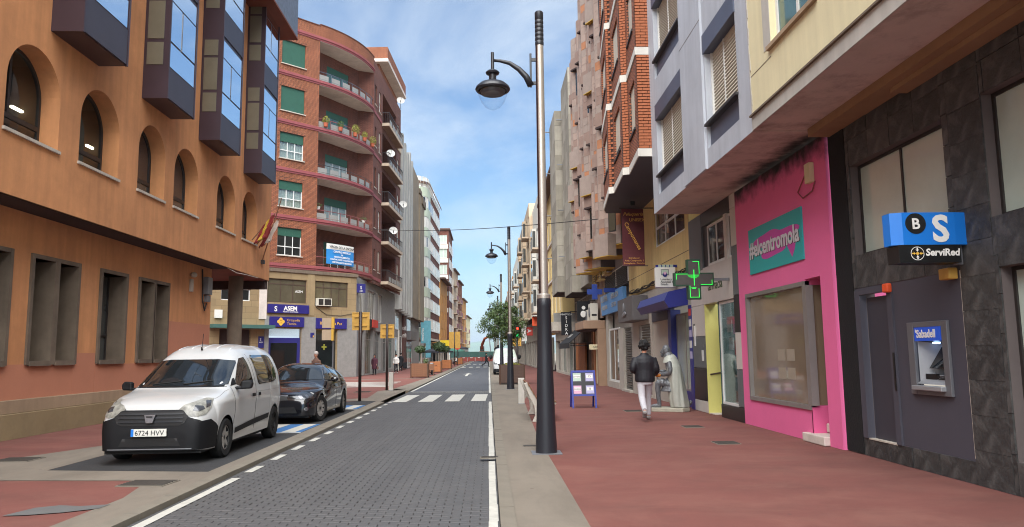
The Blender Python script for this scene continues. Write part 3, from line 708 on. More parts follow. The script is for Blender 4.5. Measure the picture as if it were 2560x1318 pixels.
# ------------------------------------------------------------------ orange building (near left)
def orange_building():
    t = thing('orange_building', 'orange rendered building with arched windows and dark projecting bays', 'building', (-12, 18, 0))
    G = FX(-9.8, 1); U = FX(-9.1, 1); Y0, YG, YE, ZS, ZT = -2.0, 26.5, 31.0, 4.7, 15.0
    gw = [(14.45, 15.40), (16.17, 16.98), (17.12, 17.95), (19.02, 20.32), (21.10, 21.98), (22.08, 22.96)]
    gw = [(12.2, 13.2)] + gw
    Z0, Z1 = 1.55, 3.78
    wall(t, G, Y0, YG, 0, ZS, [(a, b, Z0, Z1) for a, b in gw], 'orange', 0.5, name='ground_wall')
    for (a, b) in gw:                                                # concrete sleeves with deep reveals
        m = MB()
        m.fbox(G, a - 0.07, a + 0.03, Z0 - 0.07, Z1 + 0.09, -0.49, 0.05); m.fbox(G, b - 0.03, b + 0.07, Z0 - 0.07, Z1 + 0.09, -0.49, 0.05)
        m.fbox(G, a + 0.03, b - 0.03, Z1, Z1 + 0.09, -0.49, 0.047); m.fbox(G, a + 0.03, b - 0.03, Z0 - 0.09, Z0 + 0.02, -0.49, 0.075)
        w = m.build('window', 'concrete_dark', t)
        f = MB(); f.fbox(G, a + 0.03, a + 0.08, Z0, Z1, -0.47, -0.42); f.fbox(G, b - 0.08, b - 0.03, Z0, Z1, -0.47, -0.42); f.fbox(G, a + 0.08, b - 0.08, 2.16, 2.22, -0.47, -0.42)
        f.build('frame', 'frame_dark', w)
        MB().fbox(G, a + 0.08, b - 0.08, Z0, 2.16, -0.46, -0.45).build('pane', 'glass_grey', w); MB().fbox(G, a + 0.08, b - 0.08, 2.22, Z1, -0.46, -0.45).build('pane', 'glass_grey', w)
    for (a, b, z) in ((Y0, 17.95, 1.50), (17.96, 18.94, 1.74), (18.95, 22.98, 1.46), (23.05, YG - 0.01, 2.72)):
        boxpart('repainted_patch', 'salmon', t, G, a, b, 0.78, z, 0.0, 0.004)
    boxpart('plinth_band', 'concrete_band', t, G, Y0, YG, 0.50, 0.78, 0.0, 0.06, bevel=0.012)
    boxpart('plinth', 'kerb_yellowish', t, G, Y0, YG, -0.02, 0.50, 0.0, 0.10, bevel=0.012)
    wall(t, FY(YG, 1), -16, -9.8, 0, ZS, [], 'orange', name='return_wall')
    # upper wall with round-headed openings
    ar = [(11.35, 13.10), (13.85, 15.62), (16.42, 18.18), (19.20, 20.80), (21.42, 23.20), (24.84, 26.62), (27.44, 29.16)]
    ZB, ZA = 5.97, 7.88
    b = MB(); P = U.p; ops = [(a, c, ZB, ZA) for a, c in ar]
    As = sorted({Y0, YE, *[x for o in ops for x in o[:2]]}); Zs = [ZS, ZB, ZA, ZT + 2.5]
    for i in range(len(As) - 1):
        for j in range(3):
            ca, cz = (As[i] + As[i + 1]) / 2, (Zs[j] + Zs[j + 1]) / 2
            if any(o[0] < ca < o[1] and o[2] < cz < o[3] for o in ops): continue
            b.quad(P(As[i], Zs[j]), P(As[i + 1], Zs[j]), P(As[i + 1], Zs[j + 1]), P(As[i], Zs[j + 1]))
    D = -0.46
    outl = []
    for (a, c) in ar:
        r = (c - a) / 2; cy = (a + c) / 2; zs = ZA - r; n = 20
        arc = [(cy - r * math.cos(math.pi * i / n), zs + r * math.sin(math.pi * i / n)) for i in range(n + 1)]
        for i in range(n):
            b.quad(P(*arc[i]), P(*arc[i + 1]), P(arc[i + 1][0], ZA), P(arc[i][0], ZA))
            b.quad(P(*arc[i]), P(*arc[i], D), P(*arc[i + 1], D), P(*arc[i + 1]))
        b.quad(P(a, ZB), P(a, ZB, D), P(a, zs, D), P(a, zs)); b.quad(P(c, ZB, D), P(c, ZB), P(c, zs), P(c, zs, D))
        b.quad(P(a, ZB), P(c, ZB), P(c, ZB, D), P(a, ZB, D))
        outl.append((a, c, [(a, ZB)] + arc + [(c, ZB)]))
    b.quad((-9.1, YE, ZS), (-16, YE, ZS), (-16, YE, ZT + 2.5), (-9.1, YE, ZT + 2.5)); b.quad((-9.1, Y0, ZS), (-16, Y0, ZS), (-16, Y0, ZT + 2.5), (-9.1, Y0, ZT + 2.5))
    b.quad((-9.1, Y0, ZT + 2.49), (-9.1, YE, ZT + 2.49), (-16, YE, ZT + 2.49), (-16, Y0, ZT + 2.49))
    b.build('upper_wall', 'orange', t)
    for k, (a, c, ol) in enumerate(outl):
        r = (c - a) / 2; cy = (a + c) / 2; zs = ZA - r
        fm = MB(); n = len(ol)
        inner = [((y - cy) * (1 - 0.07 / r) + cy, max(ZB + 0.06, zs + (z - zs) * (1 - 0.07 / r)) if z > zs else max(ZB + 0.06, z)) for y, z in ol]
        for i in range(n):
            o1, o2, i1, i2 = ol[i], ol[(i + 1) % n], inner[i], inner[(i + 1) % n]
            fm.quad(P(*o1, D + 0.06), P(*o2, D + 0.06), P(*i2, D + 0.06), P(*i1, D + 0.06)); fm.quad(P(*i1, D + 0.06), P(*i2, D + 0.06), P(*i2, D), P(*i1, D))
        fm.fbox(U, cy - 0.20, cy - 0.13, ZB + 0.46, ZA - 0.05, D + 0.005, D + 0.055)
        fm.fbox(U, a + 0.05, c - 0.05, ZB + 0.40, ZB + 0.50, D + 0.002, D + 0.058)
        w = fm.build('window', 'frame_dark', t)
        lit = k in (1, 2)
        g = 'glass_clear' if lit else 'glass_arch'
        low = [(a + .06, ZB + .05), (c - .06, ZB + .05), (c - .06, ZB + .41), (a + .06, ZB + .41)]
        MB().add([P(y, z, D + 0.03) for y, z in low], [(0, 1, 2, 3)]).build('pane', 'glass_grey' if not lit else g, w)
        arc = inner[1:-1]
        for side in (0, 1):
            xm = cy - 0.165
            pts = [p for p in arc if (p[0] <= xm - 0.03 if side == 0 else p[0] >= xm + 0.03)]
            if side == 0: poly = [(a + .07, ZB + .49)] + pts + [(xm - .03, pts[-1][1] + 0.02), (xm - .03, ZB + .49)]
            else: poly = [(xm + .03, ZB + .49), (xm + .03, pts[0][1] + 0.02)] + pts + [(c - .07, ZB + .49)]
            MB().add([P(y, z, D + 0.03) for y, z in poly], [tuple(range(len(poly)))]).build('pane', g, w)
        MB().fbox(U, a - 0.04, c + 0.05, ZB - 0.06, ZB + 0.002, D + 0.06, 0.05).build('sill', 'stone_sill', w)
        if lit:
            rb = MB(); rb.box(-12.6, -9.1 + D - 0.02, a - 0.3, c + (0.6 if k == 1 else 0.9), ZB - 0.6, ZA + 0.15); rb.f = [f for f in rb.f if f != (1, 2, 6, 5)]; rb.build('room_back', 'room_warm', w)
            MB().box(-10.24, -10.18, (15.75 if k == 1 else 18.75), (16.15 if k == 1 else 19.05), 6.98, 7.03).build('tube_lamp', 'tube_light', w)
    # soffit, porch beam and round column
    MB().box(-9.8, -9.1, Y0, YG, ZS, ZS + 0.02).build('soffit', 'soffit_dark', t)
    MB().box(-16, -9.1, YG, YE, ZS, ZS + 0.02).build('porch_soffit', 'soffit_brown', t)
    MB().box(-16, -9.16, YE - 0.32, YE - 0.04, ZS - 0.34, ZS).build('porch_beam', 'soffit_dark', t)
    MB().cyl((-9.78, 29.0, 0), (-9.78, 29.0, ZS), 0.27, n=24).build('porch_column', 'concrete_dark', t, auto=40)
    # bays
    for (a, c) in ((15.12, 17.05), (19.22, 21.02), (23.08, 25.0), (27.40, 29.24)):
        X1 = 0.66
        zb = 8.42
        body = MB(); body.fbox(U, a, c, zb, ZT + 1.5, 0.0, X1 - 0.03)
        bay = body.build('bay', 'bay_metal', t)
        fl = 0
        z = zb
        while z < ZT:
            lv = [(0.0, 0.86, 'panel'), (0.90, 1.56, 'low'), (1.62, 2.72, 'mid'), (2.76, 3.32, 'top')]
            for (h0, h1, kind) in lv:
                s0, s1 = z + h0, min(z + h1, ZT + 1.4)
                if s1 - s0 < 0.1: continue
                if kind == 'panel':
                    boxpart('spandrel', 'bay_front', bay, U, a + 0.03, c - 0.06, s0 + 0.02, s1, X1 - 0.03, X1 + 0.002)
                elif kind == 'mid':
                    boxpart('pane', 'glass_mirror', bay, U, a + 0.06, (a + c) / 2 - 0.16, s0, s1, X1 - 0.03, X1 - 0.008); boxpart('pane', 'glass_mirror', bay, U, (a + c) / 2 - 0.07, c - 0.09, s0, s1, X1 - 0.03, X1 - 0.008)
                else:
                    boxpart('pane', 'glass_mirror', bay, U, a + 0.06, c - 0.09, s0, s1, X1 - 0.03, X1 - 0.008)
                if kind != 'panel':
                    MB().box(-9.1 + 0.08, -9.1 + X1 - 0.15, a - 0.012, a + 0.01, s0 + 0.02, s1 - 0.02).build('pane', 'blind', bay)
            z += 3.45
        fr = MB()
        fr.fbox(U, a - 0.004, a + 0.05, zb - 0.01, ZT + 1.45, X1 - 0.05, X1 + 0.012); fr.fbox(U, c - 0.05, c + 0.004, zb - 0.01, ZT + 1.45, X1 - 0.05, X1 + 0.016)
        fr.build('corner_post', 'bay_metal', bay)
    # slate-hung eaves box
    e = MB(); e.box(-9.09, -8.02, Y0, 30.45, ZT + 0.02, 17.8); e.build('eaves', 'slate', t)
    MB().box(-9.1, -8.0, Y0, 30.47, ZT - 0.06, ZT + 0.018).build('eaves_soffit', 'soffit_brown', t)
    # wall lamp, meter box, cable
    lamp = MB(); lamp.ball((-9.68, 24.62, 4.30), 0.11, sq=(1, 1, 0.8)); lamp.box(-9.79, -9.70, 24.56, 24.68, 3.75, 4.16); lamp.build('wall_lamp', 'stone_sill', t)
    mb = MB(); mb.box(-9.8, -9.62, 25.75, 26.15, 3.75, 4.35); mb.box(-9.8, -9.65, 25.85, 26.08, 3.5, 3.72); mb.build('meter_box', 'metal_grey', t, bevel=0.01)
    MB().tube([(-9.78, 25.6, 4.6), (-9.74, 25.55, 4.0), (-9.74, 25.6, 3.5), (-9.74, 25.8, 3.2), (-9.74, 25.95, 3.45)], 0.025, 6).build('cable', 'cable', t)
    MB().tube([(-9.14, 26.0, 4.72), (-9.09, 27.0, 4.62), (-9.07, 28.0, 4.66), (-9.09, 29.5, 4.69)], 0.012, 6).build('cable', 'ac_white', t)
orange_building()
def flag(y, tip, base, cloth_m, lean, label, folds=7):
    t = thing('flag', label, 'flag', base, 'flags on the orange building')
    MB().cyl(base, tip, 0.022, 0.016, 8).build('pole', 'wood_brown', t)
    for ci, (m, w0, w1) in enumerate(cloth_m):
        b = MB(); n = 10; k = 9
        p0 = Vector(base).lerp(Vector(tip), 0.93); p1 = Vector(base).lerp(Vector(tip), 0.45)
        g = []
        for i in range(n + 1):
            row = []
            for j in range(k + 1):
                s = w0 + (w1 - w0) * j / k; q = p0.lerp(p1, s); drop = i / n
                x = q.x - 0.25 * drop + 0.05 * math.sin(j * 1.7 + i * 0.5); yy = q.y + lean * drop + 0.07 * math.sin(j * 2.1 + i * 0.4)
                row.append((x, yy, q.z - drop * (0.9 - 0.25 * s) + 0.03 * math.sin(j * 1.3)))
            g.append(row)
        for i in range(n):
            for j in range(k): b.quad(g[i][j], g[i][j + 1], g[i + 1][j + 1], g[i + 1][j])
        b.build('cloth', m, t, smooth=True)
flag(0, (-8.25, 28.7, 7.15), (-9.08, 28.55, 6.05), (('flag_red', 0, 0.3), ('flag_yellow', 0.3, 0.72), ('flag_red', 0.72, 1)), -0.15, 'red and yellow flag hanging limp from the orange building wall')
flag(0, (-8.2, 29.2, 7.05), (-9.08, 29.1, 5.95), (('flag_white', 0, 0.5), ('flag_red', 0.5, 1)), -0.2, 'tattered white and red flag beside the red and yellow flag')
t = thing('flagpole', 'bare leaning flagpole at the corner of the orange building', 'flagpole', (-9.09, 29.9, 5.35))
MB().cyl((-9.09, 29.9, 5.35), (-8.25, 29.5, 7.9), 0.025, 0.02, 8).build('pole', 'wood_brown', t); MB().box(-9.1, -8.98, 29.8, 30.0, 5.3, 5.45).build('bracket', 'rail_dark', t)
# ------------------------------------------------------------------ brick corner building
def brick_corner():
    t = thing('brick_building', 'red brick corner block with curved balconies above purple shop signs', 'building', (-11, 62, 0))
    h = R(46); u = (math.sin(h), math.cos(h)); K = (-10.4, 57.6)
    F = Fr(K, u); P = F.p
    bands = [7.95, 11.5, 15.0, 18.6, 22.3, 25.8]; TOP = 26.95; A0, A1 = -6.95, -3.35
    wins = [(8.84, 10.86), (12.40, 14.32), (15.98, 17.92), (19.56, 21.42), (23.14, 24.97)]
    wall(t, F, A0 - 6, A1, 7.6, TOP, [(-6.5, -4.57, a, b) for a, b in wins], 'brick_orange', 0.22, name='brick_wall')
    for k, (a, b) in enumerate(wins):
        sh = [0.30, 0.34, 0.36, 1.0, 1.0][k]
        boxpart('lintel', 'brick_red', t, F, -6.62, -4.45, b, b + 0.24, 0.0, 0.02)
        window(t, F, -6.5, -4.57, a, b, d=-0.1, fw=0.06, cols=3, rows=(0.32,), fm='frame_white', pm='glass_dark' if k == 0 else 'glass_clear', sill=('stone_sill', 0.1), shutter=('shutter_green', sh, 0.055), curtain=None if k == 0 or sh == 1 else 'curtain', back=None if k == 0 else ('room_dark', 0.4))
    # curved corner
    S0 = Vector((*F.p(A1, 0)[:2], 0)); pts = [S0.copy()]; hd = [46.0]; n = 26; Ltot = 7.35
    for i in range(n):
        th = R(47 - 42 * (i + 0.5) / n); pts.append(pts[-1] + Vector((math.sin(th), math.cos(th), 0)) * (Ltot / n))
    E_ = pts[-1]
    nrm = []
    for i in range(n + 1):
        th = R(47 - 42 * i / n); nrm.append(Vector((math.cos(th), -math.sin(th), 0)))
    def curve(b, z0, z1, d0, d1, i0=0, i1=n):
        """curved box between offsets d0 (inner) and d1 (outer)"""
        for i in range(i0, i1):
            q = [pts[i] + nrm[i] * d0, pts[i + 1] + nrm[i + 1] * d0, pts[i + 1] + nrm[i + 1] * d1, pts[i] + nrm[i] * d1]
            L0, L1 = Ltot * i / n, Ltot * (i + 1) / n
            lo = [(p.x, p.y, z0) for p in q]; hi = [(p.x, p.y, z1) for p in q]
            b.quad(lo[3], lo[2], hi[2], hi[3], [(L0, z0), (L1, z0), (L1, z1), (L0, z1)]); b.quad(lo[1], lo[0], hi[0], hi[1], [(L1, z0), (L0, z0), (L0, z1), (L1, z1)])
            b.quad(lo[0], lo[1], lo[2], lo[3]); b.quad(hi[3], hi[2], hi[1], hi[0])
            if i == i0: b.quad(lo[0], lo[3], hi[3], hi[0])
            if i == i1 - 1: b.quad(lo[2], lo[1], hi[1], hi[2])
        return b
    # loggia back walls
    inw = -Vector((F.n.x, F.n.y, 0))
    Bk0 = S0 + inw * 1.5; dirb = Vector((math.sin(R(31)), math.cos(R(31)), 0)); Bk1 = Bk0 + dirb * 5.7
    FB = Fr((Bk0.x, Bk0.y), (dirb.x, dirb.y)); LB = 5.7
    FBR = Fr((Bk1.x, Bk1.y), ((E_ - Bk1).x, (E_ - Bk1).y)); LBR = (E_ - Bk1).length
    FS = Fr((S0.x, S0.y), (inw.x, inw.y))
    lw = [(b + 0.12, b + 2.55) for b in bands[:5]]
    wall(t, FB, 0, LB, 7.6, 25.8, [(1.9, 4.5, a, b) for a, b in lw], 'brick_dark', 0.15, name='loggia_wall')
    wall(t, FBR, 0, LBR, 7.6, 25.8, [], 'brick_dark', name='loggia_end_wall')
    wall(t, Fr((S0.x, S0.y), (inw.x, inw.y), (dirb.x, dirb.y)), 0, 1.5, 7.6, 25.8, [], 'brick_dark', name='loggia_side_wall')
    for k, (a, b) in enumerate(lw):
        green = k >= 3
        window(t, FB, 1.9, 4.5, a, b, d=-0.05, fw=0.07, cols=3, rows=(), fm='frame_white' if k < 3 else 'rail_blue', pm='glass_green' if green else 'glass_dark' if k == 0 else 'glass_clear', shutter=('shutter_green', 0.25 if k < 3 else 0.2, 0.055), curtain=None if (green or k == 0) else 'curtain', back=None if green or k == 0 else ('room_dark', 0.3), name='balcony_door')
    for k, z in enumerate(bands):
        s = MB(); curve(s, z - 0.10, z + 0.10, -1.8, 0.0); s.build('slab', 'slab_white', t)
        bd = MB(); curve(bd, z - 0.06, z + 0.30, -0.10, 0.06); bd.build('band', 'band_pink', t, smooth=False)
        bd = MB(); curve(bd, z + 0.08, z + 0.18, 0.06, 0.12); bd.build('band_lip', 'band_pink', t)
        fb = MB(); fb.fbox(F, A0 - 6, A1, z - 0.05, z + 0.30, 0.0, 0.05); fb.fbox(F, A0 - 6, A1, z + 0.08, z + 0.18, 0.05, 0.10); fb.build('band', 'band_pink', t)
        if k < 5:
            # railing: posts, top rail, translucent panels
            rc = ['rail_red', 'rail_red', 'rail_dark', 'rail_red', 'rail_blue'][k]; zt = z + 1.02
            r = MB(); off = -0.06
            r.tube([tuple(pts[i] + nrm[i] * off + Vector((0, 0, zt))) for i in range(0, n + 1, 2)], 0.025, 6); r.tube([tuple(pts[i] + nrm[i] * off + Vector((0, 0, z + 0.45))) for i in range(0, n + 1, 2)], 0.015, 6)
            for i in range(0, n + 1, 4): p = pts[i] + nrm[i] * off; r.cyl((p.x, p.y, z + 0.28), (p.x, p.y, zt), 0.02, n=6)
            rail = r.build('railing', rc, t)
            for i in range(0, n - 3, 4):
                c = MB(); curve(c, z + 0.36, zt - 0.22, off - 0.012, off + 0.006, i, i + 3) if k != 0 or i > 11 else None
                if c.f: c.build('panel', 'rail_panel', rail)
    pb = MB(); curve(pb, 25.9, TOP + 0.12, -0.3, 0.0); pb.build('parapet', 'brick_orange', t)
    rf = MB(); rf.add([tuple(p + Vector((0, 0, 26.2))) for p in pts] + [tuple(P(A0 - 6, 26.2)), tuple(P(A0 - 6, 26.2, -12)), (-16, 78, 26.2)], [tuple(range(n + 1)) + (n + 3, n + 2, n + 1)]); rf.build('roof', 'roof_brown', t)
    cp = MB(); curve(cp, TOP + 0.12, TOP + 0.18, -0.34, 0.04); cp.fbox(F, A0 - 6, A1, TOP, TOP + 0.06, -0.3, 0.05); cp.build('coping', 'brick_dark', t)
    # street facade
    B = Vector((-8.95, 75.2, 0)); dv = B - E_; LS = dv.length; FSt = Fr((E_.x, E_.y), (dv.x, dv.y))
    ops = []
    for z in bands[:5]:
        ops += [(0.55, 1.25, z + 0.85, z + 2.6), (2.3, 3.1, z + 0.75, z + 2.6), (11.6, 12.6, z + 0.75, z + 2.6), (3.9, 10.9, z + 0.10, z + 3.0, 1.3)]
    wall(t, FSt, 0, LS, 7.6, 25.9, ops, 'brick_dark', 0.2, name='street_wall')
    wall(t, FSt, 0, LS, 25.9, 26.9, [], 'brick_dark', name='street_parapet', d=0.003)
    pent = MB(); pent.fbox(FSt, 4.2, LS + 0.2, 26.1, 29.0, -5, -0.4); pent.build('penthouse', 'brick_orange', t)
    pent = MB(); pent.fbox(FSt, 3.6, LS + 0.3, 28.2, 28.5, -6, 0.5); pent.build('penthouse_slab', 'slab_white', t)
    pent = MB(); pent.fbox(FSt, 3.65, LS + 0.28, 28.5, 29.6, -6, 0.45); pent.build('penthouse_parapet', 'brick_orange', t)
    for z in bands[:5]:
        for (a, b_) in ((0.55, 1.25), (2.3, 3.1), (11.6, 12.6)):
            window(t, FSt, a, b_, z + (0.85 if a < 1 else 0.75), z + 2.6, d=-0.1, fw=0.06, cols=1, rows=(0.3,), fm='frame_brown' if a < 1 else 'frame_white', pm='glass_dark', sill=('stone_sill', 0.06), shutter=('shutter_cream', random.choice((0.25, 0.5, 0.9)), 0.08) if a > 1 else None)
        wb = wall(t, FSt, 3.9, 10.9, z + 0.1, z + 3.0, [(5.0, 6.2, z + 0.12, z + 2.4), (8.2, 9.6, z + 0.12, z + 2.4)], 'brick_dark', 0.1, name='recess_wall', d=-1.28)
        for (a, b_) in ((5.0, 6.2), (8.2, 9.6)):
            window(t, FSt, a, b_, z + 0.12, z + 2.4, d=-1.34, fw=0.07, cols=2, fm='frame_white', pm='glass_dark', shutter=('shutter_cream', 0.6, 0.08), name='balcony_door')
        bal = MB(); bal.fbox(FSt, 3.6, 11.1, z - 0.16, z + 0.06, -1.3, 0.62); bal.build('balcony', 'balcony_soffit', t)
        ed = MB(); ed.fbox(FSt, 3.55, 11.15, z - 0.17, z + 0.10, 0.62, 0.68); ed.fbox(FSt, 3.55, 3.6, z - 0.17, z + 0.10, 0.0, 0.62); ed.build('balcony_edge', 'tile_slab', t)
        r = MB(); zt = z + 1.1
        r.fbox(FSt, 3.58, 11.12, zt - 0.03, zt + 0.02, 0.6, 0.66)
        for i in range(30):
            a = 3.6 + 7.5 * i / 29; r.fbox(FSt, a - 0.01, a + 0.01, z + 0.1, zt - 0.03, 0.62, 0.64)
        r.fbox(FSt, 3.58, 3.62, zt - 0.03, zt + 0.02, 0.0, 0.6)
        for i in range(3): d_ = 0.1 + 0.2 * i; r.fbox(FSt, 3.59, 3.61, z + 0.1, zt, d_, d_ + 0.02)
        r.build('railing', 'rail_dark', t)
        for i in range(5):                                            # scrolled panels inside the railing
            a = 4.1 + 1.35 * i; MB().fbox(FSt, a, a + 1.0, z + 0.16, z + 0.55, 0.645, 0.655).build('railing_panel', 'rail_panel', t)
        ss = MB(); ss.fbox(FSt, 0, 3.5, z - 0.05, z + 0.22, 0.0, 0.05); ss.fbox(FSt, 11.2, LS, z - 0.05, z + 0.22, 0.0, 0.05); ss.build('band', 'band_pink', t)
        MB().fbox(FSt, 11.2, LS, z - 0.1, z + 1.0, 0.0, 0.08).build('end_panel', 'tile_slab', t)
    # mezzanine and shop level on the chamfer
    wall(t, F, -14.5, 0.25, 0, 7.9, [(-7.15, -4.06, 5.42, 7.12), (-3.36, -0.5, 5.25, 7.15), (-6.96, -4.44, 0.35, 3.56), (-3.24, -1.43, 0.05, 3.5), (-10.48, -8.4, 5.42, 6.25), (-10.5, -8.3, 0.05, 3.48)], 'stone_tan_blocks', 0.25, name='stone_wall')
    boxpart('cornice', 'concrete_dark', t, F, -14.5, 0.35, 7.62, 7.86, 0.0, 0.10)
    boxpart('pilaster', 'slab_white', t, F, -7.75, -7.2, 4.2, 7.6, 0.0, 0.06); boxpart('pilaster', 'stone_tan', t, F, -4.0, -3.42, 4.55, 7.6, 0.0, 0.05)
    window(t, F, -7.15, -4.06, 5.42, 7.12, d=-0.1, fw=0.06, cols=3, rows=(0.78,), fm='frame_brown', pm='glass_warm')
    w2 = window(t, F, -3.36, -0.5, 5.25, 7.15, d=-0.1, fw=0.06, cols=4, rows=(0.75,), fm='frame_brown', pm='glass_warm')
    wdt = window(t, F, -10.48, -8.4, 5.42, 6.25, d=-0.1, fw=0.07, cols=2, fm='frame_white', pm='glass_dark')
    text(t, 'ASEM', 'text_white', F.p(-4.95, 6.18, -0.09), (u[0], u[1], 0), (0, 0, 1), 0.26)
    # granite facing at street level
    for (a, b_) in ((-7.3, -6.98), (-4.42, -3.26), (-1.4, 0.3)): boxpart('granite_facing', 'granite', t, F, a, b_, 0, 4.45, 0.0, 0.05)
    boxpart('shop_glass', 'sign_navy', t, F, -6.96, -4.44, 0.35, 2.92, -0.2, -0.12); boxpart('pane', 'glass_dark', t, F, -6.75, -4.7, 0.6, 2.55, -0.12, -0.105)
    lm = MB().box(-1.26, 1.26, -0.03, 0.03, -0.045, -0.015); lme = lm.mesh('louvre'); lme.materials.append(M['rail_panel'])
    for i in range(7):
        q = F.p(-5.7, 3.08 + i * 0.075, -0.08); piece('louvre', lme, t, q, math.atan2(u[1], u[0]))
    boxpart('entrance_glass', 'glass_dark', t, F, -3.24, -1.43, 0.05, 3.5, -0.25, -0.2); boxpart('doormat_cross', 'leaf_yellow', t, F, -2.62, -2.2, 2.2, 2.32, -0.2, -0.19); boxpart('doormat_cross', 'leaf_yellow', t, F, -2.47, -2.35, 2.05, 2.47, -0.19, -0.18)
    boxpart('door_leaf', 'soffit_dark', t, F, -10.5, -8.3, 0.05, 3.48, -0.25, -0.2)
    boxpart('door_canopy', 'barrier_green', t, F, -11.3, -6.95, 3.52, 3.76, 0.0, 0.9)
    boxpart('meter_box', 'sign_white', t, F, -10.9, -10.4, 4.2, 4.75, 0.0, 0.15)
    # street-side ground floor
    G0 = Vector((-10.4, 57.6, 0)) + Vector((u[0], u[1], 0)) * 0.25; G1 = Vector((-9.45, 75.2, 0)); FG = Fr((G0.x, G0.y), ((G1 - G0).x, (G1 - G0).y)); LG = (G1 - G0).length
    wall(t, FG, 0, LG, 0, 7.7, [(0.9, 3.0, 0.05, 3.6), (3.6, 6.6, 0.05, 3.9), (0.8, 3.0, 4.6, 7.0), (4.2, 7.6, 4.5, 7.0), (8.6, 10.6, 4.5, 7.0), (7.4, 10.2, 0.3, 3.7), (11.2, 13.6, 0.05, 3.7), (14.2, 17.0, 0.3, 3.7)], 'granite', 0.3, name='street_ground_wall')
    for (a, b_, z0, z1) in ((0.8, 3.0, 4.6, 7.0), (4.2, 7.6, 4.5, 7.0), (8.6, 10.6, 4.5, 7.0)):
        window(t, FG, a, b_, z0, z1, d=-0.12, fw=0.08, cols=4, fm='frame_white', pm='glass_warm')
    for (a, b_, z0, z1, m) in ((0.9, 3.0, 0.05, 3.6, 'glass_dark'), (3.6, 6.6, 0.05, 3.9, 'glass_warm'), (7.4, 10.2, 0.3, 3.7, 'glass_grey'), (11.2, 13.6, 0.05, 3.7, 'glass_dark'), (14.2, 17.0, 0.3, 3.7, 'glass_green')):
        window(t, FG, a, b_, z0, z1, d=-0.2, fw=0.07, cols=2, rows=(0.75,), fm='frame_grey', pm=m, name='shopfront')
    boxpart('pipe', 'metal_grey', t, FG, 0.35, 0.45, 0, 4.6, 0.0, 0.08)
    ac = MB(); ac.fbox(F, -3.28, -2.1, 5.3, 5.85, -0.06, 0.28); acx = ac.build('air_conditioner', 'ac_white', t); boxpart('grille', 'frame_dark', acx, F, -2.72, -2.16, 5.35, 5.8, 0.28, 0.29); boxpart('grille', 'frame_dark', acx, F, -3.22, -2.82, 5.35, 5.8, 0.28, 0.29)
    MB().tube([F.p(-3.3, 5.2, 0.03), F.p(-2.4, 4.65, 0.04), F.p(-1.2, 4.6, 0.04), F.p(0.2, 4.85, 0.05)], 0.018, 6).build('cable', 'cable', t)
    # ---- signs on it (each a thing of its own)
    def sign(name, label, a0, a1, z0, z1, m, d0=0.05, d1=0.17, fr=F):
        s = thing(name, label, 'sign', fr.p((a0 + a1) / 2, z0, d0)); boxpart('board', m, s, fr, a0, a1, z0, z1, d0, d1, bevel=0.01); return s
    U3 = (u[0], u[1], 0); Z3 = (0, 0, 1)
    s = sign('shop_sign', 'wide purple ASEM sign with white lettering under the mezzanine window', -7.15, -3.92, 4.66, 5.28, 'sign_purple')
    text(s, 'ASEM', 'text_white', F.p(-5.95, 4.86, 0.175), U3, Z3, 0.44, bold=0.012); text(s, 'MÉDICOS DE EMPRESA', 'text_white', F.p(-6.02, 4.72, 0.175), U3, Z3, 0.12); text(s, 'S', 'text_white', F.p(-6.68, 4.78, 0.175), U3, Z3, 0.5, bold=0.01)
    s = sign('shop_sign', 'purple sign reading Ortopedia Técnica with yellow cross', -6.97, -4.3, 3.68, 4.40, 'sign_purple')
    text(s, 'Ortopedia', 'sign_ochre', F.p(-5.68, 4.09, 0.175), U3, Z3, 0.24); text(s, 'Técnica', 'sign_ochre', F.p(-5.68, 3.83, 0.175), U3, Z3, 0.24)
    cr = MB()
    for (da, dz) in ((-0.16, 0), (0.16, 0), (0, 0.16), (0, -0.16), (0, 0)): cr.cyl(F.p(-6.15 + da, 4.05 + dz, 0.165), F.p(-6.15 + da, 4.05 + dz, 0.18), 0.13, n=14)
    cr.build('cross_emblem', 'sign_yellow', s)
    s = sign('shop_sign', 'purple sign reading Ricardo La Paz above the pharmacy entrance', -3.3, -0.68, 3.6, 4.38, 'sign_purple')
    text(s, 'Ricardo La Paz', 'sign_yellow', F.p(-3.02, 3.9, 0.175), U3, Z3, 0.32)
    s = sign('hanging_sign', 'small purple ASEM sign on the corner above the shops', 0.30, 1.05, 6.45, 7.15, 'sign_navy', -0.05, 0.06)
    text(s, 'S', 'text_white', F.p(0.55, 6.72, 0.065), U3, Z3, 0.36); text(s, 'ASEM', 'text_white', F.p(0.48, 6.53, 0.065), U3, Z3, 0.14)
    s = sign('wall_sign', 'narrow purple plaque beside the dark doorway under the green canopy', -7.74, -7.34, 2.2, 3.0, 'sign_navy', 0.01, 0.06); text(s, 'S', 'text_white', F.p(-7.65, 2.7, 0.065), U3, Z3, 0.25); text(s, 'ASEM', 'text_white', F.p(-7.7, 2.55, 0.065), U3, Z3, 0.12)
    s = sign('wall_sign', 'tiny purple and yellow plaque on the granite pier between the shops', -3.72, -3.4, 2.95, 3.3, 'sign_navy', 0.05, 0.07); boxpart('panel', 'sign_yellow', s, F, -3.52, -3.42, 2.97, 3.1, 0.07, 0.075)
    s = thing('clinic_banner', 'blue and white medical centre banner hung on the lowest curved balcony', 'banner', (-11.4, 56.6, 8.5))
    i0, i1 = 3, 13
    c = MB(); curve(c, 8.50, 9.62, 0.06, 0.10, i0, i1); c.build('board', 'sign_blue', s); c = MB(); curve(c, 9.62, 10.05, 0.06, 0.10, i0, i1); c.build('board', 'sign_white', s)
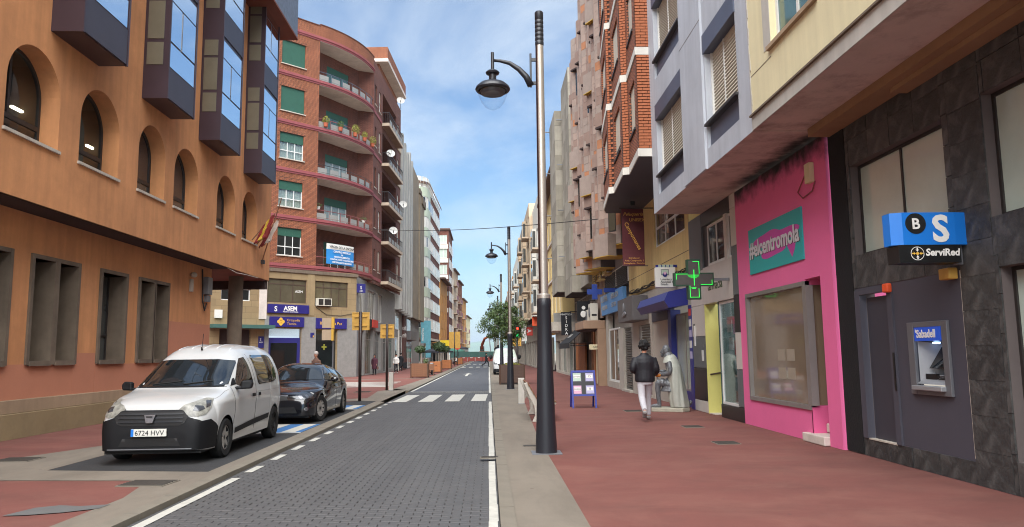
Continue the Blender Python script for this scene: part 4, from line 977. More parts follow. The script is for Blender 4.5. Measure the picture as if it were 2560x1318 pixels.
    q0 = pts[i0] + nrm[8] * 0.22; rr = (pts[i1] - pts[i0]).normalized(); nn = Vector((rr.y, -rr.x, 0)); q0 = pts[i0] + nn * 0.28
    W = (pts[i1] - pts[i0]).length
    for (tx, z, sz, m_) in (('VIRGEN DE LA ENCINA', 9.72, 0.25, 'text_black'), ('CENTRO MEDICO', 9.38, 0.22, 'text_white'), ('DE', 9.19, 0.15, 'text_white'), ('RECONOCIMIENTO', 9.0, 0.18, 'text_white'), ('CONDUCTORES Y CAZADORES', 8.80, 0.17, 'text_white'), ('CERTIFICADOS MEDICOS', 8.58, 0.18, 'text_white')):
        c = q0 + rr * (W / 2); text(s, tx, m_, (c.x, c.y, z), tuple(rr), Z3, sz, align='CENTER', bold=0.004)
    s = thing('ground_sign', 'small red shop sign on the granite street front', 'sign', FG.p(5, 4.0, 0)); boxpart('board', 'sign_red', s, FG, 5.2, 7.6, 3.95, 4.6, 0.02, 0.25); boxpart('board', 'sign_black', s, FG, 3.5, 5.2, 3.95, 4.6, 0.02, 0.2)
    # satellite dishes
    for k, (a, z, lab) in enumerate(((4.0, 19.7, 'white satellite dish on a balcony of the third brick floor'), (10.8, 16.4, 'white satellite dish on the far end of a middle brick balcony'), (5.6, 12.9, 'white satellite dish above the lower brick balconies'), (9.0, 26.4, 'white satellite dish on the top brick balcony'))):
        s = thing('satellite_dish', lab, 'satellite dish', FSt.p(a, z, 0.7), 'satellite dishes on the brick building')
        c = Vector(FSt.p(a, z, 0.75)); b2 = MB(); prof = [(0.02, 0.09), (0.17, 0.075), (0.3, 0.035), (0.39, -0.015)]
        ax = Vector((0.25, -0.9, 0.35)).normalized(); e = ax.orthogonal().normalized(); g2 = ax.cross(e)
        vs = []; nn2 = 18
        for (r_, h_) in prof:
            for j in range(nn2):
                th = 2 * math.pi * j / nn2; vs.append(tuple(c + e * r_ * math.cos(th) + g2 * r_ * math.sin(th) - ax * h_))
        b2.add(vs, [(i * nn2 + j, i * nn2 + (j + 1) % nn2, (i + 1) * nn2 + (j + 1) % nn2, (i + 1) * nn2 + j) for i in range(3) for j in range(nn2)] + [tuple(range(nn2))])
        b2.build('reflector', 'dish', s, smooth=True)
        MB().cyl(tuple(c), tuple(c - Vector((0, 0, 0.9))), 0.025, n=6).build('mast', 'rail_dark', s); MB().cyl(tuple(c - Vector((0, 0, 0.4))), tuple(c + ax * 0.5), 0.012, n=6).build('feed_arm', 'rail_dark', s)
    # potted shrubs on the fourth balcony
    for k, (i, sc) in enumerate(((2, 1.0), (7, 0.95), (13, 1.25), (18, 0.9), (24, 1.15))):
        p = pts[i] + nrm[i] * 0.10; z = bands[3]
        s = thing('potted_shrub', ['first round shrub on the planted brick balcony counted from the orange building', 'second round shrub on the planted brick balcony', 'third and tallest clipped shrub on the planted brick balcony', 'fourth shrub on the planted brick balcony', 'last shrub at the far end of the planted brick balcony'][k], 'potted plant', (p.x, p.y, z + 0.45), 'shrubs on the brick balcony')
        MB().lathe((p.x, p.y, z + 0.42), [(0.001, 0), (0.14, 0), (0.18, 0.3), (0.16, 0.3), (0.001, 0.27)], 12).build('pot', 'terracotta', s)
        foliage('foliage', (p.x, p.y, z + 0.85 + 0.1 * sc), (0.33 * sc, 0.33 * sc, 0.4 * sc), 420, 0.07, 'leaf_yellow' if k != 1 else 'leaf', s)
    for k, (i, z, lab) in enumerate(((1, 12.6, 'hanging plant at the near end of the lower brick balcony'), (21, 12.4, 'hanging pot near the far end of the lower brick balcony'))):
        p = pts[i] + nrm[i] * -0.3
        s = thing('hanging_plant', lab, 'potted plant', (p.x, p.y, z), 'hanging plants on the brick balcony')
        MB().lathe((p.x, p.y, z), [(0.001, 0), (0.12, 0.02), (0.17, 0.22), (0.001, 0.2)], 10).build('pot', 'sign_white', s); MB().cyl((p.x, p.y, z + 0.2), (p.x, p.y, 14.85), 0.008, n=5).build('chain', 'rail_dark', s)
        foliage('foliage', (p.x, p.y, z + 0.3), (0.35, 0.3, 0.25), 160, 0.07, 'leaf', s)
def foliage(name, c, r, n, size, m, parent, hollow=0.55, flat=False, seed=None):
    b = MB(); rnd = random.Random(seed if seed is not None else int(abs(c[0] * 131 + c[1] * 17 + n)))
    for _ in range(n):
        while True:
            v = Vector((rnd.uniform(-1, 1), rnd.uniform(-1, 1), rnd.uniform(-1, 1)))
            l = v.length
            if hollow < l < 1: break
        bump_ = 0.88 + 0.12 * math.sin(v.x * 7 + v.y * 5) * math.cos(v.z * 6)
        p = Vector((c[0] + v.x * r[0] * bump_, c[1] + v.y * r[1] * bump_, c[2] + v.z * r[2] * bump_))
        d = (v.normalized() + Vector((rnd.uniform(-1, 1), rnd.uniform(-1, 1), rnd.uniform(-0.6, 1))) * 0.9).normalized()
        e = d.orthogonal().normalized(); e.rotate(Matrix.Rotation(rnd.uniform(0, 6.28), 3, d)); g = d.cross(e)
        s = size * rnd.uniform(0.6, 1.3)
        b.quad(tuple(p - e * s * 0.32), tuple(p + g * s * 0.5 - d * s * 0.1), tuple(p + e * s * 0.32), tuple(p - g * s * 0.5 + d * s * 0.1))
    return b.build(name, m, parent)
brick_corner()
# ------------------------------------------------------------------ bank with yellow upper storey (near right)
UPX = 4.45
def bank_building():
    t = thing('bank_building', 'dark slate bank front under a cream upper storey', 'building', (7, 8, 0))
    W = FX(5.75, -1); Y0, Y1 = -4.0, 11.98; Z1 = 5.5
    # backing wall with openings
    wins = [(8.92, 11.33, 3.05, 4.48, 'w1'), (5.6, 8.17, 3.08, 4.53, 'w2'), (5.0, 8.10, 0.36, 2.50, 'w3'), (1.5, 4.6, 0.36, 2.5, 'w4'), (2.2, 5.2, 3.08, 4.53, 'w5'), (-3.5, 1.0, 0.36, 2.5, 'w6'), (-3, 1.8, 3.08, 4.53, 'w7')]
    panel = (8.80, 11.42, 0.27, 2.54)
    wall(t, W, Y0, Y1, 0, Z1, [w[:4] for w in wins] + [panel], 'stone_joint', 0.3, name='backing_wall')
    # slate tiles, each its own piece, over the backing
    tms = {}
    def tile(a0, a1, z0, z1):
        w, h = round(a1 - a0, 2), round(z1 - z0, 2); key = (w, h, random.choice(('slate_tile', 'slate_tile', 'slate_tile_b', 'slate_tile_c')))
        if key not in tms:
            b = MB(); b.box(-0.02, 0.0, -w / 2 + 0.003, w / 2 - 0.003, -h / 2 + 0.003, h / 2 - 0.003); me = b.mesh('slate'); me.materials.append(M[key[2]]); tms[key] = me
        piece('slate', tms[key], t, (5.75 + random.uniform(-0.004, 0.004), (a0 + a1) / 2, (z0 + z1) / 2))
    As = sorted({Y0, Y1, *[x for w in wins for x in w[:2]], *panel[:2]}); Zs = sorted({0, 5.30, *[x for w in wins for x in w[2:4]], *panel[2:]})
    blocked = [w[:4] for w in wins] + [panel]
    # merge cells into vertical strips: simple approach, cut each free cell into tiles about 0.6 x 0.4
    for i in range(len(As) - 1):
        j = 0
        while j < len(Zs) - 1:
            def free(k): 
                ca, cz = (As[i] + As[i + 1]) / 2, (Zs[k] + Zs[k + 1]) / 2
                return not any(o[0] < ca < o[1] and o[2] < cz < o[3] for o in blocked)
            if not free(j): j += 1; continue
            k = j
            while k < len(Zs) - 1 and free(k): k += 1
            a0, a1, z0, z1 = As[i], As[i + 1], Zs[j], Zs[k]
            na = max(1, round((a1 - a0) / 0.62)); nz = max(1, round((z1 - z0) / 0.42))
            for p in range(na):
                for q in range(nz): tile(a0 + (a1 - a0) * p / na, a0 + (a1 - a0) * (p + 1) / na, z0 + (z1 - z0) * q / nz, z0 + (z1 - z0) * (q + 1) / nz)
            j = k
    # windows
    for (a0, a1, z0, z1, nm) in wins:
        window(t, W, a0, a1, z0, z1, d=-0.12, fw=0.045, cols=2 if nm in ('w1',) else 1, fm='frame_dark', pm='glass_pale')
    # grey panel with recessed door and cash machine
    pr = wall(t, W, 8.80, 11.42, 0.27, 2.54, [(10.47, 11.25, 0.27, 2.43, 0.08), (9.16, 9.92, 1.05, 1.92, 0.1)], 'panel_grey', 0.12, name='grey_panel', d=0.012)
    boxpart('door', 'panel_grey_dark', t, W, 10.52, 11.2, 0.27, 2.38, -0.09, -0.05); boxpart('door_frame', 'panel_grey', t, W, 11.25, 11.40, 0.27, 2.50, 0.012, 0.04); boxpart('door_frame', 'panel_grey', t, W, 10.34, 10.47, 0.27, 2.50, 0.012, 0.04); boxpart('door_frame', 'panel_grey', t, W, 10.47, 11.25, 2.43, 2.50, 0.012, 0.04)
    hd = MB(); hd.fbox(W, 10.36, 10.40, 1.02, 1.55, 0.012, 0.05); hd.build('door_handle', 'sign_black', t)
    boxpart('threshold', 'stone_sill', t, W, 10.47, 11.25, 0.255, 0.275, -0.1, 0.03)
    cr = MB(); cr.fbox(W, 8.79, 8.805, 0.3, 2.54, 0.0, 0.02); cr.build('panel_edge', 'stone_sill', t)
    al = MB(); al.fbox(W, 10.33, 10.47, 2.40, 2.53, 0.02, 0.10); al.build('alarm_lamp', 'orange_sign', t, bevel=0.02)
    bx = MB(); bx.fbox(W, 8.83, 9.04, 2.44, 2.58, 0.02, 0.14); bx.build('junction_box', 'sign_ochre', t, bevel=0.015)
    at = thing('cash_machine', 'grey cash machine with blue lit header set in the grey panel', 'cash machine', W.p(9.54, 1.05, 0))
    sur = MB()
    sur.fbox(W, 9.10, 9.22, 1.0, 1.95, 0.013, 0.055); sur.fbox(W, 9.84, 9.98, 1.0, 1.95, 0.013, 0.055); sur.fbox(W, 9.22, 9.84, 1.88, 1.95, 0.013, 0.055); sur.fbox(W, 9.22, 9.84, 1.0, 1.08, 0.013, 0.055)
    sur.build('surround', 'atm_grey', at, bevel=0.006)
    boxpart('header', 'screen_blue', at, W, 9.24, 9.82, 1.70, 1.88, 0.0, 0.05)
    text(at, "'Sabadell", 'text_white', W.p(9.79, 1.745, 0.054), (0, -1, 0), (0, 0, 1), 0.145, ext=0.002, bold=0.004, xs=0.9)
    rec = MB(); P = W.p
    rec.quad(P(9.84, 1.70, 0.0), P(9.84, 1.12, 0.0), P(9.70, 1.2, -0.25), P(9.70, 1.66, -0.25)); rec.build('recess_side', 'atm_light', at)
    rec = MB(); rec.quad(P(9.22, 1.70, 0.0), P(9.22, 1.12, 0.0), P(9.30, 1.2, -0.25), P(9.30, 1.66, -0.25)); rec.quad(P(9.22, 1.70, 0.0), P(9.84, 1.70, 0.0), P(9.70, 1.66, -0.25), P(9.30, 1.66, -0.25)); rec.quad(P(9.30, 1.66, -0.25), P(9.70, 1.66, -0.25), P(9.70, 1.2, -0.25), P(9.30, 1.2, -0.25)); rec.build('recess', 'plastic_dark', at)
    scr = MB(); scr.quad(P(9.32, 1.62, -0.20), P(9.64, 1.62, -0.20), P(9.72, 1.34, -0.06), P(9.26, 1.34, -0.06)); scr.build('screen', 'glass_dark', at)
    k = MB(); k.quad(P(9.22, 1.14, 0.05), P(9.84, 1.14, 0.05), P(9.80, 1.26, -0.12), P(9.26, 1.26, -0.12)); k.build('keyboard_shelf', 'atm_light', at)
    kp = MB()
    for i in range(4):
        for j in range(3): kp.fbox(W, 9.30 + i * 0.05, 9.34 + i * 0.05, 1.205 + j * 0.018, 1.215 + j * 0.018, -0.06, -0.02)
    kp.build('keypad', 'frame_dark', at); boxpart('card_slot', 'sign_black', at, W, 9.52, 9.76, 1.20, 1.27, -0.07, -0.03); boxpart('ledge', 'atm_light', at, W, 9.20, 9.86, 1.06, 1.12, 0.01, 0.12, bevel=0.01)
    boxpart('lamp', 'led_blue', at, W, 9.50, 9.60, 1.665, 1.68, -0.10, -0.06)
    # soot-stained corner, beam, soffit
    MB().box(5.36, 5.76, Y0, 11.9, 5.13, 5.268).build('beam', 'beam_tan', t); MB().box(5.50, 5.76, Y0, 9.6, 5.06, 5.128).build('beam_step', 'beam_tan', t)
    MB().box(UPX + 0.002, 5.70, Y0, 11.97, 5.27, 5.5).build('soffit', 'soffit_mauve', t)
    boxpart('soot_stain', 'soot', t, W, 11.43, 11.97, 0.02, 5.29, 0.022, 0.03)
    # upper storey
    Uf = FX(UPX, -1)
    wall(t, Uf, Y0, 11.92, 5.25, 16, [(9.42, 10.98, 6.34, 7.9), (5.5, 7.1, 6.34, 7.9), (9.42, 10.98, 9.4, 10.95)], 'cream', 0.16, name='upper_wall')
    boxpart('fascia', 'slab_fascia', t, Uf, Y0, 11.9, 5.245, 5.47, 0.0, 0.02); boxpart('drip_lip', 'concrete_dark', t, Uf, Y0, 11.92, 5.47, 5.50, 0.0, 0.06)
    for (a, z) in ((9.42, 6.34), (5.5, 6.34), (9.42, 9.4)):
        window(t, Uf, a, a + 1.56, z, z + 1.56, d=-0.1, fw=0.07, cols=2, fm='frame_white', pm='glass_green', sill=('concrete_band', 0.06))
        boxpart('window_trim', 'slab_fascia', t, Uf, a + 1.565, a + 1.85, z, z + 1.6, 0.0, 0.006)
    boxpart('groove', 'concrete_dark', t, Uf, 11.0, 11.9, 6.16, 6.175, 0.0, 0.003)
    MB().box(4.6, 12, Y0, 11.9, 15.9, 16).build('roof', 'roof_brown', t)
    # projecting sign
    s = thing('bank_sign', 'blue projecting bank sign with white S above a black ServiRed panel', 'sign', (5.4, 8.6, 2.7))
    b = MB(); y = 8.60; z0, z1 = 2.83, 3.22
    # plan: flat centre, angled ends
    pl = [(4.830, y + 0.06), (4.950, y), (5.590, y), (5.76, y + 0.02), (5.76, y + 0.26), (5.590, y + 0.28), (4.950, y + 0.28), (4.830, y + 0.22)]
    b.prism([(px, py, z0) for px, py in pl], (0, 0, z1 - z0)); b.build('blue_box', 'sabadell_blue', s)
    b = MB(); b.box(4.890, 5.640, y + 0.005, y + 0.27, z0 - 0.215, z0 - 0.002); b.build('black_box', 'sign_black', s)
    b = MB(); b.cyl((5.110, y - 0.001, 3.085), (5.110, y - 0.006, 3.085), 0.125, n=32); b.build('roundel', 'sign_black', s)
    text(s, 'B', 'text_white', (5.110, y - 0.008, 3.022), (1, 0, 0), (0, 0, 1), 0.18, ext=0.002, align='CENTER', bold=0.004)
    text(s, 'S', 'text_white', (5.410, y - 0.004, 2.875), (1, 0, 0), (0, 0, 1), 0.44, ext=0.002, align='CENTER', bold=0.014)
    text(s, 'ServiRed', 'text_white', (5.210, y + 0.002, 2.70), (1, 0, 0), (0, 0, 1), 0.115, ext=0.001, bold=0.004, shear=0.12)
    b = MB(); 
    for i in range(28):
        t0, t1 = 2 * math.pi * i / 28, 2 * math.pi * (i + 1) / 28
        b.quad(*[(5.110 + r * math.cos(a), y + 0.002, 2.725 + r * math.sin(a)) for r, a in ((0.075, t0), (0.082, t0), (0.082, t1), (0.075, t1))])
    b.build('ring', 'text_white', s)
    for k2 in range(4):
        a = k2 * math.pi / 2; c_, s_ = math.cos(a), math.sin(a); b = MB()
        tri = [(0.02, 0.0), (0.05, 0.022), (0.043, 0.008), (0.07, 0.008), (0.07, -0.008), (0.043, -0.008), (0.05, -0.022)]
        b.add([(5.110 + x * c_ - zz * s_, y + 0.001, 2.725 + x * s_ + zz * c_) for x, zz in tri], [tuple(range(7))]); b.build('arrow', 'sign_yellow' if k2 % 2 == 0 else 'text_white', s)
    MB().cyl((5.110, y + 0.003, 2.725), (5.110, y, 2.725), 0.018, n=14).build('dot', 'sign_yellow', s)
    MB().box(5.640, 5.72, y + 0.1, y + 0.16, 2.6, 2.84).build('bracket', 'metal_grey', s)
bank_building()
# ------------------------------------------------------------------ grey-tiled building with the pink shop and the pharmacy beneath
def grey_building():
    t = thing('grey_tiled_building', 'grey tiled apartment block with cream roller shutters above pink shop', 'building', (7, 16, 0))
    Uf = FX(UPX, -1); Y0, Y1 = 11.92, 19.4; ZS = 5.25
    cols = [(12.55, 14.42), (16.2, 18.78)]; fl = [5.65, 8.74, 11.83, 14.92]
    ops = []
    for z in fl:
        for (a, b) in cols: ops.append((a, b, z, z + 2.4, 0.45))
    wall(t, Uf, Y0, Y1, ZS, 18.2, ops, 'tile_grey', 0.45, name='tiled_wall')
    edge = MB(); e0 = random.Random(4)
    z = ZS + 0.1
    while z < 10:
        h = e0.uniform(0.08, 0.2); w = e0.uniform(0.01, 0.045); edge.fbox(Uf, Y0 - w, Y0 + 0.005, z, z + h, 0.002, 0.014); z += h
    edge.build('broken_edge', 'slab_fascia', t)
    pier = MB(); pier.fbox(Uf, 14.5, 16.12, ZS + 0.002, 18.1, 0.0, 0.05); pier.build('pier', 'tile_grey', t)
    for z in fl:
        for (a, b) in cols:
            boxpart('spandrel', 'panel_blue', t, Uf, a, b, z, z + 0.45, -0.2, -0.06)
            boxpart('sill', 'frame_dark', t, Uf, a - 0.02, b + 0.02, z + 0.45, z + 0.50, -0.4, 0.06)
            boxpart('hood', 'panel_blue', t, Uf, a - 0.03, b + 0.03, z + 1.98, z + 2.38, -0.44, 0.03)
            # roller shutter: slats, each a piece
            sh = MB().fbox(Uf, a + 0.02, b - 0.02, z + 2.0, z + 2.1, -0.26, -0.17).build('shutter', 'shutter_cream', t)
            w = (b - a - 0.1); sl = MB(); sl.add([(0.006, -w / 2, -0.030), (-0.022, -w / 2, -0.012), (-0.010, -w / 2, 0.022), (0.006, w / 2, -0.030), (-0.022, w / 2, -0.012), (-0.010, w / 2, 0.022)], [(0, 3, 4, 1), (1, 4, 5, 2)]); me = sl.mesh('slat'); me.materials.append(M['shutter_cream'])
            hz0 = 0.62 if (a, z) == (12.55, 5.65) else 0.52
            zz = z + 2.0; n = 0
            while zz > z + hz0:
                piece('slat', me, sh, (UPX + 0.17, (a + b) / 2, zz)); zz -= 0.07; n += 1
            for (g0, g1, d0, d1) in ((a, a + 0.05, -0.26, -0.12), (b - 0.05, b, -0.26, -0.12), (a * 0.4 + b * 0.6 - 0.02, a * 0.4 + b * 0.6 + 0.02, -0.17, -0.145)): boxpart('shutter_guide', 'frame_white', sh, Uf, g0, g1, z + 0.5, z + 2.0, d0, d1)
            boxpart('pane', 'glass_dark', sh, Uf, a, b, z + 0.5, z + 2.0, -0.42, -0.40)
    MB().box(UPX + 0.05, 12, Y0, Y1, 18.1, 18.2).build('roof', 'roof_brown', t)
    MB().box(UPX + 0.002, 5.9, Y0 + 0.05, Y1, ZS, ZS + 0.05).build('soffit', 'soffit_mauve', t)
    MB().box(5.9, 12, Y1 - 0.02, Y1, ZS, 18).build('party_wall', 'cream_deep', t)
    for z in (8.4, 11.5): boxpart('joint', 'concrete_dark', t, Uf, 14.5, 16.12, z, z + 0.012, 0.05, 0.053)
grey_building()
def pink_shop():
    t = thing('pink_shop', 'bright pink shop front with papered display window', 'shop', (5.9, 14, 0))
    W = FX(5.68, -1); Y0, Y1 = 12.02, 16.62
    wall(t, W, Y0, Y1, 0, 5.22, [(13.10, 16.16, 0.55, 2.83, 0.08), (12.48, 13.10, 0.0, 2.86, 1.4)], 'pink', 0.08, name='wall')
    MB().box(5.68, 5.9, Y0 - 0.004, Y0, 0, 5.22).build('wall_end', 'pink', t)
    # shop-window box: front and side panes behind grey frames
    win = MB(); win.fbox(W, 13.1, 16.16, 0.55, 0.63, -0.08, 0.03); win.fbox(W, 13.1, 16.16, 2.75, 2.83, -0.08, 0.03); win.fbox(W, 13.02, 13.18, 0.63, 2.75, -0.10, 0.03); win.fbox(W, 16.08, 16.16, 0.63, 2.75, -0.08, 0.03)
    w = win.build('display_window', 'frame_grey', t); boxpart('pane', 'glass_paper', w, W, 13.18, 16.08, 0.63, 2.75, -0.06, -0.05)
    MB().box(5.79, 7.0, 13.095, 13.11, 0.63, 2.76).build('pane', 'glass_paper', w); MB().box(5.68, 7.0, 13.09, 13.13, 0.0, 0.6).build('recess_base', 'pink_dark', t)
    MB().box(6.9, 7.0, 12.48, 13.1, 0, 2.86).build('shop_door', 'glass_paper', t)
    for i, (y0, h) in enumerate(((0.0, 0.15), (0.32, 0.32))):
        MB().box(5.58 + y0, 7.0, 12.49, 13.36 - i * 0.28, h - 0.15 if i else 0.0, h).build('step', 'marble_step', t, bevel=0.015)
    pp = MB()
    for (a, z) in ((14.3, 1.40), (13.85, 1.40), (14.3, 1.05), (13.85, 1.05)): pp.fbox(W, a, a + 0.36, z, z + 0.22, -0.049, -0.046)
    pp.build('notice', 'notice_tan', w)
    MB().tube([W.p(12.75, 4.72, 0.02), W.p(13.1, 4.45, 0.03), W.p(12.9, 4.3, 0.03), W.p(12.5, 4.35, 0.03), W.p(12.4, 4.5, 0.02)], 0.012, 6).build('cable', 'rail_red', t); boxpart('junction_box', 'cream', t, W, 12.45, 12.66, 4.5, 4.85, 0.0, 0.09, bevel=0.01)
    s = thing('shop_sign', 'teal #elcentromola sign on the pink shop front', 'sign', W.p(14.4, 3.2, 0))
    boxpart('board', 'teal', s, W, 13.03, 15.76, 3.22, 4.18, 0.0, 0.03)
    b = MB()                                                          # magenta splash with a drip
    pts = []
    for i in range(40):
        a = 2 * math.pi * i / 40; r = 1 + 0.22 * math.sin(3 * a + 0.5) + 0.15 * math.sin(5 * a)
        pts.append((14.35 - 0.95 * r * math.cos(a), min(4.14, max(3.27, 3.74 + 0.26 * r * math.sin(a)))))
    b.add([W.p(a, z, 0.032) for a, z in pts], [tuple(range(40))]); b.build('splash', 'teal_pink', s)
    b = MB(); b.add([W.p(a, z, 0.0325) for a, z in ((13.75, 3.6), (13.3, 3.6), (13.38, 3.45), (13.5, 3.32), (13.62, 3.45))], [(0, 1, 2, 3, 4)]); b.build('splash', 'teal_pink', s)
    text(s, '#elcentromola', 'frame_dark', W.p(15.675, 3.575, 0.034), (0, -1, 0), (0, 0, 1), 0.46, ext=0.002, bold=0.012, xs=0.93); text(s, '#elcentromola', 'letter_grey', W.p(15.69, 3.585, 0.039), (0, -1, 0), (0, 0, 1), 0.46, ext=0.002, bold=0.012, xs=0.93)
pink_shop()
def pharmacy():
    t = thing('pharmacy', 'pharmacy front with chequered white, grey and black pillars', 'shop', (5.9, 18.5, 0))
    W = FX(5.68, -1)
    # pillars faced in square panels
    def pillar(a0, a1, lv, nm='pillar_panel'):
        for (z0, z1, m) in lv: boxpart(nm, m, t, W, a0 + 0.003, a1 - 0.003, z0 + 0.004, z1 - 0.004, -0.3, 0.0, bevel=0.006)
    pillar(16.62, 17.02, ((0.0, 0.34, 'col_black'), (0.34, 1.18, 'col_grey'), (1.18, 2.02, 'col_white'), (2.02, 2.88, 'col_black'), (2.88, 4.02, 'col_grey'), (4.02, 4.9, 'col_white'), (4.9, 5.24, 'col_white')))
    pillar(19.38, 20.62, ((0.0, 0.30, 'col_white'), (0.30, 1.16, 'col_black'), (1.16, 2.0, 'col_grey'), (2.0, 2.82, 'col_white'), (2.82, 3.75, 'col_white'), (3.75, 5.24, 'col_grey')))
    boxpart('beam', 'col_white', t, W, 17.02, 19.38, 2.82, 3.78, -0.3, -0.004)
    boxpart('upper_wall', 'col_black', t, W, 17.02, 20.0, 4.88, 5.24, -0.3, -0.01)
    window(t, W, 17.55, 19.05, 3.80, 4.85, d=-0.06, fw=0.06, cols=2, fm='frame_white', pm='glass_dark'); window(t, W, 17.05, 17.35, 3.80, 4.85, d=-0.06, fw=0.05, cols=1, fm='frame_white', pm='glass_grey')
    boxpart('infill', 'col_white', t, W, 17.35, 17.55, 3.78, 4.88, -0.2, -0.01); boxpart('infill', 'col_black', t, W, 19.05, 19.38, 3.78, 4.88, -0.2, -0.05)
    # display window
    w = window(t, W, 17.02, 18.30, 0.32, 2.80, d=-0.05, fw=0.06, cols=1, fm='frame_white', pm='glass_clear', name='display_window')
    boxpart('stall_riser', 'col_black', t, W, 17.02, 18.32, 0.0, 0.31, -0.3, -0.01)
    MB().box(6.6, 6.65, 16.9, 19.4, 0, 2.8).build('display_back', 'poster_green', t); MB().box(5.75, 6.6, 17.02, 18.3, 0.31, 0.36).build('display_floor', 'col_white', t)
    for i, (y, z, wd, hh, m, x) in enumerate(((17.2, 2.0, 0.5, 0.4, 'poster_pink', 5.86), (17.75, 2.05, 0.35, 0.3, 'poster_a', 5.84), (17.2, 1.5, 0.5, 0.35, 'sign_red', 5.88), (17.75, 1.62, 0.3, 0.3, 'poster_a', 5.86), (17.15, 1.05, 0.5, 0.25, 'sign_red', 5.9), (17.3, 0.4, 0.6, 0.7, 'leaf_dark', 6.3), (17.85, 0.4, 0.35, 0.95, 'poster_green', 6.1))):
        MB().box(x, x + 0.02, y, y + wd, z, z + hh).build('display_poster', m, t)
    MB().box(5.68, 6.62, 19.36, 19.379, 0.0, 2.82).build('recess_wall', 'reveal_yellow', t); MB().box(5.70, 6.4, 18.9, 19.36, 0.0, 0.02).build('doorstep', 'marble_step', t)
    MB().cyl((5.75, 19.33, 1.0), (6.5, 19.33, 1.12), 0.02, n=8).build('handrail', 'frame_brown', t); MB().box(5.72, 6.6, 18.32, 18.36, 0.0, 2.82).build('door_side', 'glass_green', t); MB().box(6.5, 6.54, 18.36, 19.36, 0, 2.8).build('entrance_door', 'glass_green', t)
    for (a, z, h_, wd, m) in ((19.6, 1.35, 0.28, 0.16, 'poster_a'), (20.35, 2.0, 0.35, 0.1, 'frame_dark')): boxpart('notice', m, t, W, a, a + wd, z, z + h_, 0.0, 0.012)
    boxpart('intercom', 'metal_grey', t, W, 19.5, 19.58, 1.7, 1.78, 0.0, 0.02)
    boxpart('conduit', 'frame_white', t, W, 20.3, 20.36, 1.75, 2.3, 0.0, 0.03)
    tx = text(t, 'farmacia', 'leaf_dark', W.p(19.0, 3.15, 0.0), (0, -1, 0), (0, 0, 1), 0.36)
    # green cross
    s = thing('pharmacy_cross', 'lit green pharmacy cross projecting over the pavement', 'sign', (4.85, 17.2, 2.9))
    y = 17.2; c = (4.83, 3.28); a_, b_ = 0.47, 0.155
    pl = [(-b_, -a_), (b_, -a_), (b_, -b_), (a_, -b_), (a_, b_), (b_, b_), (b_, a_), (-b_, a_), (-b_, b_), (-a_, b_), (-a_, -b_), (-b_, -b_)]
    MB().prism([(c[0] + x, y + 0.14, c[1] + z) for x, z in pl], (0, -0.14, 0)).build('housing', 'cross_green', s)
    k = 0.88; pl2 = [(x - math.copysign(0.03, x), z - math.copysign(0.03, z)) for x, z in pl]
    b = MB(); b.add([(c[0] + x, y - 0.003, c[1] + z) for x, z in pl2], [(0, 1, 2, 5, 6, 7, 8, 11), (2, 3, 4, 5), (8, 9, 10, 11)]); b.build('face', 'cross_face', s)
    def led(x0, z0, x1, z1, w=0.008):
        MB().box(c[0] + min(x0, x1) - w / 2, c[0] + max(x0, x1) + w / 2, y - 0.012, y - 0.004, c[1] + min(z0, z1) - w / 2, c[1] + max(z0, z1) + w / 2).build('led_line', 'led_green', s)
    i_ = 0.05
    led(-a_ + i_, b_ - i_ * 0.6, -b_, b_ - i_ * 0.6); led(-a_ + i_, b_ - i_ * 0.6, -a_ + i_, 0.0); led(b_ - i_ * 0.6, a_ - i_, b_ - i_ * 0.6, b_ - 0.02); led(-0.02, a_ - i_, b_ - i_ * 0.6, a_ - i_)
    led(b_, -b_ + i_ * 0.6, a_ - i_, -b_ + i_ * 0.6); led(a_ - i_, -b_ + i_ * 0.6, a_ - i_, -0.02); led(-b_ + i_, -b_, -b_ + i_, -a_ + i_); led(-b_ + i_, -a_ + i_, b_ - i_, -a_ + i_); led(b_ - i_, -a_ + i_, b_ - i_, -b_ - 0.06)
    led(0.0, 0.22, 0.0, -0.14, 0.012)
    for j, ww in enumerate((0.15, 0.14, 0.12, 0.08)): led(-ww, 0.10 - j * 0.022, ww * 0.8, 0.10 - j * 0.022, 0.006)
    led(-0.07, -0.2, 0.04, -0.2); led(-0.05, -0.22, 0.03, -0.22, 0.008)
    MB().box(c[0] + a_, 5.68, y + 0.04, y + 0.10, c[1] - 0.03, c[1] + 0.03).build('bracket', 'metal_grey', s)
pharmacy()
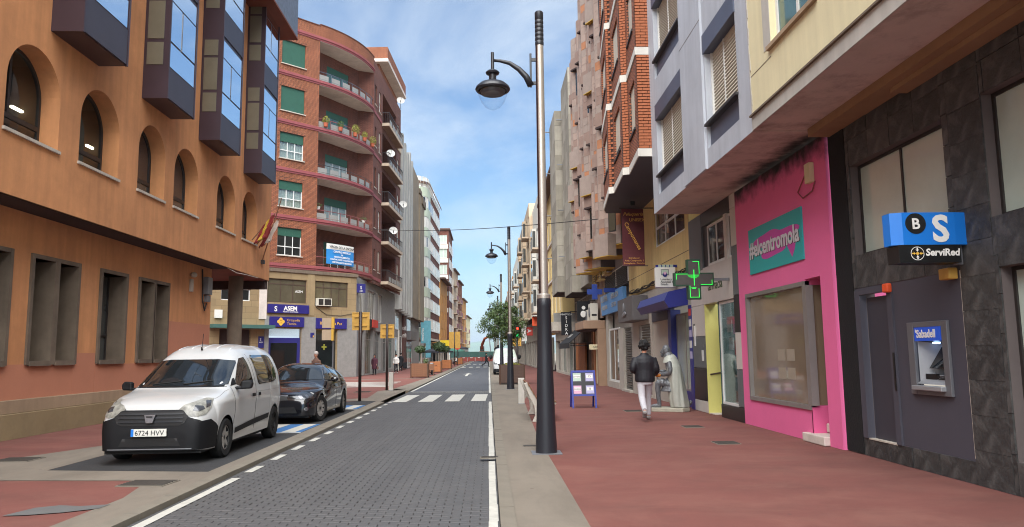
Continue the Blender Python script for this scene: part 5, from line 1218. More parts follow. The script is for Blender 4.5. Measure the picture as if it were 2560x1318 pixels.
# ------------------------------------------------------------------ lottery shop, shuttered shops below the brick bays
def brick_bay_building():
    t = thing('brick_bay_building', 'orange brick apartment block with white floor bands and sawtooth bays', 'building', (7, 24, 0))
    W = FX(5.70, -1); ZS = 6.84; FLH = 2.86; NF = 5; Y1 = 27.6
    # lower walls
    wall(t, W, 20.62, 29.8, 3.75, ZS, [(21.05, 25.0, 5.1, 6.75)], 'cream_deep', 0.15, name='first_floor_wall')
    window(t, W, 21.05, 25.0, 5.1, 6.75, d=-0.06, fw=0.08, cols=3, rows=(0.4,), fm='frame_white', pm='glass_grey')
    MB().box(5.7, 7, 20.62, 20.66, 3.75, ZS).build('end_wall', 'cream_deep', t)
    boxpart('groove', 'concrete_dark', t, W, 20.7, 29.7, 4.45, 4.47, 0, 0.004)
    # sawtooth plan: (x, y) corners of the upper floors
    pl = [(5.7, 19.42), (4.10, 19.42), (4.24, 21.45), (4.06, 21.52), (4.22, 24.05), (4.06, 24.12), (4.34, 27.0), (4.50, Y1)]
    soff = MB(); soff.add([(x, y, ZS) for x, y in pl] + [(5.7, Y1, ZS)], [tuple(range(len(pl) + 1))]); soff.build('soffit', 'panel_grey', t)
    for f in range(NF + 1):
        z = ZS + f * FLH
        b = MB(); b.prism([(x - 0.03 if x < 5 else x, y + (-0.012 if i == 1 else 0), z + 0.003) for i, (x, y) in enumerate(pl)] + [(5.7, Y1, z + 0.003)], (0, 0, 0.22)); b.build('floor_band', 'white_render', t)
    segs = [(pl[1], pl[2]), (pl[3], pl[4]), (pl[5], pl[6])]
    # the near gable strip faced with real bricks
    F0 = Fr((4.10, 19.42), (1, 0), (0, -1))
    RB = Rest()
    def bricked(fr, a0, a1, z0, z1, kid, bw=0.28, bh=0.085, nmax=999):
        key = (round(bw, 3),)
        b = MB(); b.box(-bw / 2 + 0.007, bw / 2 - 0.007, -0.016, 0.016, -bh / 2 + 0.010, bh / 2 - 0.010); me = b.mesh('brick'); me.materials.append(M['brick_plain'])
        b = MB(); b.box(-bw / 4 + 0.007, bw / 4 - 0.007, -0.016, 0.016, -bh / 2 + 0.010, bh / 2 - 0.010); mh = b.mesh('brick'); mh.materials.append(M['brick_plain'])
        rz = math.atan2(fr.u.y, fr.u.x); r = 0; n = 0; z = z0 + bh / 2
        while z < z1:
            a = a0; off = r % 2
            if off: p = fr.p(a + bw / 4, z, random.uniform(0, 0.004)); RB.put('brick', mh, 'brick_plain', kid, p, rz); a += bw / 2; n += 1
            while a + bw <= a1 + 0.001: p = fr.p(a + bw / 2, z, random.uniform(0, 0.004)); RB.put('brick', me, 'brick_plain', kid, p, rz); a += bw; n += 1
            if a1 - a > bw * 0.4: RB.put('brick', mh, 'brick_plain', kid, fr.p(a + bw / 4, z, random.uniform(0, 0.004)), rz); n += 1
            z += bh; r += 1
        return n
    for f in range(NF):
        z = ZS + 0.225 + f * FLH; zt = z + FLH - 0.225
        wl = MB(); wl.box(4.11, 5.7, 19.43, 19.6, z, zt).build('gable_wall', 'mortar', t)
        if f < 3: bricked(F0, 0.004, 0.60, z, zt, t)
        else: MB().box(4.10, 4.7, 19.415, 19.43, z, zt).build('brick_facing', 'brick_red', t)
        for k, (p0, p1) in enumerate(segs):
            dv = Vector((p1[0] - p0[0], p1[1] - p0[1], 0)); L = dv.length; fr = Fr(p0, (dv.x, dv.y), (-dv.y, dv.x))
            wa, wb = 0.55, L - 0.35
            wall(t, fr, 0, L, z, zt, [(wa, wb, z + 0.75, z + 2.15, 0.15)], 'brick_red', 0.15, name='bay_wall')
            window(t, fr, wa, wb, z + 0.75, z + 2.15, d=-0.08, fw=0.06, cols=2, fm='frame_white', pm='glass_dark', shutter=('shutter_cream', (0.95, 0.8, 1.0, 0.7, 0.9)[(f + k) % 5], 0.06), sill=('frame_dark', 0.04))
            if k < 2:                                             # short brick return facing down the street
                q0 = p1; q1 = segs[k + 1][0]; rv = Vector((q0[0] - q1[0], q0[1] - q1[1], 0)); fr2 = Fr(q1, (rv.x, rv.y), (0, -1)); Lr = rv.length
                MB().fbox(fr2, 0, Lr + 0.02, z, zt, -0.1, 0.0).build('bay_return', 'mortar', t)
                if f < 3: bricked(fr2, 0.0, Lr + 0.005, z, zt, t, bw=0.195)
                else: MB().fbox(fr2, 0, Lr, z, zt, 0.0, 0.012).build('brick_facing', 'brick_red', t)
    MB().box(4.6, 12, 19.5, Y1, ZS + NF * FLH + 0.2, ZS + NF * FLH + 0.4).build('roof', 'roof_brown', t)
    RB.done('bricks', t)
    # bundle of cables along the shop fascia
    cb = MB()
    for i in range(6):
        r = random.Random(i); pts_ = [(5.66 - r.uniform(0, 0.06), y, 3.86 + 0.10 * r.random() + 0.05 * math.sin(y * 1.7 + i) - 0.0 * y) for y in [20.7 + j * 0.55 for j in range(17)]]
        cb.tube(pts_, 0.014, 5)
    cb.build('cable_bundle', 'cable', t)
    boxpart('shop_fascia', 'stone_grey', t, W, 25.7, 29.8, 2.6, 3.78, -0.2, 0.0); 
    for (a, b_) in ((25.72, 26.12), (28.05, 29.55), (31.5, 32.6)): boxpart('pier', 'stone_grey', t, W, a, b_, 0.0, 2.62, -0.25, 0.003)
    def roller(a0, a1, z1, lab):
        rs = boxpart('roller_shutter', 'shutter_metal', t, W, a0, a1, z1 - 0.05, z1, -0.2, -0.05)
        w = a1 - a0; sl = MB(); sl.add([(0.02, -w / 2, -0.05), (-0.03, -w / 2, -0.035), (-0.03, -w / 2, 0.02), (0, -w / 2, 0.032), (0.02, w / 2, -0.05), (-0.03, w / 2, -0.035), (-0.03, w / 2, 0.02), (0, w / 2, 0.032)], [(0, 4, 5, 1), (1, 5, 6, 2), (2, 6, 7, 3)]); me = sl.mesh('slat'); me.materials.append(M['shutter_metal'])
        z = z1 - 0.1
        while z > 0.06: piece('slat', me, rs, (5.7 + 0.12, (a0 + a1) / 2, z)); z -= 0.097
        boxpart('doorstep', 'stone_grey', t, W, a0 - 0.05, a1 + 0.05, 0.0, 0.08, -0.2, 0.12)
    roller(26.15, 28.0, 2.62, ''); roller(29.6, 31.45, 2.64, '')
    w = window(t, W, 32.65, 35.4, 0.28, 2.7, d=-0.05, fw=0.08, cols=2, fm='frame_white', pm='glass_grey', name='shop_window'); boxpart('stall_riser', 'stone_grey', t, W, 32.6, 35.5, 0, 0.28, -0.2, 0.02)
    boxpart('pier', 'stone_grey', t, W, 35.4, 36.0, 0, 3.4, -0.25, 0.004); boxpart('fascia_wall', 'white_render', t, W, 29.8, 37.5, 4.5, 5.3, -0.3, -0.01)
    for (a, b_) in ((30.1, 32.7), (33.0, 35.9)):
        l = boxpart('vent', 'frame_dark', t, W, a, b_, 4.42, 5.22, -0.2, 0.006)
        lm = MB().box(-0.03, 0.0, -(b_ - a) / 2 + 0.03, (b_ - a) / 2 - 0.03, -0.012, 0.012); me = lm.mesh('louvre'); me.materials.append(M['rail_dark'])
        for i in range(9): piece('louvre', me, l, (5.69, (a + b_) / 2, 4.5 + i * 0.08))
    bx = thing('shop_sign', 'grey box sign with a moulded emblem over the shuttered shop', 'sign', (5.4, 27.8, 2.75))
    MB().box(5.12, 5.69, 26.3, 29.3, 2.74, 3.62).build('box', 'box_grey', bx, bevel=0.012)
    em = MB(); em.ball((5.10, 27.9, 3.25), 0.16, sq=(0.3, 1, 1.2)); em.ball((5.10, 27.7, 3.02), 0.2, sq=(0.25, 1.3, 0.5)); em.ball((5.10, 28.05, 2.98), 0.12, sq=(0.3, 1.5, 0.7)); em.build('emblem', 'metal_grey', bx, smooth=True)
    bs = thing('shop_sign', 'long light blue fascia sign with faint white lettering above the shuttered shops', 'sign', (5.6, 33, 3.35))
    b = MB(); b.prism([(5.56, 30.3, 3.38), (5.68, 30.3, 3.38), (5.68, 30.3, 4.3), (5.5, 30.3, 4.3)], (0, 6.0, 0.0)); b.build('board', 'lightblue_sign', bs)
    text(bs, 'ILLUMINA', 'text_grey', (5.50, 36.0, 3.98), (0, -1, 0), (0, 0, 1), 0.42); text(bs, 'PELUQUERIA', 'text_grey', (5.53, 36.0, 3.62), (0, -1, 0), (0, 0, 1), 0.28); text(bs, 'DEPILACION', 'text_grey', (5.50, 33.2, 3.98), (0, -1, 0), (0, 0, 1), 0.34); text(bs, 'ESTETICA', 'text_grey', (5.53, 33.2, 3.62), (0, -1, 0), (0, 0, 1), 0.28)
    # lottery shop
    ls = thing('lottery_shop', 'blue lottery shop front with glass door and navy posts', 'shop', (5.8, 23, 0))
    boxpart('header', 'panel_grey', ls, W, 23.4, 25.7, 2.62, 3.28, -0.2, 0.03); boxpart('wall', 'stone_grey', ls, W, 23.6, 25.72, 0, 2.62, -0.2, -0.02); boxpart('upper_panel', 'stone_grey', ls, W, 20.62, 25.7, 3.28, 3.76, -0.2, 0.0)
    boxpart('post', 'lottery_blue', ls, W, 20.66, 20.98, 0.0, 2.9, -0.3, 0.02); boxpart('post', 'lottery_blue', ls, W, 23.05, 23.45, 0.0, 2.9, -0.3, 0.02); boxpart('threshold', 'lottery_blue', ls, W, 20.98, 23.05, 0.0, 0.45, -0.3, -0.12)
    window(ls, W, 20.98, 23.05, 0.45, 2.75, d=-0.15, fw=0.06, cols=2, fm='frame_grey', pm='glass_pale', name='door')
    for i in range(5): boxpart('sticker', ('sign_red', 'poster_a', 'poster_lilac', 'poster_a', 'poster_lilac')[i], ls, W, 20.70, 20.94, 2.6 - i * 0.3, 2.8 - i * 0.3, 0.02, 0.024)
    b = MB(); P = W.p; b.prism([(5.68, 20.95, 3.42), (5.12, 20.95, 3.30), (5.0, 20.95, 3.05), (5.12, 20.95, 2.84), (5.68, 20.95, 2.92)], (0, 3.9, 0)); b.build('awning_box', 'lottery_blue', ls)
    s = thing('lottery_sign', 'white square Loterías y Apuestas sign projecting above the blue awning box', 'sign', (5.3, 22.0, 3.5))
    MB().box(5.02, 5.62, 22.0, 22.16, 3.52, 4.12).build('box', 'sign_white', s, bevel=0.01)
    yy = 21.995
    MB().box(5.18, 5.42, yy - 0.004, yy, 3.88, 4.06).build('emblem_square', 'metal_grey', s); MB().box(5.20, 5.40, yy - 0.007, yy - 0.004, 3.90, 4.04).build('emblem_field', 'poster_green', s); MB().cyl((5.30, yy - 0.007, 3.90), (5.30, yy - 0.010, 3.90), 0.075, n=20).build('emblem_ball', 'sign_navy', s); MB().cyl((5.30, yy - 0.0105, 3.94), (5.30, yy - 0.012, 3.94), 0.045, n=16).build('emblem_spot', 'poster_pink', s)
    for i, tx in enumerate(('Loterías y', 'Apuestas del', 'Estado')): text(s, tx, 'text_black', (5.16, yy - 0.002, 3.73 - i * 0.075), (1, 0, 0), (0, 0, 1), 0.085, ext=0.001, bold=0.001)
    MB().box(5.05, 5.69, 22.05, 22.12, 4.12, 4.2).build('light_bar', 'lottery_blue', s)
    for i in range(4): MB().box(5.12 + i * 0.12, 5.20 + i * 0.12, 22.0, 22.04, 4.125, 4.2).build('lamp', 'poster_green', s)
    # maroon banner
    s = thing('hanging_banner', 'maroon vertical banner with gold lettering hung under the brick bays', 'banner', (5, 25, 4.5))
    b = MB(); n = 10
    for i in range(n):
        z0 = 4.52 + 1.98 * i / n; z1 = 4.52 + 1.98 * (i + 1) / n; f0 = 0.03 * math.sin(i * 0.8); f1 = 0.03 * math.sin((i + 1) * 0.8)
        b.add([(4.60, 25 + f0, z0), (5.36, 25 + f0, z0), (5.36, 25 + f1, z1), (4.60, 25 + f1, z1), (4.60, 25.012 + f0, z0), (5.36, 25.012 + f0, z0), (5.36, 25.012 + f1, z1), (4.60, 25.012 + f1, z1)], [(0, 1, 2, 3), (7, 6, 5, 4), (0, 3, 7, 4), (1, 5, 6, 2)])
    b.build('cloth', 'banner_maroon', s)
    MB().cyl((4.52, 25, 6.52), (5.7, 25, 6.52), 0.02, n=8).build('rod', 'rail_dark', s); MB().cyl((4.55, 25, 4.52), (5.45, 25, 4.52), 0.015, n=8).build('rod', 'rail_dark', s); MB().box(4.9, 5.05, 24.9, 25.0, 6.6, 6.75).build('floodlight', 'sign_black', s)
    text(s, 'Peluquería', 'text_gold', (4.64, 24.94, 6.25), (1, 0, 0), (0, 0, 1), 0.16, shear=0.3); text(s, 'UNISEX', 'text_gold', (4.84, 24.94, 6.05), (1, 0, 0), (0, 0, 1), 0.16)
    dg = Vector((0.52, 0, -1.0)).normalized(); text(s, 'Campomanes', 'text_gold', (4.66, 24.93, 5.98), tuple(dg), (1.0 * 0.887, 0, 0.46), 0.19, bold=0.002)
    for i, tx in enumerate(('Entrada por', 'Avda. Compostilla, 5', 'Entreplanta - Derecha')): text(s, tx, 'text_gold', (4.98, 24.94, 4.76 - i * 0.09), (1, 0, 0), (0, 0, 1), 0.078, align='CENTER', ext=0.001)
    # blue pharmacy-type cross further on
    s = thing('blue_cross_sign', 'dark blue cross sign on an arm over the shops', 'sign', (4.7, 32, 3.8))
    c = (4.62, 4.22); pl3 = [(x * 0.7, z * 0.7) for x, z in [(-.16, -.47), (.16, -.47), (.16, -.16), (.47, -.16), (.47, .16), (.16, .16), (.16, .47), (-.16, .47), (-.16, .16), (-.47, .16), (-.47, -.16), (-.16, -.16)]]
    MB().prism([(c[0] + x, 32.14, c[1] + z) for x, z in pl3], (0, -0.14, 0)).build('cross', 'cross_blue', s); MB().box(c[0] + 0.4, 5.7, 32.02, 32.12, c[1] - 0.02, c[1] + 0.16).build('arm', 'cross_blue', s)
mat('brick_plain', 'a3603f', 0.85, 0.22, 5, 0.25, 60); mat('mortar', '3d2a23', 0.9, 0.15, 3)
mat('lightblue_sign', '5a8fc4', 0.5, 0.06); mat('cross_blue', '1e3a86', 0.45, 0.05)
brick_bay_building()
# ------------------------------------------------------------------ stone-clad building with stepped bays (right)
def stone_building():
    t = thing('stone_clad_building', 'mauve stone-clad block with stepped bays and yellow undersides', 'building', (7, 33, 0))
    W = FX(5.70, -1); Y0, Y1, ZB, ZT = 27.62, 38.2, 5.2, 18.6
    MB().box(5.7, 12, Y0, Y1, 5.28, ZT).build('core', 'stone_mauve', t)
    MB().box(6.02, 12, Y0 + 1.9, Y1, 0.0, 5.28).build('lower_core', 'stone_grey', t)
    rnd = random.Random(3)
    sizes = {}; RS = Rest()
    def stones(fr, a0, a1, z0, z1, kid, cw=0.42, ch=0.40, lim=[0]):
        na = max(1, round((a1 - a0) / cw)); nz = max(1, round((z1 - z0) / ch))
        for i in range(na):
            for j in range(nz):
                w = (a1 - a0) / na; h = (z1 - z0) / nz; mm = rnd.choice(('stone_a', 'stone_b', 'stone_a', 'stone_d', 'stone_b', 'stone_d', 'stone_a', 'stone_b', 'stone_d', 'stone_c'))
                key = (round(w, 2), round(h, 2), mm)
                if key not in sizes:
                    b = MB(); b.box(-w / 2 + 0.004, w / 2 - 0.004, -0.012, 0.012, -h / 2 + 0.004, h / 2 - 0.004); me = b.mesh('stone'); me.materials.append(M[mm]); sizes[key] = me
                rz = math.atan2(fr.u.y, fr.u.x)
                RS.put('stone', sizes[key], mm, kid, fr.p(a0 + (i + 0.5) * w, z0 + (j + 0.5) * h, rnd.uniform(0, 0.006)), rz)
                lim[0] += 1
    # sawtooth: each face turns towards the street's near end
    ny = 8; wy = (Y1 - Y0) / ny
    for k in range(ny):
        y = Y0 + k * wy; xi, xo = 5.05, 4.40 + 0.06 * (k % 3); zb = (5.7, 6.3, 5.6, 6.1, 5.4, 6.3, 5.5, 6.0)[k]; zt = ZT - (0.0, 0.0, 0.0, 0.3, 0.0, 0.5, 0.9, 1.6)[k]
        bay = MB().prism([(xi + 0.012, y + 0.01, zb), (xo + 0.012, y + wy - 0.2, zb), (xo + 0.012, y + wy - 0.01, zb), (5.72, y + wy - 0.01, zb), (5.72, y + 0.01, zb)], (0, 0, zt - zb)).build('bay', 'stone_joint', t)
        MB().prism([(xi, y, zb - 0.03), (xo, y + wy - 0.2, zb - 0.03), (xo, y + wy - 0.01, zb - 0.03), (5.7, y + wy - 0.01, zb - 0.03), (5.7, y, zb - 0.03)], (0, 0, 0.028)).build('bay_soffit', 'soffit_dark' if k % 2 else 'stone_yellow', bay)
        F1 = Fr((xi, y), (xo - xi, wy - 0.2), (-(wy - 0.2), xo - xi)); L = math.hypot(xo - xi, wy - 0.2)
        stones(F1, 0.0, L, zb + 0.01, zt, bay, 0.31, 0.36)
        F2 = Fr((xo, y + wy - 0.2), (0, 1), (-1, 0)); MB().fbox(F2, 0, 0.19, zb, zt, 0.0, 0.012).build('cladding', 'stone_a', bay)
        z = zb + 0.5 + 0.95 * (k % 3)
        i = 0
        while z < zt - 1.6:                                        # window slots under brown hoods, some over yellow-bottomed boxes
            a0 = 0.15 + 0.25 * ((i + k) % 2)
            w = MB().fbox(F1, a0 + 0.12, a0 + 0.58, z, z + 1.3, -0.1, 0.016).build('window', 'frame_dark', bay); MB().fbox(F1, a0 + 0.16, a0 + 0.54, z + 0.05, z + 1.25, 0.016, 0.022).build('pane', 'glass_dark', w)
            MB().fbox(F1, a0, a0 + 0.7, z + 1.32, z + 1.40, 0.012, 0.24).build('hood', 'soffit_dark', bay); MB().fbox(F1, a0, a0 + 0.7, z + 1.402, z + 1.95, 0.012, 0.23).build('hood_box', 'stone_b', bay)
            if (i + k) % 4 == 0:
                MB().fbox(F1, 0.3, 1.1, z - 0.95, z - 0.1, 0.012, 0.42).build('balcony_box', 'stone_d', bay); MB().fbox(F1, 0.3, 1.1, z - 0.975, z - 0.952, 0.012, 0.42).build('balcony_soffit', 'stone_yellow', bay)
            z += 2.85; i += 1
    RS.done('stones', t)
    # first floor behind the bays: yellow wall strips with little railings
    wall(t, W, 29.8, Y1, 5.25, 6.5, [], 'cream_deep', name='first_floor_wall', d=-0.02)
    for (a, z) in ((30.4, 5.9), (33.8, 5.3), (35.6, 5.2), (37.2, 5.1)):
        r = MB()
        for i in range(6): r.fbox(W, a, a + 1.0, z + i * 0.13, z + i * 0.13 + 0.05, 0.25, 0.29)
        r.fbox(W, a, a + 0.04, z - 0.05, z + 0.75, 0.24, 0.30); r.fbox(W, a + 0.96, a + 1.0, z - 0.05, z + 0.75, 0.24, 0.30); r.fbox(W, a, a + 1.0, z - 0.12, z - 0.05, 0.0, 0.32)
        r.build('balconette', 'cream_deep', t)
    boxpart('strip', 'concrete_band', t, W, 36.0, Y1, 3.4, 5.28, -0.2, 0.02)
    for i in range(4): boxpart('mullion', 'stone_a', t, W, 36.3 + i * 0.45, 36.45 + i * 0.45, 3.3, 5.28, 0.02, 0.15)
stone_building()
def concrete_building():
    t = thing('concrete_building', 'grey concrete panel block with stepped corner above black awning', 'building', (7, 44, 0))
    # two stepped volumes whose near faces look down the street
    for (x0, y0, y1, zb, zt) in ((4.72, 41.6, 45.6, 5.0, 18.2), (4.28, 45.6, 49.4, 5.35, 16.9)):
        core = MB().box(x0 + 0.03, 12, y0 + 0.03, y1, zb, zt).build('volume', 'stone_joint', t)
        for (fr, L) in ((Fr((x0, y0), (1, 0), (0, -1)), 1.6), (Fr((x0, y0), (0, 1), (-1, 0)), y1 - y0)):
            n = max(1, round(L / 1.0)); nz = int((zt - zb) / 0.9); w = L / n; h = (zt - zb) / nz; me = {}
            for mm in ('conc_panel', 'conc_panel_b'):
                b = MB(); b.box(-w / 2 + 0.006, w / 2 - 0.006, -0.03, 0.0, -h / 2 + 0.006, h / 2 - 0.006); me[mm] = b.mesh('panel'); me[mm].materials.append(M[mm])
            for i in range(n):
                for j in range(nz): piece('panel', me[random.choice(list(me))], core, fr.p((i + 0.5) * w, zb + (j + 0.5) * h, -0.03), math.atan2(fr.n.x, -fr.n.y))
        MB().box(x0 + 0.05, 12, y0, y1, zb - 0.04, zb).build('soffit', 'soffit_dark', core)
        for i in range(4): MB().box(x0 - 0.35, x0 + 0.1, y1 - 0.3, y1 - 0.2, zb + 2.5 + i * 2.9, zb + 2.55 + i * 2.9).build('bracket', 'metal_grey', core)
    MB().box(5.75, 12, 38.2, 49.4, 0, 5.4).build('lower_wall', 'concrete_dark', t)
    MB().box(5.2, 12, 38.2, 41.6, 5.2, 18.0).build('recess_wall', 'conc_panel', t)
    W = FX(5.75, -1)
    for (a, b_, m) in ((38.4, 40.0, 'glass_dark'), (40.4, 43.0, 'glass_grey'), (43.4, 46.0, 'glass_dark'), (46.4, 49.0, 'glass_dark')):
        window(t, W, a, b_, 0.1, 3.0, d=0.02, fw=0.08, cols=2, fm='frame_brown', pm=m, name='shopfront'); window(t, W, a, b_, 3.5, 4.9, d=0.02, fw=0.06, cols=3, fm='frame_grey', pm='glass_dark')
    for i in range(4): boxpart('wood_pier', ('wood_orange', 'cream', 'wood_orange', 'wood_brown')[i], t, W, 37.9 + i * 0.9, 38.25 + i * 0.9, 0, 3.2, 0.0, 0.12)
    boxpart('timber_wall', 'wood_orange', t, W, 43.0, 47.5, 0.0, 2.2, 0.1, 0.2)
    # tan canopy with air conditioners
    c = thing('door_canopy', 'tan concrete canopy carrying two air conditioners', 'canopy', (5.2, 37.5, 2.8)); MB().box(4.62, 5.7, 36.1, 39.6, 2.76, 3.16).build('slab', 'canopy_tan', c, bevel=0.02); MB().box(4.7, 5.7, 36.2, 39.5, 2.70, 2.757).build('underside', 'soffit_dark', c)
    MB().box(5.3, 5.7, 36.05, 36.5, 0, 2.76).build('pier', 'canopy_tan', c); 
    for (y, h_, lab) in ((36.6, 0.85, 'larger white air conditioner standing on the tan canopy'), (37.7, 0.6, 'smaller white air conditioner behind the larger one on the canopy')):
        s = thing('air_conditioner', lab, 'air conditioner', (5.3, y, 3.16), 'air conditioners on the tan canopy'); MB().box(5.05, 5.42, y, y + 0.85, 3.18, 3.18 + h_).build('casing', 'ac_white', s, bevel=0.02); MB().lathe((5.045, y + 0.42, 3.18 + h_ / 2), [(0.25, 0.0), (0.25, -0.02), (0.2, -0.02), (0.05, -0.01)], 16, 'x').build('fan_grille', 'metal_grey', s); MB().box(5.1, 5.35, y - 0.005, y, 3.4, 3.5).build('side_vent', 'frame_dark', s)
    # black awning
    a = thing('awning', 'black sloping fabric awning of the bar beyond the tan canopy', 'awning', (5, 43, 2.2))
    b = MB(); b.prism([(5.7, 40.2, 3.35), (4.35, 40.2, 2.15), (4.35, 40.2, 2.11), (5.7, 40.2, 3.31)], (0, 5.6, 0)); b.build('fabric', 'fabric_black', a); MB().box(4.34, 4.36, 40.2, 45.8, 1.85, 2.13).build('valance', 'fabric_black', a)
    MB().cyl((4.4, 40.25, 2.12), (5.7, 40.25, 2.12), 0.025, n=6).build('arm', 'sign_black', a); MB().cyl((4.4, 40.25, 2.0), (5.7, 40.25, 2.0), 0.02, n=6).build('arm', 'sign_black', a); text(a, 'SIDRERIA', 'text_grey', (4.72, 44.8, 2.5), (0, -1, 0), (0.75, 0, 0.66), 0.4)
    def ban(x0, x1, y, z0, z1, lab, lines, m='fabric_black'):
        s = thing('hanging_sign', lab, 'sign', ((x0 + x1) / 2, y, z0)); MB().box(x0, x1, y, y + 0.06, z0, z1).build('board', m, s); MB().box(x1 - 0.1, 5.75, y + 0.01, y + 0.05, z1, z1 + 0.05).build('bracket', 'rail_dark', s)
        for (tx, xx, zz, sz, mm) in lines: text(s, tx, mm, (xx, y - 0.006, zz), (1, 0, 0), (0, 0, 1), sz, align='CENTER')
        return s
    s = ban(4.75, 5.45, 39.7, 3.3, 4.35, 'black square bar sign with white figure emblem', [])
    MB().cyl((5.1, 39.69, 4.0), (5.1, 39.68, 4.0), 0.1, n=16).build('emblem', 'text_white', s); MB().ball((5.08, 39.69, 3.66), 0.2, sq=(0.75, 0.05, 0.9)).build('emblem', 'text_white', s)
    ban(4.55, 5.2, 46.5, 2.7, 4.15, 'tall black SIDRA sign further along the bar front', [('VINOTECA', 4.87, 3.95, 0.15, 'text_white')] + [(ch, 4.87, 3.7 - i * 0.24, 0.26, 'text_white') for i, ch in enumerate('SIDRA')])
    ban(4.3, 4.9, 52.0, 3.0, 3.75, 'small pale grey lettered sign before the yellow house', [('HOSTAL', 4.6, 3.35, 0.13, 'text_black')], 'poster_a')
    MB().box(4.9, 5.7, 36.3, 36.34, 1.75, 2.0).build('plaque', 'cream', c); text(c, 'GARCIA', 'text_black', (5.3, 36.295, 1.82), (1, 0, 0), (0, 0, 1), 0.13, align='CENTER')
concrete_building()
# ------------------------------------------------------------------ generic street block
def block(name, label, fr, L, z0, z1, wm, wins, depth=9, fm='frame_white', pm='glass_dark', shut=None, ground=None, roof='roof_brown', eave=0.0, trims=(), cat='building', side=None, rows=1, group=None, gm='stone_grey', wcols=2):
    """Building on facade frame fr (a from 0 to L): windows = list of (a0, a1), levels = list of (z0, z1)."""
    o = fr.p(L / 2, 0, -depth / 2)
    t = thing(name, label, cat, (o[0], o[1], 0), group)
    cols, levels = wins
    wall(t, fr, 0, L, z0, z1, [(a, b, p, q) for a, b in cols for p, q in levels], wm, 0.15)
    m = MB(); P = fr.p
    m.quad(P(0, z0), P(0, z0, -depth), P(0, z1, -depth), P(0, z1)); m.quad(P(L, z0), P(L, z0, -depth), P(L, z1, -depth), P(L, z1)); m.quad(P(0, z1), P(L, z1), P(L, z1, -depth), P(0, z1, -depth)); m.quad(P(0, z0), P(L, z0), P(L, z0, -depth), P(0, z0, -depth))
    m.build('side_walls', wm, t)
    for a, b in cols:
        for p, q in levels:
            window(t, fr, a, b, p, q, d=-0.08, fw=0.07, cols=wcols, fm=fm, pm=pm, shutter=(shut, random.choice((0.0, 0.3, 0.5, 1.0)), 0.12) if shut and random.random() < 0.7 else None)
    for (za, zb, d, mm) in trims: boxpart('band', mm, t, fr, 0, L, za, zb, 0.0, d)
    if eave: MB().fbox(fr, -0.3, L + 0.3, z1, z1 + 0.25, -depth, eave).build('roof', roof, t)
    if ground:
        n = max(1, round(L / 4)); gz = z0
        wall(t, fr, 0, L, -0.02, gz, [(L * i / n + 0.35, L * (i + 1) / n - 0.35, 0.15, min(gz - 1.0, 3.0)) for i in range(n)], gm, 0.3, name='ground_wall', d=-ground)
        fr2 = Fr((fr.o.x - fr.n.x * ground, fr.o.y - fr.n.y * ground), (fr.u.x, fr.u.y), (fr.n.x, fr.n.y))
        for i in range(n): window(t, fr2, L * i / n + 0.35, L * (i + 1) / n - 0.35, 0.15, min(gz - 1.0, 3.0), d=-0.2, fw=0.08, cols=2, fm='frame_grey', pm=random.choice(('glass_dark', 'glass_green', 'glass_grey')), name='shopfront')
        MB().fbox(fr, 0, L, gz - 0.04, gz - 0.005, -ground, 0.0).build('soffit', 'soffit_dark', t)
    return t
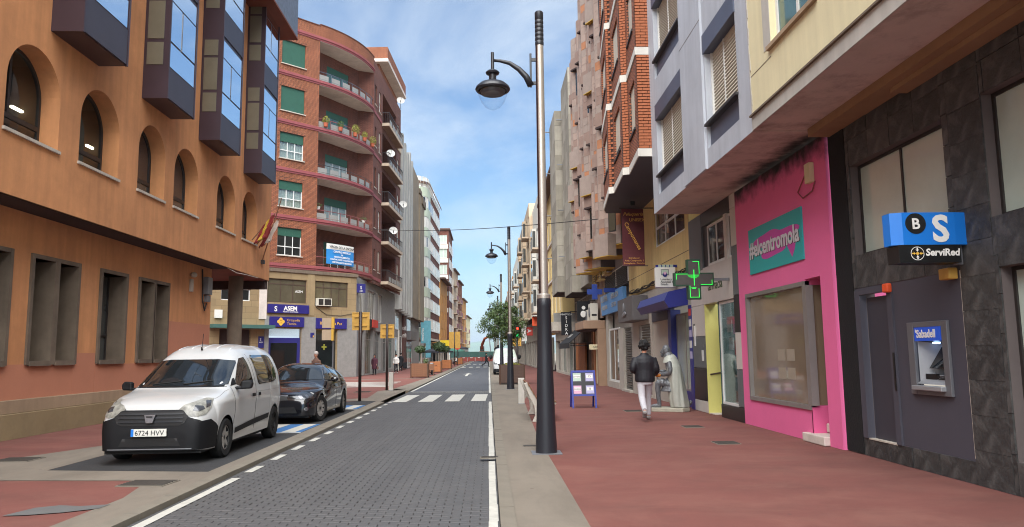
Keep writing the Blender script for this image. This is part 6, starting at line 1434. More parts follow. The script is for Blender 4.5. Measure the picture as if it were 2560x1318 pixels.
# left: finned concrete block
def fins():
    t = thing('finned_building', 'pale concrete block with tall vertical folded fins beside the brick block', 'building', (-12, 81, 0))
    Y0, Y1, ZB, ZT = 75.6, 86.2, 6.2, 24.6
    MB().box(-16, -9.3, Y0, Y1, ZB, ZT - 0.6).build('core', 'concrete_fin', t)
    n = 5
    for i in range(n):
        y = Y0 + (Y1 - Y0) * i / n; w = (Y1 - Y0) / n; h = ZT - 0.35 * (i % 3)
        MB().prism([(-9.3, y + 0.02, ZB - 0.1 * i), (-8.75 + 0.03 * i, y + 0.05, ZB - 0.1 * i), (-8.75 + 0.03 * i, y + 0.9, ZB - 0.1 * i), (-9.3, y + w - 0.02, ZB - 0.1 * i)], (0, 0, h - ZB)).build('fin', 'concrete_fin', t)
    MB().box(-16, -9.5, 75.3, 102, 0, ZB + 0.05).build('lower_wall', 'granite', t)
    W = FX(-9.5, 1)
    for (a, b_, z0, z1, m) in ((75.8, 78.4, 0.1, 3.4, 'glass_grey'), (79.0, 81.6, 0.1, 3.6, 'glass_dark'), (84.2, 88.0, 0.1, 3.2, 'glass_green'), (88.4, 92.0, 0.1, 3.2, 'glass_green'), (76, 79, 4.2, 6.0, 'glass_dark'), (85, 91, 4.2, 6.0, 'glass_warm')):
        window(t, W, a, b_, z0, z1, d=0.03, fw=0.08, cols=2, fm='frame_white', pm=m, name='shopfront')
    boxpart('pier', 'white_render', t, W, 78.4, 79.0, 0, 4.2, 0.0, 0.1)
    s = thing('shop_sign', 'dark brown panel sign with small white letters beside green shop windows', 'sign', W.p(83, 3, 0)); boxpart('panel', 'brown_panel', s, W, 81.8, 84.0, 0.0, 5.9, 0.02, 0.3)
    F83 = FY(81.8, -1)
    for i, tx in enumerate(('PUB', 'MTN')): text(s, tx, 'text_white', (-9.42, 81.79, 4.3 - i * 0.8), (1, 0, 0), (0, 0, 1), 0.5, xs=0.3); text(s, tx, 'text_white', W.p(82.2, 4.3 - i * 0.8, 0.31), (0, 1, 0), (0, 0, 1), 0.65)
    s = thing('shop_sign', 'grey box fascia sign above the green shop windows', 'sign', W.p(88, 3.5, 0)); boxpart('box', 'box_grey', s, W, 84.6, 91.5, 3.3, 4.3, 0.0, 0.7)
    # brown rough concrete party block
    u = thing('brown_concrete_building', 'rough brown concrete block with stepped roof edge next to the fins', 'building', (-12, 94, 0))
    MB().box(-16, -8.95, 86.3, 95.5, 6.0, 24.2).build('wall', 'concrete_brown', u); MB().box(-16, -8.8, 95.5, 102, 6.0, 22.4).build('wall', 'concrete_brown', u); MB().box(-16, -8.6, 97.5, 102.3, 21.6, 22.6).build('cornice', 'concrete_dark', u); MB().box(-16, -8.75, 95.4, 98, 22.6, 23.2).build('cornice', 'concrete_dark', u)
fins()
def green_building():
    t = thing('green_panel_building', 'rounded corner block with pale green panels and white blinds', 'building', (-12, 116, 0))
    # curved plan: short face towards the camera, quarter turn, then along the street
    pts = [(-14.0, 106.4), (-12.6, 106.2), (-11.2, 106.2)]
    for i in range(1, 9):
        a = R(90 * i / 8); pts.append((-11.2 + 2.4 * math.sin(a), 106.2 + 2.6 * (1 - math.cos(a))))
    pts += [(-8.72, 112), (-8.6, 116), (-8.5, 120), (-8.4, 124), (-8.3, 128)]
    lv = [4.6 + 2.95 * i for i in range(8)]; ZT = 26.6
    def ring(z0, z1, off, m, nm, i0=0, i1=len(pts) - 1):
        b = MB()
        for i in range(i0, i1):
            p, q = Vector((*pts[i], 0)), Vector((*pts[i + 1], 0)); d = (q - p).normalized(); n = Vector((d.y, -d.x, 0)) * off
            p, q = p + n, q + n; b.quad((p.x, p.y, z0), (q.x, q.y, z0), (q.x, q.y, z1), (p.x, p.y, z1))
        return b.build(nm, m, t)
    ring(4.0, ZT, -0.12, 'brick_dark', 'brick_wall')
    for k, z in enumerate(lv):
        if z + 1.3 > ZT: break
        for i in range(len(pts) - 1):
            p, q = Vector((*pts[i], 0)), Vector((*pts[i + 1], 0)); L = (q - p).length; fr = Fr(pts[i], ((q - p).x, (q - p).y))
            if i < 11:
                boxpart('green_panel', 'green_panel', t, fr, 0, L, z - 0.55, z + 0.8, -0.12, 0.0)
            if i < 2: window(t, fr, 0.1, L - 0.12, z + 0.82, z + 2.35, d=-0.02, fw=0.07, cols=2, fm='frame_white', pm='curtain' if (i + k) % 3 else 'glass_dark')
            elif i < 11 and i % 2 == 0: 
                q2 = Vector((*pts[i + 2], 0)) if i + 2 < len(pts) else q; fr = Fr(pts[i], ((q2 - p).x, (q2 - p).y)); L2 = (q2 - p).length
                window(t, fr, 0.05, L2 - 0.18, z + 0.82, z + 2.35, d=0.0, fw=0.07, cols=1, fm='frame_white', pm='curtain' if (i + k) % 4 else 'glass_dark')
            elif i >= 11:
                for h_ in range(2): window(t, fr, 0.4 + 1.95 * h_, 1.7 + 1.95 * h_, z + 0.5, z + 2.35, d=0.0, fw=0.08, cols=1, fm='frame_white', pm='glass_pale')
    b = MB(); b.add([(x, y, ZT) for x, y in pts] + [(-22, 128, ZT), (-22, 106, ZT)], [tuple(range(len(pts) + 2))]); b.build('roof', 'roof_brown', t)
    ring(ZT - 0.1, ZT + 0.25, 0.25, 'roof_brown', 'eave'); ring(3.7, 4.05, 0.05, 'stone_sill', 'base_band'); b = MB(); b.add([(x, y, 3.7) for x, y in pts] + [(-22, 128, 3.7), (-22, 106, 3.7)], [tuple(range(len(pts) + 2))]); b.build('soffit', 'soffit_dark', t)
    MB().box(-16, -9.6, 107.4, 127.8, 0, 3.75).build('lower_wall', 'white_render', t)
    Wf = FY(107.38, -1); window(t, Wf, -13.8, -9.8, 0.6, 3.4, d=0.02, fw=0.08, cols=3, fm='frame_grey', pm='glass_green', name='shopfront')
    FW = FX(-9.6, 1)
    for i in range(4): window(t, FW, 108.2 + i * 4.8, 112 + i * 4.8, 0.3, 3.0, d=0.03, fw=0.08, cols=2, fm='frame_grey', pm='glass_green', name='shopfront')
    # furniture-shop showcase corner and its banner sign
    s = thing('shop_sign', 'white shop fascia with lettering below the green panelled corner', 'sign', (-10.5, 106, 2.9)); MB().box(-13.5, -9.2, 106.6, 106.9, 2.55, 3.45).build('board', 'sign_white', s); text(s, 'MOVALÍN', 'text_grey', (-13.2, 106.59, 2.75), (1, 0, 0), (0, 0, 1), 0.75)
    s = thing('hanging_banner', 'turquoise vertical banner hanging at the rounded corner', 'banner', (-9.0, 105.9, 3)); MB().box(-9.6, -8.2, 105.9, 105.96, 3.2, 6.4).build('cloth', 'banner_teal', s); MB().box(-8.9, -8.2, 105.8, 105.86, 1.2, 3.2).build('tail', 'banner_teal', s)
    text(s, 'muebles', 'text_white', (-9.2, 105.89, 3.5), (0, 0, 1), (-1, 0, 0), 0.55)
green_building()
FL = lambda x0, y0, x1, y1: Fr((x0, y0), (x1 - x0, y1 - y0))
fr = FL(-8.3, 128.2, -7.9, 142); t = block('ochre_building', 'ochre rendered house with dark eaves left of the white tower', fr, 13.8, 3.6, 14.6, 'ochre', ([(1.0, 2.2), (4, 5.2), (7, 8.2), (10.5, 11.7)], [(4.6, 6.2), (7.6, 9.2), (10.6, 12.2)]), fm='frame_brown', ground=0.6, eave=0.9, wcols=1)
s = thing('shop_sign', 'bright yellow shop sign below the ochre house', 'sign', (-7.4, 128, 3)); MB().box(-8.9, -6.6, 127.6, 127.75, 2.9, 4.0).build('board', 'yellow_sign_bright', s)
def tower():
    x0, y0 = -11.0, 142.5
    fr = Fr((x0, y0), (1, 0), (0, -1)); L = 3.4
    lv = [(10.3, 12.4), (13.5, 15.6), (16.7, 18.8), (19.9, 22.0), (22.6, 24.6)]; lv = [(a + 0.2, b) for a, b in lv]
    t = block('white_brick_tower', 'brick tower with white glazed bays facing down the street', fr, L, 4.5, 25.6, 'brick_dark', ([(0.3, 3.1)], lv + [(6.9, 9.0)]), depth=14, fm='frame_white', pm='glass_pale', eave=0.4, ground=0.8, wcols=4)
    for a, b in lv: boxpart('bay_band', 'white_render', t, fr, 0.1, 3.3, a - 0.9, a - 0.1, 0.0, 0.15)
    fs = Fr((x0 + L, y0), (0.35, 14)); 
    for k in range(6):
        for j in range(4): window(t, fs, 1 + j * 3.2, 2.6 + j * 3.2, 5.6 + k * 3.2, 7.4 + k * 3.2, d=0.02, fw=0.08, cols=2, fm='frame_white', pm='glass_grey')
tower()
xx, yy = -7.4, 157.0
spec = [('beige_building', 'beige house with small balconies beyond the brick tower', 12, 19.5, 'beige_render'), ('brick_house', 'narrow brick house far down the street on the left', 12, 18.2, 'brick_orange'), ('tan_building', 'tan rendered house near the end of the street on the left', 14, 15.0, 'ochre'), ('cream_building', 'low cream house at the far left end of the street', 18, 11.5, 'cream')]
for (nm, lab, L, zt, wm) in spec:
    fr = FL(xx, yy, xx + 0.25 + L * 0.02, yy + L); n = int(L / 3)
    t = block(nm, lab, fr, L, 3.4, zt, wm, ([(0.8 + i * 3, 2.2 + i * 3) for i in range(n)], [(4.4 + k * 3, 6.2 + k * 3) for k in range(int((zt - 4.4) / 3))]), ground=0.5, eave=0.5, wcols=1)
    for k in range(int((zt - 4.4) / 3)):
        MB().fbox(fr, 0.6, 5.6, 4.1 + k * 3, 4.25 + k * 3, 0.0, 0.7).build('balcony', 'tile_slab', t); MB().fbox(fr, 0.6, 5.6, 4.25 + k * 3, 5.1 + k * 3, 0.66, 0.7).build('railing', 'rail_red', t)
    xx, yy = xx + 0.25 + L * 0.02, yy + L + 0.1
# right: yellow house, white block, beige block, more
fr = Fr((5.25, 50.2), (1, 0), (0, -1))
t = block('yellow_house', 'plain yellow rendered house with brown tiled eaves behind the near lamp post', Fr((5.05, 50.5), (0, 1), (-1, 0)), 13.5, 3.6, 14.3, 'cream_deep', ([(1.5 + 3 * i, 2.7 + 3 * i) for i in range(4)], [(4.6, 6.4), (7.6, 9.4), (10.6, 12.4)]), ground=0.7, eave=0.7, fm='frame_white', trims=((7.1, 7.25, 0.12, 'slab_white'), (10.1, 10.25, 0.12, 'slab_white')), wcols=1)
MB().fbox(fr, -0.9, 0.6, 3.1, 3.7, -3, 0.0).build('balcony', 'stone_sill', t); MB().fbox(fr, -0.85, 0.6, 3.7, 4.3, -0.05, -0.02).build('railing', 'rail_panel', t)
def rb(nm, lab, x, y0, y1, z1, wm, pmx, zlow=5.2, out=-1, **kw):
    L = y1 - y0; n = int(L / 3.0); nl = int((z1 - zlow - 0.6) / 2.9)
    fr = Fr((x, y0), (0, 1), (-1, 0))
    t = block(nm, lab, fr, L, zlow, z1, wm, ([(0.7 + i * 3, 2.3 + i * 3) for i in range(n)], [(zlow + 0.8 + k * 2.9, zlow + 2.5 + k * 2.9) for k in range(nl)]), pm=pmx, ground=0.8, shut='shutter_cream', **kw)
    for k in range(nl):
        zz = zlow + 0.1 + k * 2.9
        for i in range(0, n, 2):
            if (i // 2) % 2 == 0:
                MB().fbox(fr, 0.3 + i * 3, 3.2 + i * 3, zz - 0.15, zz, 0.0, 0.75).build('balcony', 'tile_slab', t); MB().fbox(fr, 0.3 + i * 3, 3.2 + i * 3, zz, zz + 0.9, 0.70, 0.75).build('railing', 'rail_panel', t)
            else:
                b_ = MB().fbox(fr, 0.4 + i * 3, 2.7 + i * 3, zz - 0.1, zz + 2.75, 0.0, 0.4).build('glazed_bay', wm, t); MB().fbox(fr, 0.5 + i * 3, 2.6 + i * 3, zz + 0.9, zz + 2.5, 0.4, 0.41).build('pane', 'glass_grey', b_); o_ = fr.p(0.4 + i * 3, 0, 0); MB().box(o_[0] - 0.35, o_[0] - 0.06, o_[1] - 0.012, o_[1], zz + 0.9, zz + 2.5).build('pane', 'glass_grey', b_)
    return t
t = rb('white_building', 'white block with grey windows beyond the yellow house', 4.75, 66, 78, 16.5, 'white_render', 'glass_grey')
fw = Fr((4.75, 65.98), (1, 0), (0, -1))
for k in range(3): window(t, fw, 0.4, 1.3, 6.2 + k * 3.3, 8.2 + k * 3.3, d=0.03, fw=0.07, cols=1, rows=(0.5,), fm='frame_white', pm='glass_grey')
t = rb('beige_block', 'beige concrete apartment block far on the right of the street', 4.4, 78.2, 104, 17.6, 'beige_render', 'glass_pale')
fw = Fr((4.4, 78.15), (1, 0), (0, -1)); boxpart('corner_pier', 'beige_render', t, fw, 0, 1.5, 5.2, 16.0, 0.0, 0.9)
rb('pale_block', 'pale rendered block with white bands at the far right', 4.3, 104.2, 128, 16.0, 'white_render', 'glass_pale')
rb('ochre_block', 'ochre block partly hidden behind the street tree', 4.2, 128.2, 150, 15.0, 'ochre', 'glass_dark'); rb('far_brick_block', 'small orange brick block at the far right end of the street', 4.0, 150.3, 180, 14.0, 'brick_orange', 'glass_dark')
for (nm, lab, x0, x1, y, z0, z1, m) in (('shop_sign', 'orange square shop sign far along the right pavement', 4.35, 5.0, 74.0, 4.3, 5.2, 'orange_sign'), ('shop_sign', 'red and white arrow sign below the orange one on the right', 4.0, 4.75, 80.0, 3.5, 4.4, 'sign_red'), ('shop_sign', 'tall white lightbox sign beside the red arrow sign', 3.55, 4.1, 80.0, 2.9, 4.7, 'sign_white')):
    s = thing(nm, lab, 'sign', ((x0 + x1) / 2, y, z0)); MB().box(x0, x1, y, y + 0.2, z0, z1).build('board', m, s, bevel=0.02); MB().box(x1 - 0.05, 5.3, y + 0.08, y + 0.12, z1 - 0.2, z1 - 0.12).build('bracket', 'metal_grey', s)
    if m == 'sign_red': MB().add([(x0 + 0.15, y - 0.01, z0 + 0.3), (x0 + 0.65, y - 0.01, z0 + 0.5), (x0 + 0.15, y - 0.01, z0 + 0.7), (x0 + 0.3, y - 0.01, z0 + 0.5)], [(0, 1, 2, 3)]).build('arrow', 'text_white', s)
# overhead cable across the street
t = thing('overhead_cable', 'thin black cable strung across the street between the brick blocks', 'cable', (-9, 62, 12))
MB().tube([(-9.6 + 14.3 * i / 24, 58 - 29 * i / 24, 11.5 - 4.6 * i / 24 - 0.3 * math.sin(math.pi * i / 24)) for i in range(25)], 0.018, 5).build('wire', 'cable', t)
# blocks beyond the side street, behind the orange building and behind the camera
for (nm, lab, x0, x1, y0, y1, z1, m) in (('side_street_block', 'plain tan block closing the side street', -34, -24, 40, 80, 20, 'stone_tan'),):
    t = thing(nm, lab, 'building', ((x0 + x1) / 2, (y0 + y1) / 2, 0)); MB().box(x0, x1, y0, y1, 0, z1).build('wall', m, t)
# ------------------------------------------------------------------ vehicles
def interp(tab, x):
    """smooth (monotone-ish cubic) interpolation through table points"""
    if x <= tab[0][0]: return tab[0][1]
    if x >= tab[-1][0]: return tab[-1][1]
    for i in range(len(tab) - 1):
        if x <= tab[i + 1][0]:
            x0, y0 = tab[i]; x1, y1 = tab[i + 1]; h = x1 - x0; t = (x - x0) / h
            def sl(k):
                if k <= 0 or k >= len(tab) - 1: return (tab[min(k + 1, len(tab) - 1)][1] - tab[max(k - 1, 0)][1]) / max(1e-6, tab[min(k + 1, len(tab) - 1)][0] - tab[max(k - 1, 0)][0])
                a = (tab[k][1] - tab[k - 1][1]) / (tab[k][0] - tab[k - 1][0]); b = (tab[k + 1][1] - tab[k][1]) / (tab[k + 1][0] - tab[k][0])
                return 0 if a * b <= 0 else 2 * a * b / (a + b)
            m0, m1 = sl(i), sl(i + 1)
            return (2 * t**3 - 3 * t**2 + 1) * y0 + (t**3 - 2 * t**2 + t) * h * m0 + (-2 * t**3 + 3 * t**2) * y1 + (t**3 - t**2) * h * m1
class Car:
    """Body skin swept along the length (nose at y = 0, rear at y = L, +x is the kerb-free side)."""
    def __init__(s, L, top, width, belt, tumble, wheels, wr, sill, nexp=5.0, nexp_hood=4.0):
        s.L, s.top, s.width, s.belt, s.tumble, s.wheels, s.wr, s.sill, s.nexp = L, top, width, belt, tumble, wheels, wr, sill, nexp
    def zb(s, y):
        z = interp(s.sill, y)
        for w in s.wheels:
            r = s.wr + 0.055; d = abs(y - w)
            if d < r: z = max(z, s.wr + math.sqrt(r * r - d * d) - 0.01)
        return z
    def section(s, y, n=40):
        zt = interp(s.top, y); zb = min(s.zb(y), zt - 0.05); w = interp(s.width, y); pts = []
        for i in range(n + 1):
            th = math.pi / 2 * i / n
            c = max(0, math.cos(th)) ** (2 / s.nexp); q = max(0, math.sin(th)) ** (2 / s.nexp)
            z = zb + (zt - zb) * q; x = w * c
            if z > s.belt: x *= 1 - s.tumble * ((z - s.belt) / 0.8) ** 1.2
            else: x *= 1 - 0.05 * ((s.belt - z) / 0.8) ** 2
            # shoulder crease
            x *= 1 + 0.012 * math.exp(-((z - s.belt + 0.12) / 0.05) ** 2)
            pts.append((x, z))
        return pts
    def body(s, name, m, parent):
        ys = []
        n = 150
        for i in range(n + 1):
            t = i / n; ys.append(s.L * (t - 0.13 * math.sin(2 * math.pi * t) / (2 * math.pi) * 4.2 * 0.9))
        ys[0], ys[-1] = 0, s.L
        b = MB(); rows = []
        for y in ys:
            h = s.section(y); row = [(x, y, z) for x, z in h] + [(-x, y, z) for x, z in h[::-1][1:]]
            rows.append(row)
        k = len(rows[0]); vs = [p for r in rows for p in r]
        fs = [(i * k + j, (i + 1) * k + j, (i + 1) * k + j + 1, i * k + j + 1) for i in range(len(rows) - 1) for j in range(k - 1)]
        fs += [tuple(range(k)), tuple(range((len(rows) - 1) * k, len(rows) * k))[::-1]]
        b.add(vs, fs); o = b.build(name, m, parent, auto=50)
        s.bvh = BVHTree.FromPolygons([Vector(v) for v in vs], fs)
        return o
    def decal(s, name, m, parent, poly, origin, e1, e2, dirn, off=0.006, res=0.05, thick=0.0):
        """Panel that follows the body: polygon in the plane (e1, e2) cast along dirn onto the skin."""
        bm = bmesh.new()
        vs = [bm.verts.new((p[0], p[1], 0)) for p in poly]; bm.faces.new(vs)
        xs = [p[0] for p in poly]; ys = [p[1] for p in poly]
        for ax, lo, hi in ((0, min(xs), max(xs)), (1, min(ys), max(ys))):
            c = math.floor(lo / res) * res + res
            while c < hi - 1e-4:
                no = (1, 0, 0) if ax == 0 else (0, 1, 0); co = (c, 0, 0) if ax == 0 else (0, c, 0)
                bmesh.ops.bisect_plane(bm, geom=bm.verts[:] + bm.edges[:] + bm.faces[:], plane_co=co, plane_no=no); c += res
        bmesh.ops.triangulate(bm, faces=bm.faces[:])
        o3, a, b2, d = Vector(origin), Vector(e1), Vector(e2), Vector(dirn).normalized()
        bad = []
        for v in bm.verts:
            p = o3 + a * v.co.x + b2 * v.co.y
            h = s.bvh.ray_cast(p - d * 4, d)
            if h[0] is None: bad.append(v); continue
            nn = h[1]
            if nn.dot(d) > 0: nn = -nn
            v.co = h[0] + nn * off
        if bad: bmesh.ops.delete(bm, geom=bad, context='VERTS')
        me = bpy.data.meshes.new(name); bm.to_mesh(me); bm.free(); me.materials.append(M[m]); me.polygons.foreach_set('use_smooth', [True] * len(me.polygons))
        ob = bpy.data.objects.new(name, me); C.objects.link(ob); adopt(ob, parent); return ob
    def side(s, name, m, parent, poly, sx=1, **k): return s.decal(name, m, parent, poly, (0, 0, 0), (0, 1, 0), (0, 0, 1), (-sx, 0, 0), **k)
    def front(s, name, m, parent, poly, **k): return s.decal(name, m, parent, poly, (0, 0, 0), (1, 0, 0), (0, 0, 1), (0, 1, 0), **k)
    def line(s, name, m, parent, pts, sx=1, w=0.006, dirn=None, r=0.004):
        """door gap or crease: a thin cord lying on the skin"""
        out = []
        for i in range(len(pts) - 1):
            for j in range(8):
                t = j / 8; p = (pts[i][0] * (1 - t) + pts[i + 1][0] * t, pts[i][1] * (1 - t) + pts[i + 1][1] * t); out.append(p)
        out.append(pts[-1]); q = []
        for p in out:
            h = s.bvh.ray_cast(Vector((sx * 4, p[0], p[1])), Vector((-sx, 0, 0)))
            if h[0] is not None: q.append(tuple(h[0]))
        if len(q) > 1: MB().tube(q, r, 5).build(name, m, parent)
def wheel(parent, x, y, r, w, side, spokes=5, rm='rim', steer=0.0, hub=False):
    o = thing_part = bpy.data.objects.new('wheel', None)
    b = MB(); prof = [(r * 0.62, -w / 2 + 0.01), (r * 0.9, -w / 2), (r * 0.985, -w / 2 + 0.03), (r, -w / 4), (r, w / 4), (r * 0.985, w / 2 - 0.03), (r * 0.9, w / 2), (r * 0.62, w / 2 - 0.01), (r * 0.62, -w / 2 + 0.01)]
    b.lathe((0, 0, 0), prof, 32, 'x')
    t = b.build('wheel', 'tyre', parent, auto=35)
    t.location = (x, y, r); t.rotation_euler.z = steer
    rb_ = MB(); s = side; f = w / 2 - 0.03
    rb_.lathe((0, 0, 0), [(r * 0.66, s * (f - 0.03)), (r * 0.64, s * f), (r * 0.58, s * f), (r * 0.56, s * (f - 0.06)), (r * 0.05, s * (f - 0.07))], 32, 'x')
    rb_.cyl((s * (f - 0.07), 0, 0), (s * (f - 0.005), 0, 0), r * 0.15, r * 0.13, n=16)
    rim = rb_.build('rim', 'plastic_dark' if not hub else rm, t, auto=35)
    sp = MB()
    for i in range(spokes):
        a = 2 * math.pi * i / spokes + 0.3
        for da in ((-0.0,) if spokes < 7 else (0,)):
            c0, s0 = math.cos(a), math.sin(a); w0, w1 = r * 0.11, r * 0.09
            p = [(r * 0.08, -w0), (r * 0.6, -w1), (r * 0.6, w1), (r * 0.08, w0)]
            sp.prism([(s * (f - 0.035), u * c0 - v * s0, u * s0 + v * c0) for u, v in p], (s * 0.03, 0, 0))
    sp.lathe((0, 0, 0), [(r * 0.64, s * (f + 0.001)), (r * 0.56, s * (f + 0.004))], 32, 'x')
    sp.build('spokes', rm, t)
    return t
def place(t, x, y, rz=0.0, z=0.0): t.location = (x, y, z); t.rotation_euler.z = rz
def white_van():
    t = thing('white_van', 'white panelled passenger van with black bumper parked in the bay, front to camera', 'van')
    c = Car(4.36, [(0, 0.50), (0.015, 0.66), (0.05, 0.80), (0.12, 0.90), (0.35, 0.985), (0.65, 1.045), (0.95, 1.10), (1.03, 1.13), (1.2, 1.25), (1.5, 1.455), (1.72, 1.59), (1.92, 1.70), (2.2, 1.795), (2.6, 1.84), (3.2, 1.84), (3.9, 1.80), (4.15, 1.73), (4.27, 1.5), (4.33, 1.1), (4.36, 0.5)],
            [(0, 0.60), (0.03, 0.70), (0.1, 0.765), (0.25, 0.825), (0.5, 0.862), (1.0, 0.875), (3.4, 0.875), (4.0, 0.855), (4.25, 0.81), (4.36, 0.76)], 1.02, 0.135, (0.84, 3.65), 0.315, [(0, 0.22), (0.3, 0.20), (1.2, 0.23), (3.2, 0.24), (4.0, 0.27), (4.36, 0.36)], nexp=4.8)
    body = c.body('body', 'car_white', t)
    MB().box(-0.72, 0.72, 0.12, 4.2, 0.16, 0.5).build('underbody', 'plastic_dark', t)
    ws = c.front('windscreen', 'car_glass', t, [(-0.73, 1.15), (-0.60, 1.13), (0.60, 1.13), (0.73, 1.15), (0.72, 1.22), (0.665, 1.50), (0.64, 1.545), (0.4, 1.57), (-0.4, 1.57), (-0.64, 1.545), (-0.665, 1.50), (-0.72, 1.22)], res=0.06)
    c.front('cowl', 'plastic_black', t, [(-0.74, 1.115), (0.74, 1.115), (0.73, 1.15), (0.6, 1.133), (-0.6, 1.133), (-0.73, 1.15)], off=0.004)
    for sx, nm in ((1, 'kerb'), (-1, 'far')):
        c.side('window', 'car_glass_rear', t, [(1.42, 1.145), (1.46, 1.22), (1.78, 1.47), (1.96, 1.58), (2.16, 1.605), (2.22, 1.13), (1.6, 1.095)], sx, res=0.06)
        c.side('window', 'car_glass_rear', t, [(2.50, 1.14), (2.46, 1.60), (2.52, 1.64), (3.50, 1.64), (3.62, 1.58), (3.78, 1.26), (3.70, 1.16), (3.5, 1.12), (2.56, 1.10)], sx, res=0.06)
        c.side('window_trim', 'plastic_black', t, [(1.24, 1.12), (1.42, 1.145), (1.46, 1.25), (1.40, 1.24)], sx)
        c.line('door_gap', 'seam', t, [(1.22, 1.10), (1.24, 0.75), (1.16, 0.5), (1.2, 0.3)], sx); c.line('door_gap', 'seam', t, [(2.32, 1.66), (2.36, 0.9), (2.34, 0.32)], sx); c.line('door_gap', 'seam_light', t, [(3.30, 1.1), (3.26, 0.6), (3.2, 0.4)], sx, r=0.003); c.line('door_gap', 'seam_light', t, [(2.45, 0.98), (4.1, 0.98)], sx, r=0.004)
        c.side('sill_trim', 'plastic_black', t, [(1.24, 0.34), (2.30, 0.40), (3.22, 0.44), (3.24, 0.53), (2.3, 0.50), (1.26, 0.43)], sx, off=0.012)
        c.side('door_handle', 'plastic_black', t, [(2.06, 0.90), (2.26, 0.90), (2.26, 0.955), (2.06, 0.955)], sx, off=0.02); c.side('door_handle', 'plastic_black', t, [(2.44, 0.90), (2.58, 0.90), (2.58, 0.955), (2.44, 0.955)], sx, off=0.02)
        c.side('tail_lamp', 'sign_red', t, [(4.16, 0.80), (4.28, 0.80), (4.24, 1.25), (4.14, 1.25)], sx)
        for w, ya, yb in ((0.84, 0.40, 1.28), (3.65, 3.21, 4.09)):
            a = [(w + 0.40 * math.cos(R(k)), 0.315 + 0.40 * math.sin(R(k))) for k in range(0, 181, 12)]; i_ = [(w + 0.372 * math.cos(R(k)), 0.315 + 0.372 * math.sin(R(k))) for k in range(180, -1, -12)]
        # mirror
        m = MB(); m.prism([(sx * 0.90, 1.32, 1.06), (sx * 1.08, 1.34, 1.07), (sx * 1.10, 1.36, 1.16), (sx * 1.06, 1.36, 1.215), (sx * 0.92, 1.33, 1.205)], (0, 0.10, 0)); m.box(min(sx * 0.80, sx * 0.93), max(sx * 0.80, sx * 0.93), 1.34, 1.42, 1.06, 1.11); mo = m.build('mirror', 'plastic_black', t, bevel=0.028)
        MB().box(min(sx * 0.93, sx * 1.07), max(sx * 0.93, sx * 1.07), 1.452, 1.458, 1.08, 1.19).build('mirror_glass', 'glass_mirror', mo)
        # headlamps wrap round the corner
        d = Vector((-sx * 0.75, 1, -0.12)).normalized(); e1 = Vector((sx, 0.75, 0)).normalized(); o3 = Vector((sx * 0.66, 0.16, 0.86))
        pol = [(-0.27, -0.03), (-0.22, -0.13), (-0.08, -0.165), (0.08, -0.13), (0.20, -0.03), (0.29, 0.12), (0.18, 0.135), (-0.03, 0.075), (-0.2, 0.03)]
        hl = c.decal('headlamp', 'headlamp', t, pol, o3, e1, (0, 0, 1), d, off=0.010, res=0.03)
        b = MB(); 
        c.decal('reflector', 'headlamp_dark', hl, [(-0.10, -0.065), (-0.02, -0.085), (0.08, -0.05), (0.06, 0.0), (-0.06, 0.01)], o3, e1, (0, 0, 1), d, off=0.014, res=0.03)
        c.decal('indicator', 'headlamp_dark', hl, [(0.10, -0.035), (0.19, 0.0), (0.24, 0.09), (0.14, 0.08)], o3, e1, (0, 0, 1), d, off=0.014, res=0.03)
    # bumper skin: black lower face, wrapping to the wheel arches
    c.front('bumper', 'plastic_black', t, [(-0.80, 0.22), (0.80, 0.22), (0.80, 0.60), (0.70, 0.66), (0.55, 0.71), (0.47, 0.80), (0.42, 0.815), (-0.42, 0.815), (-0.47, 0.80), (-0.55, 0.71), (-0.70, 0.66), (-0.80, 0.60)], off=0.012, res=0.04)
    for sx in (1, -1): c.side('bumper_side', 'plastic_black', t, [(0.06, 0.22), (0.50, 0.22), (0.445, 0.40), (0.47, 0.52), (0.40, 0.58), (0.25, 0.66), (0.06, 0.64)], sx, off=0.014, res=0.04)
    g = c.front('grille', 'plastic_dark', t, [(-0.50, 0.62), (-0.42, 0.585), (0.42, 0.585), (0.50, 0.62), (0.55, 0.72), (0.47, 0.785), (-0.47, 0.785), (-0.55, 0.72)], off=0.018, res=0.05)
    for z in (0.645, 0.70, 0.755): c.front('grille_bar', 'metal_dark', g, [(-0.48, z - 0.012), (0.48, z - 0.012), (0.48, z + 0.012), (-0.48, z + 0.012)], off=0.034, res=0.06)
    c.front('air_intake', 'plastic_dark', t, [(-0.46, 0.285), (0.46, 0.285), (0.40, 0.40), (-0.40, 0.40)], off=0.016)
    c.front('bumper_lip', 'metal_grey', t, [(-0.62, 0.235), (0.62, 0.235), (0.62, 0.25), (-0.62, 0.25)], off=0.02)
    em = MB(); em.prism([(-0.085, -0.045, 0.755), (0.085, -0.045, 0.755), (0.05, -0.06, 0.63), (-0.05, -0.06, 0.63)], (0, 0.04, 0)); e_ = em.build('badge', 'chrome', t, bevel=0.006); MB().prism([(-0.045, -0.062, 0.735), (0.045, -0.062, 0.735), (0.04, -0.064, 0.715), (-0.04, -0.064, 0.715)], (0, 0.01, 0)).build('badge_slot', 'plastic_dark', e_)
    pl = MB(); pl.box(-0.26, 0.26, -0.055, -0.03, 0.435, 0.545); p_ = pl.build('number_plate', 'plate', t); MB().box(-0.262, -0.222, -0.057, -0.05, 0.437, 0.543).build('plate_band', 'sabadell_blue', p_)
    text(t, '6724 HVV', 'text_black', (-0.205, -0.058, 0.452), (1, 0, 0), (0, 0, 1), 0.105, ext=0.001, xs=0.98, bold=0.0)
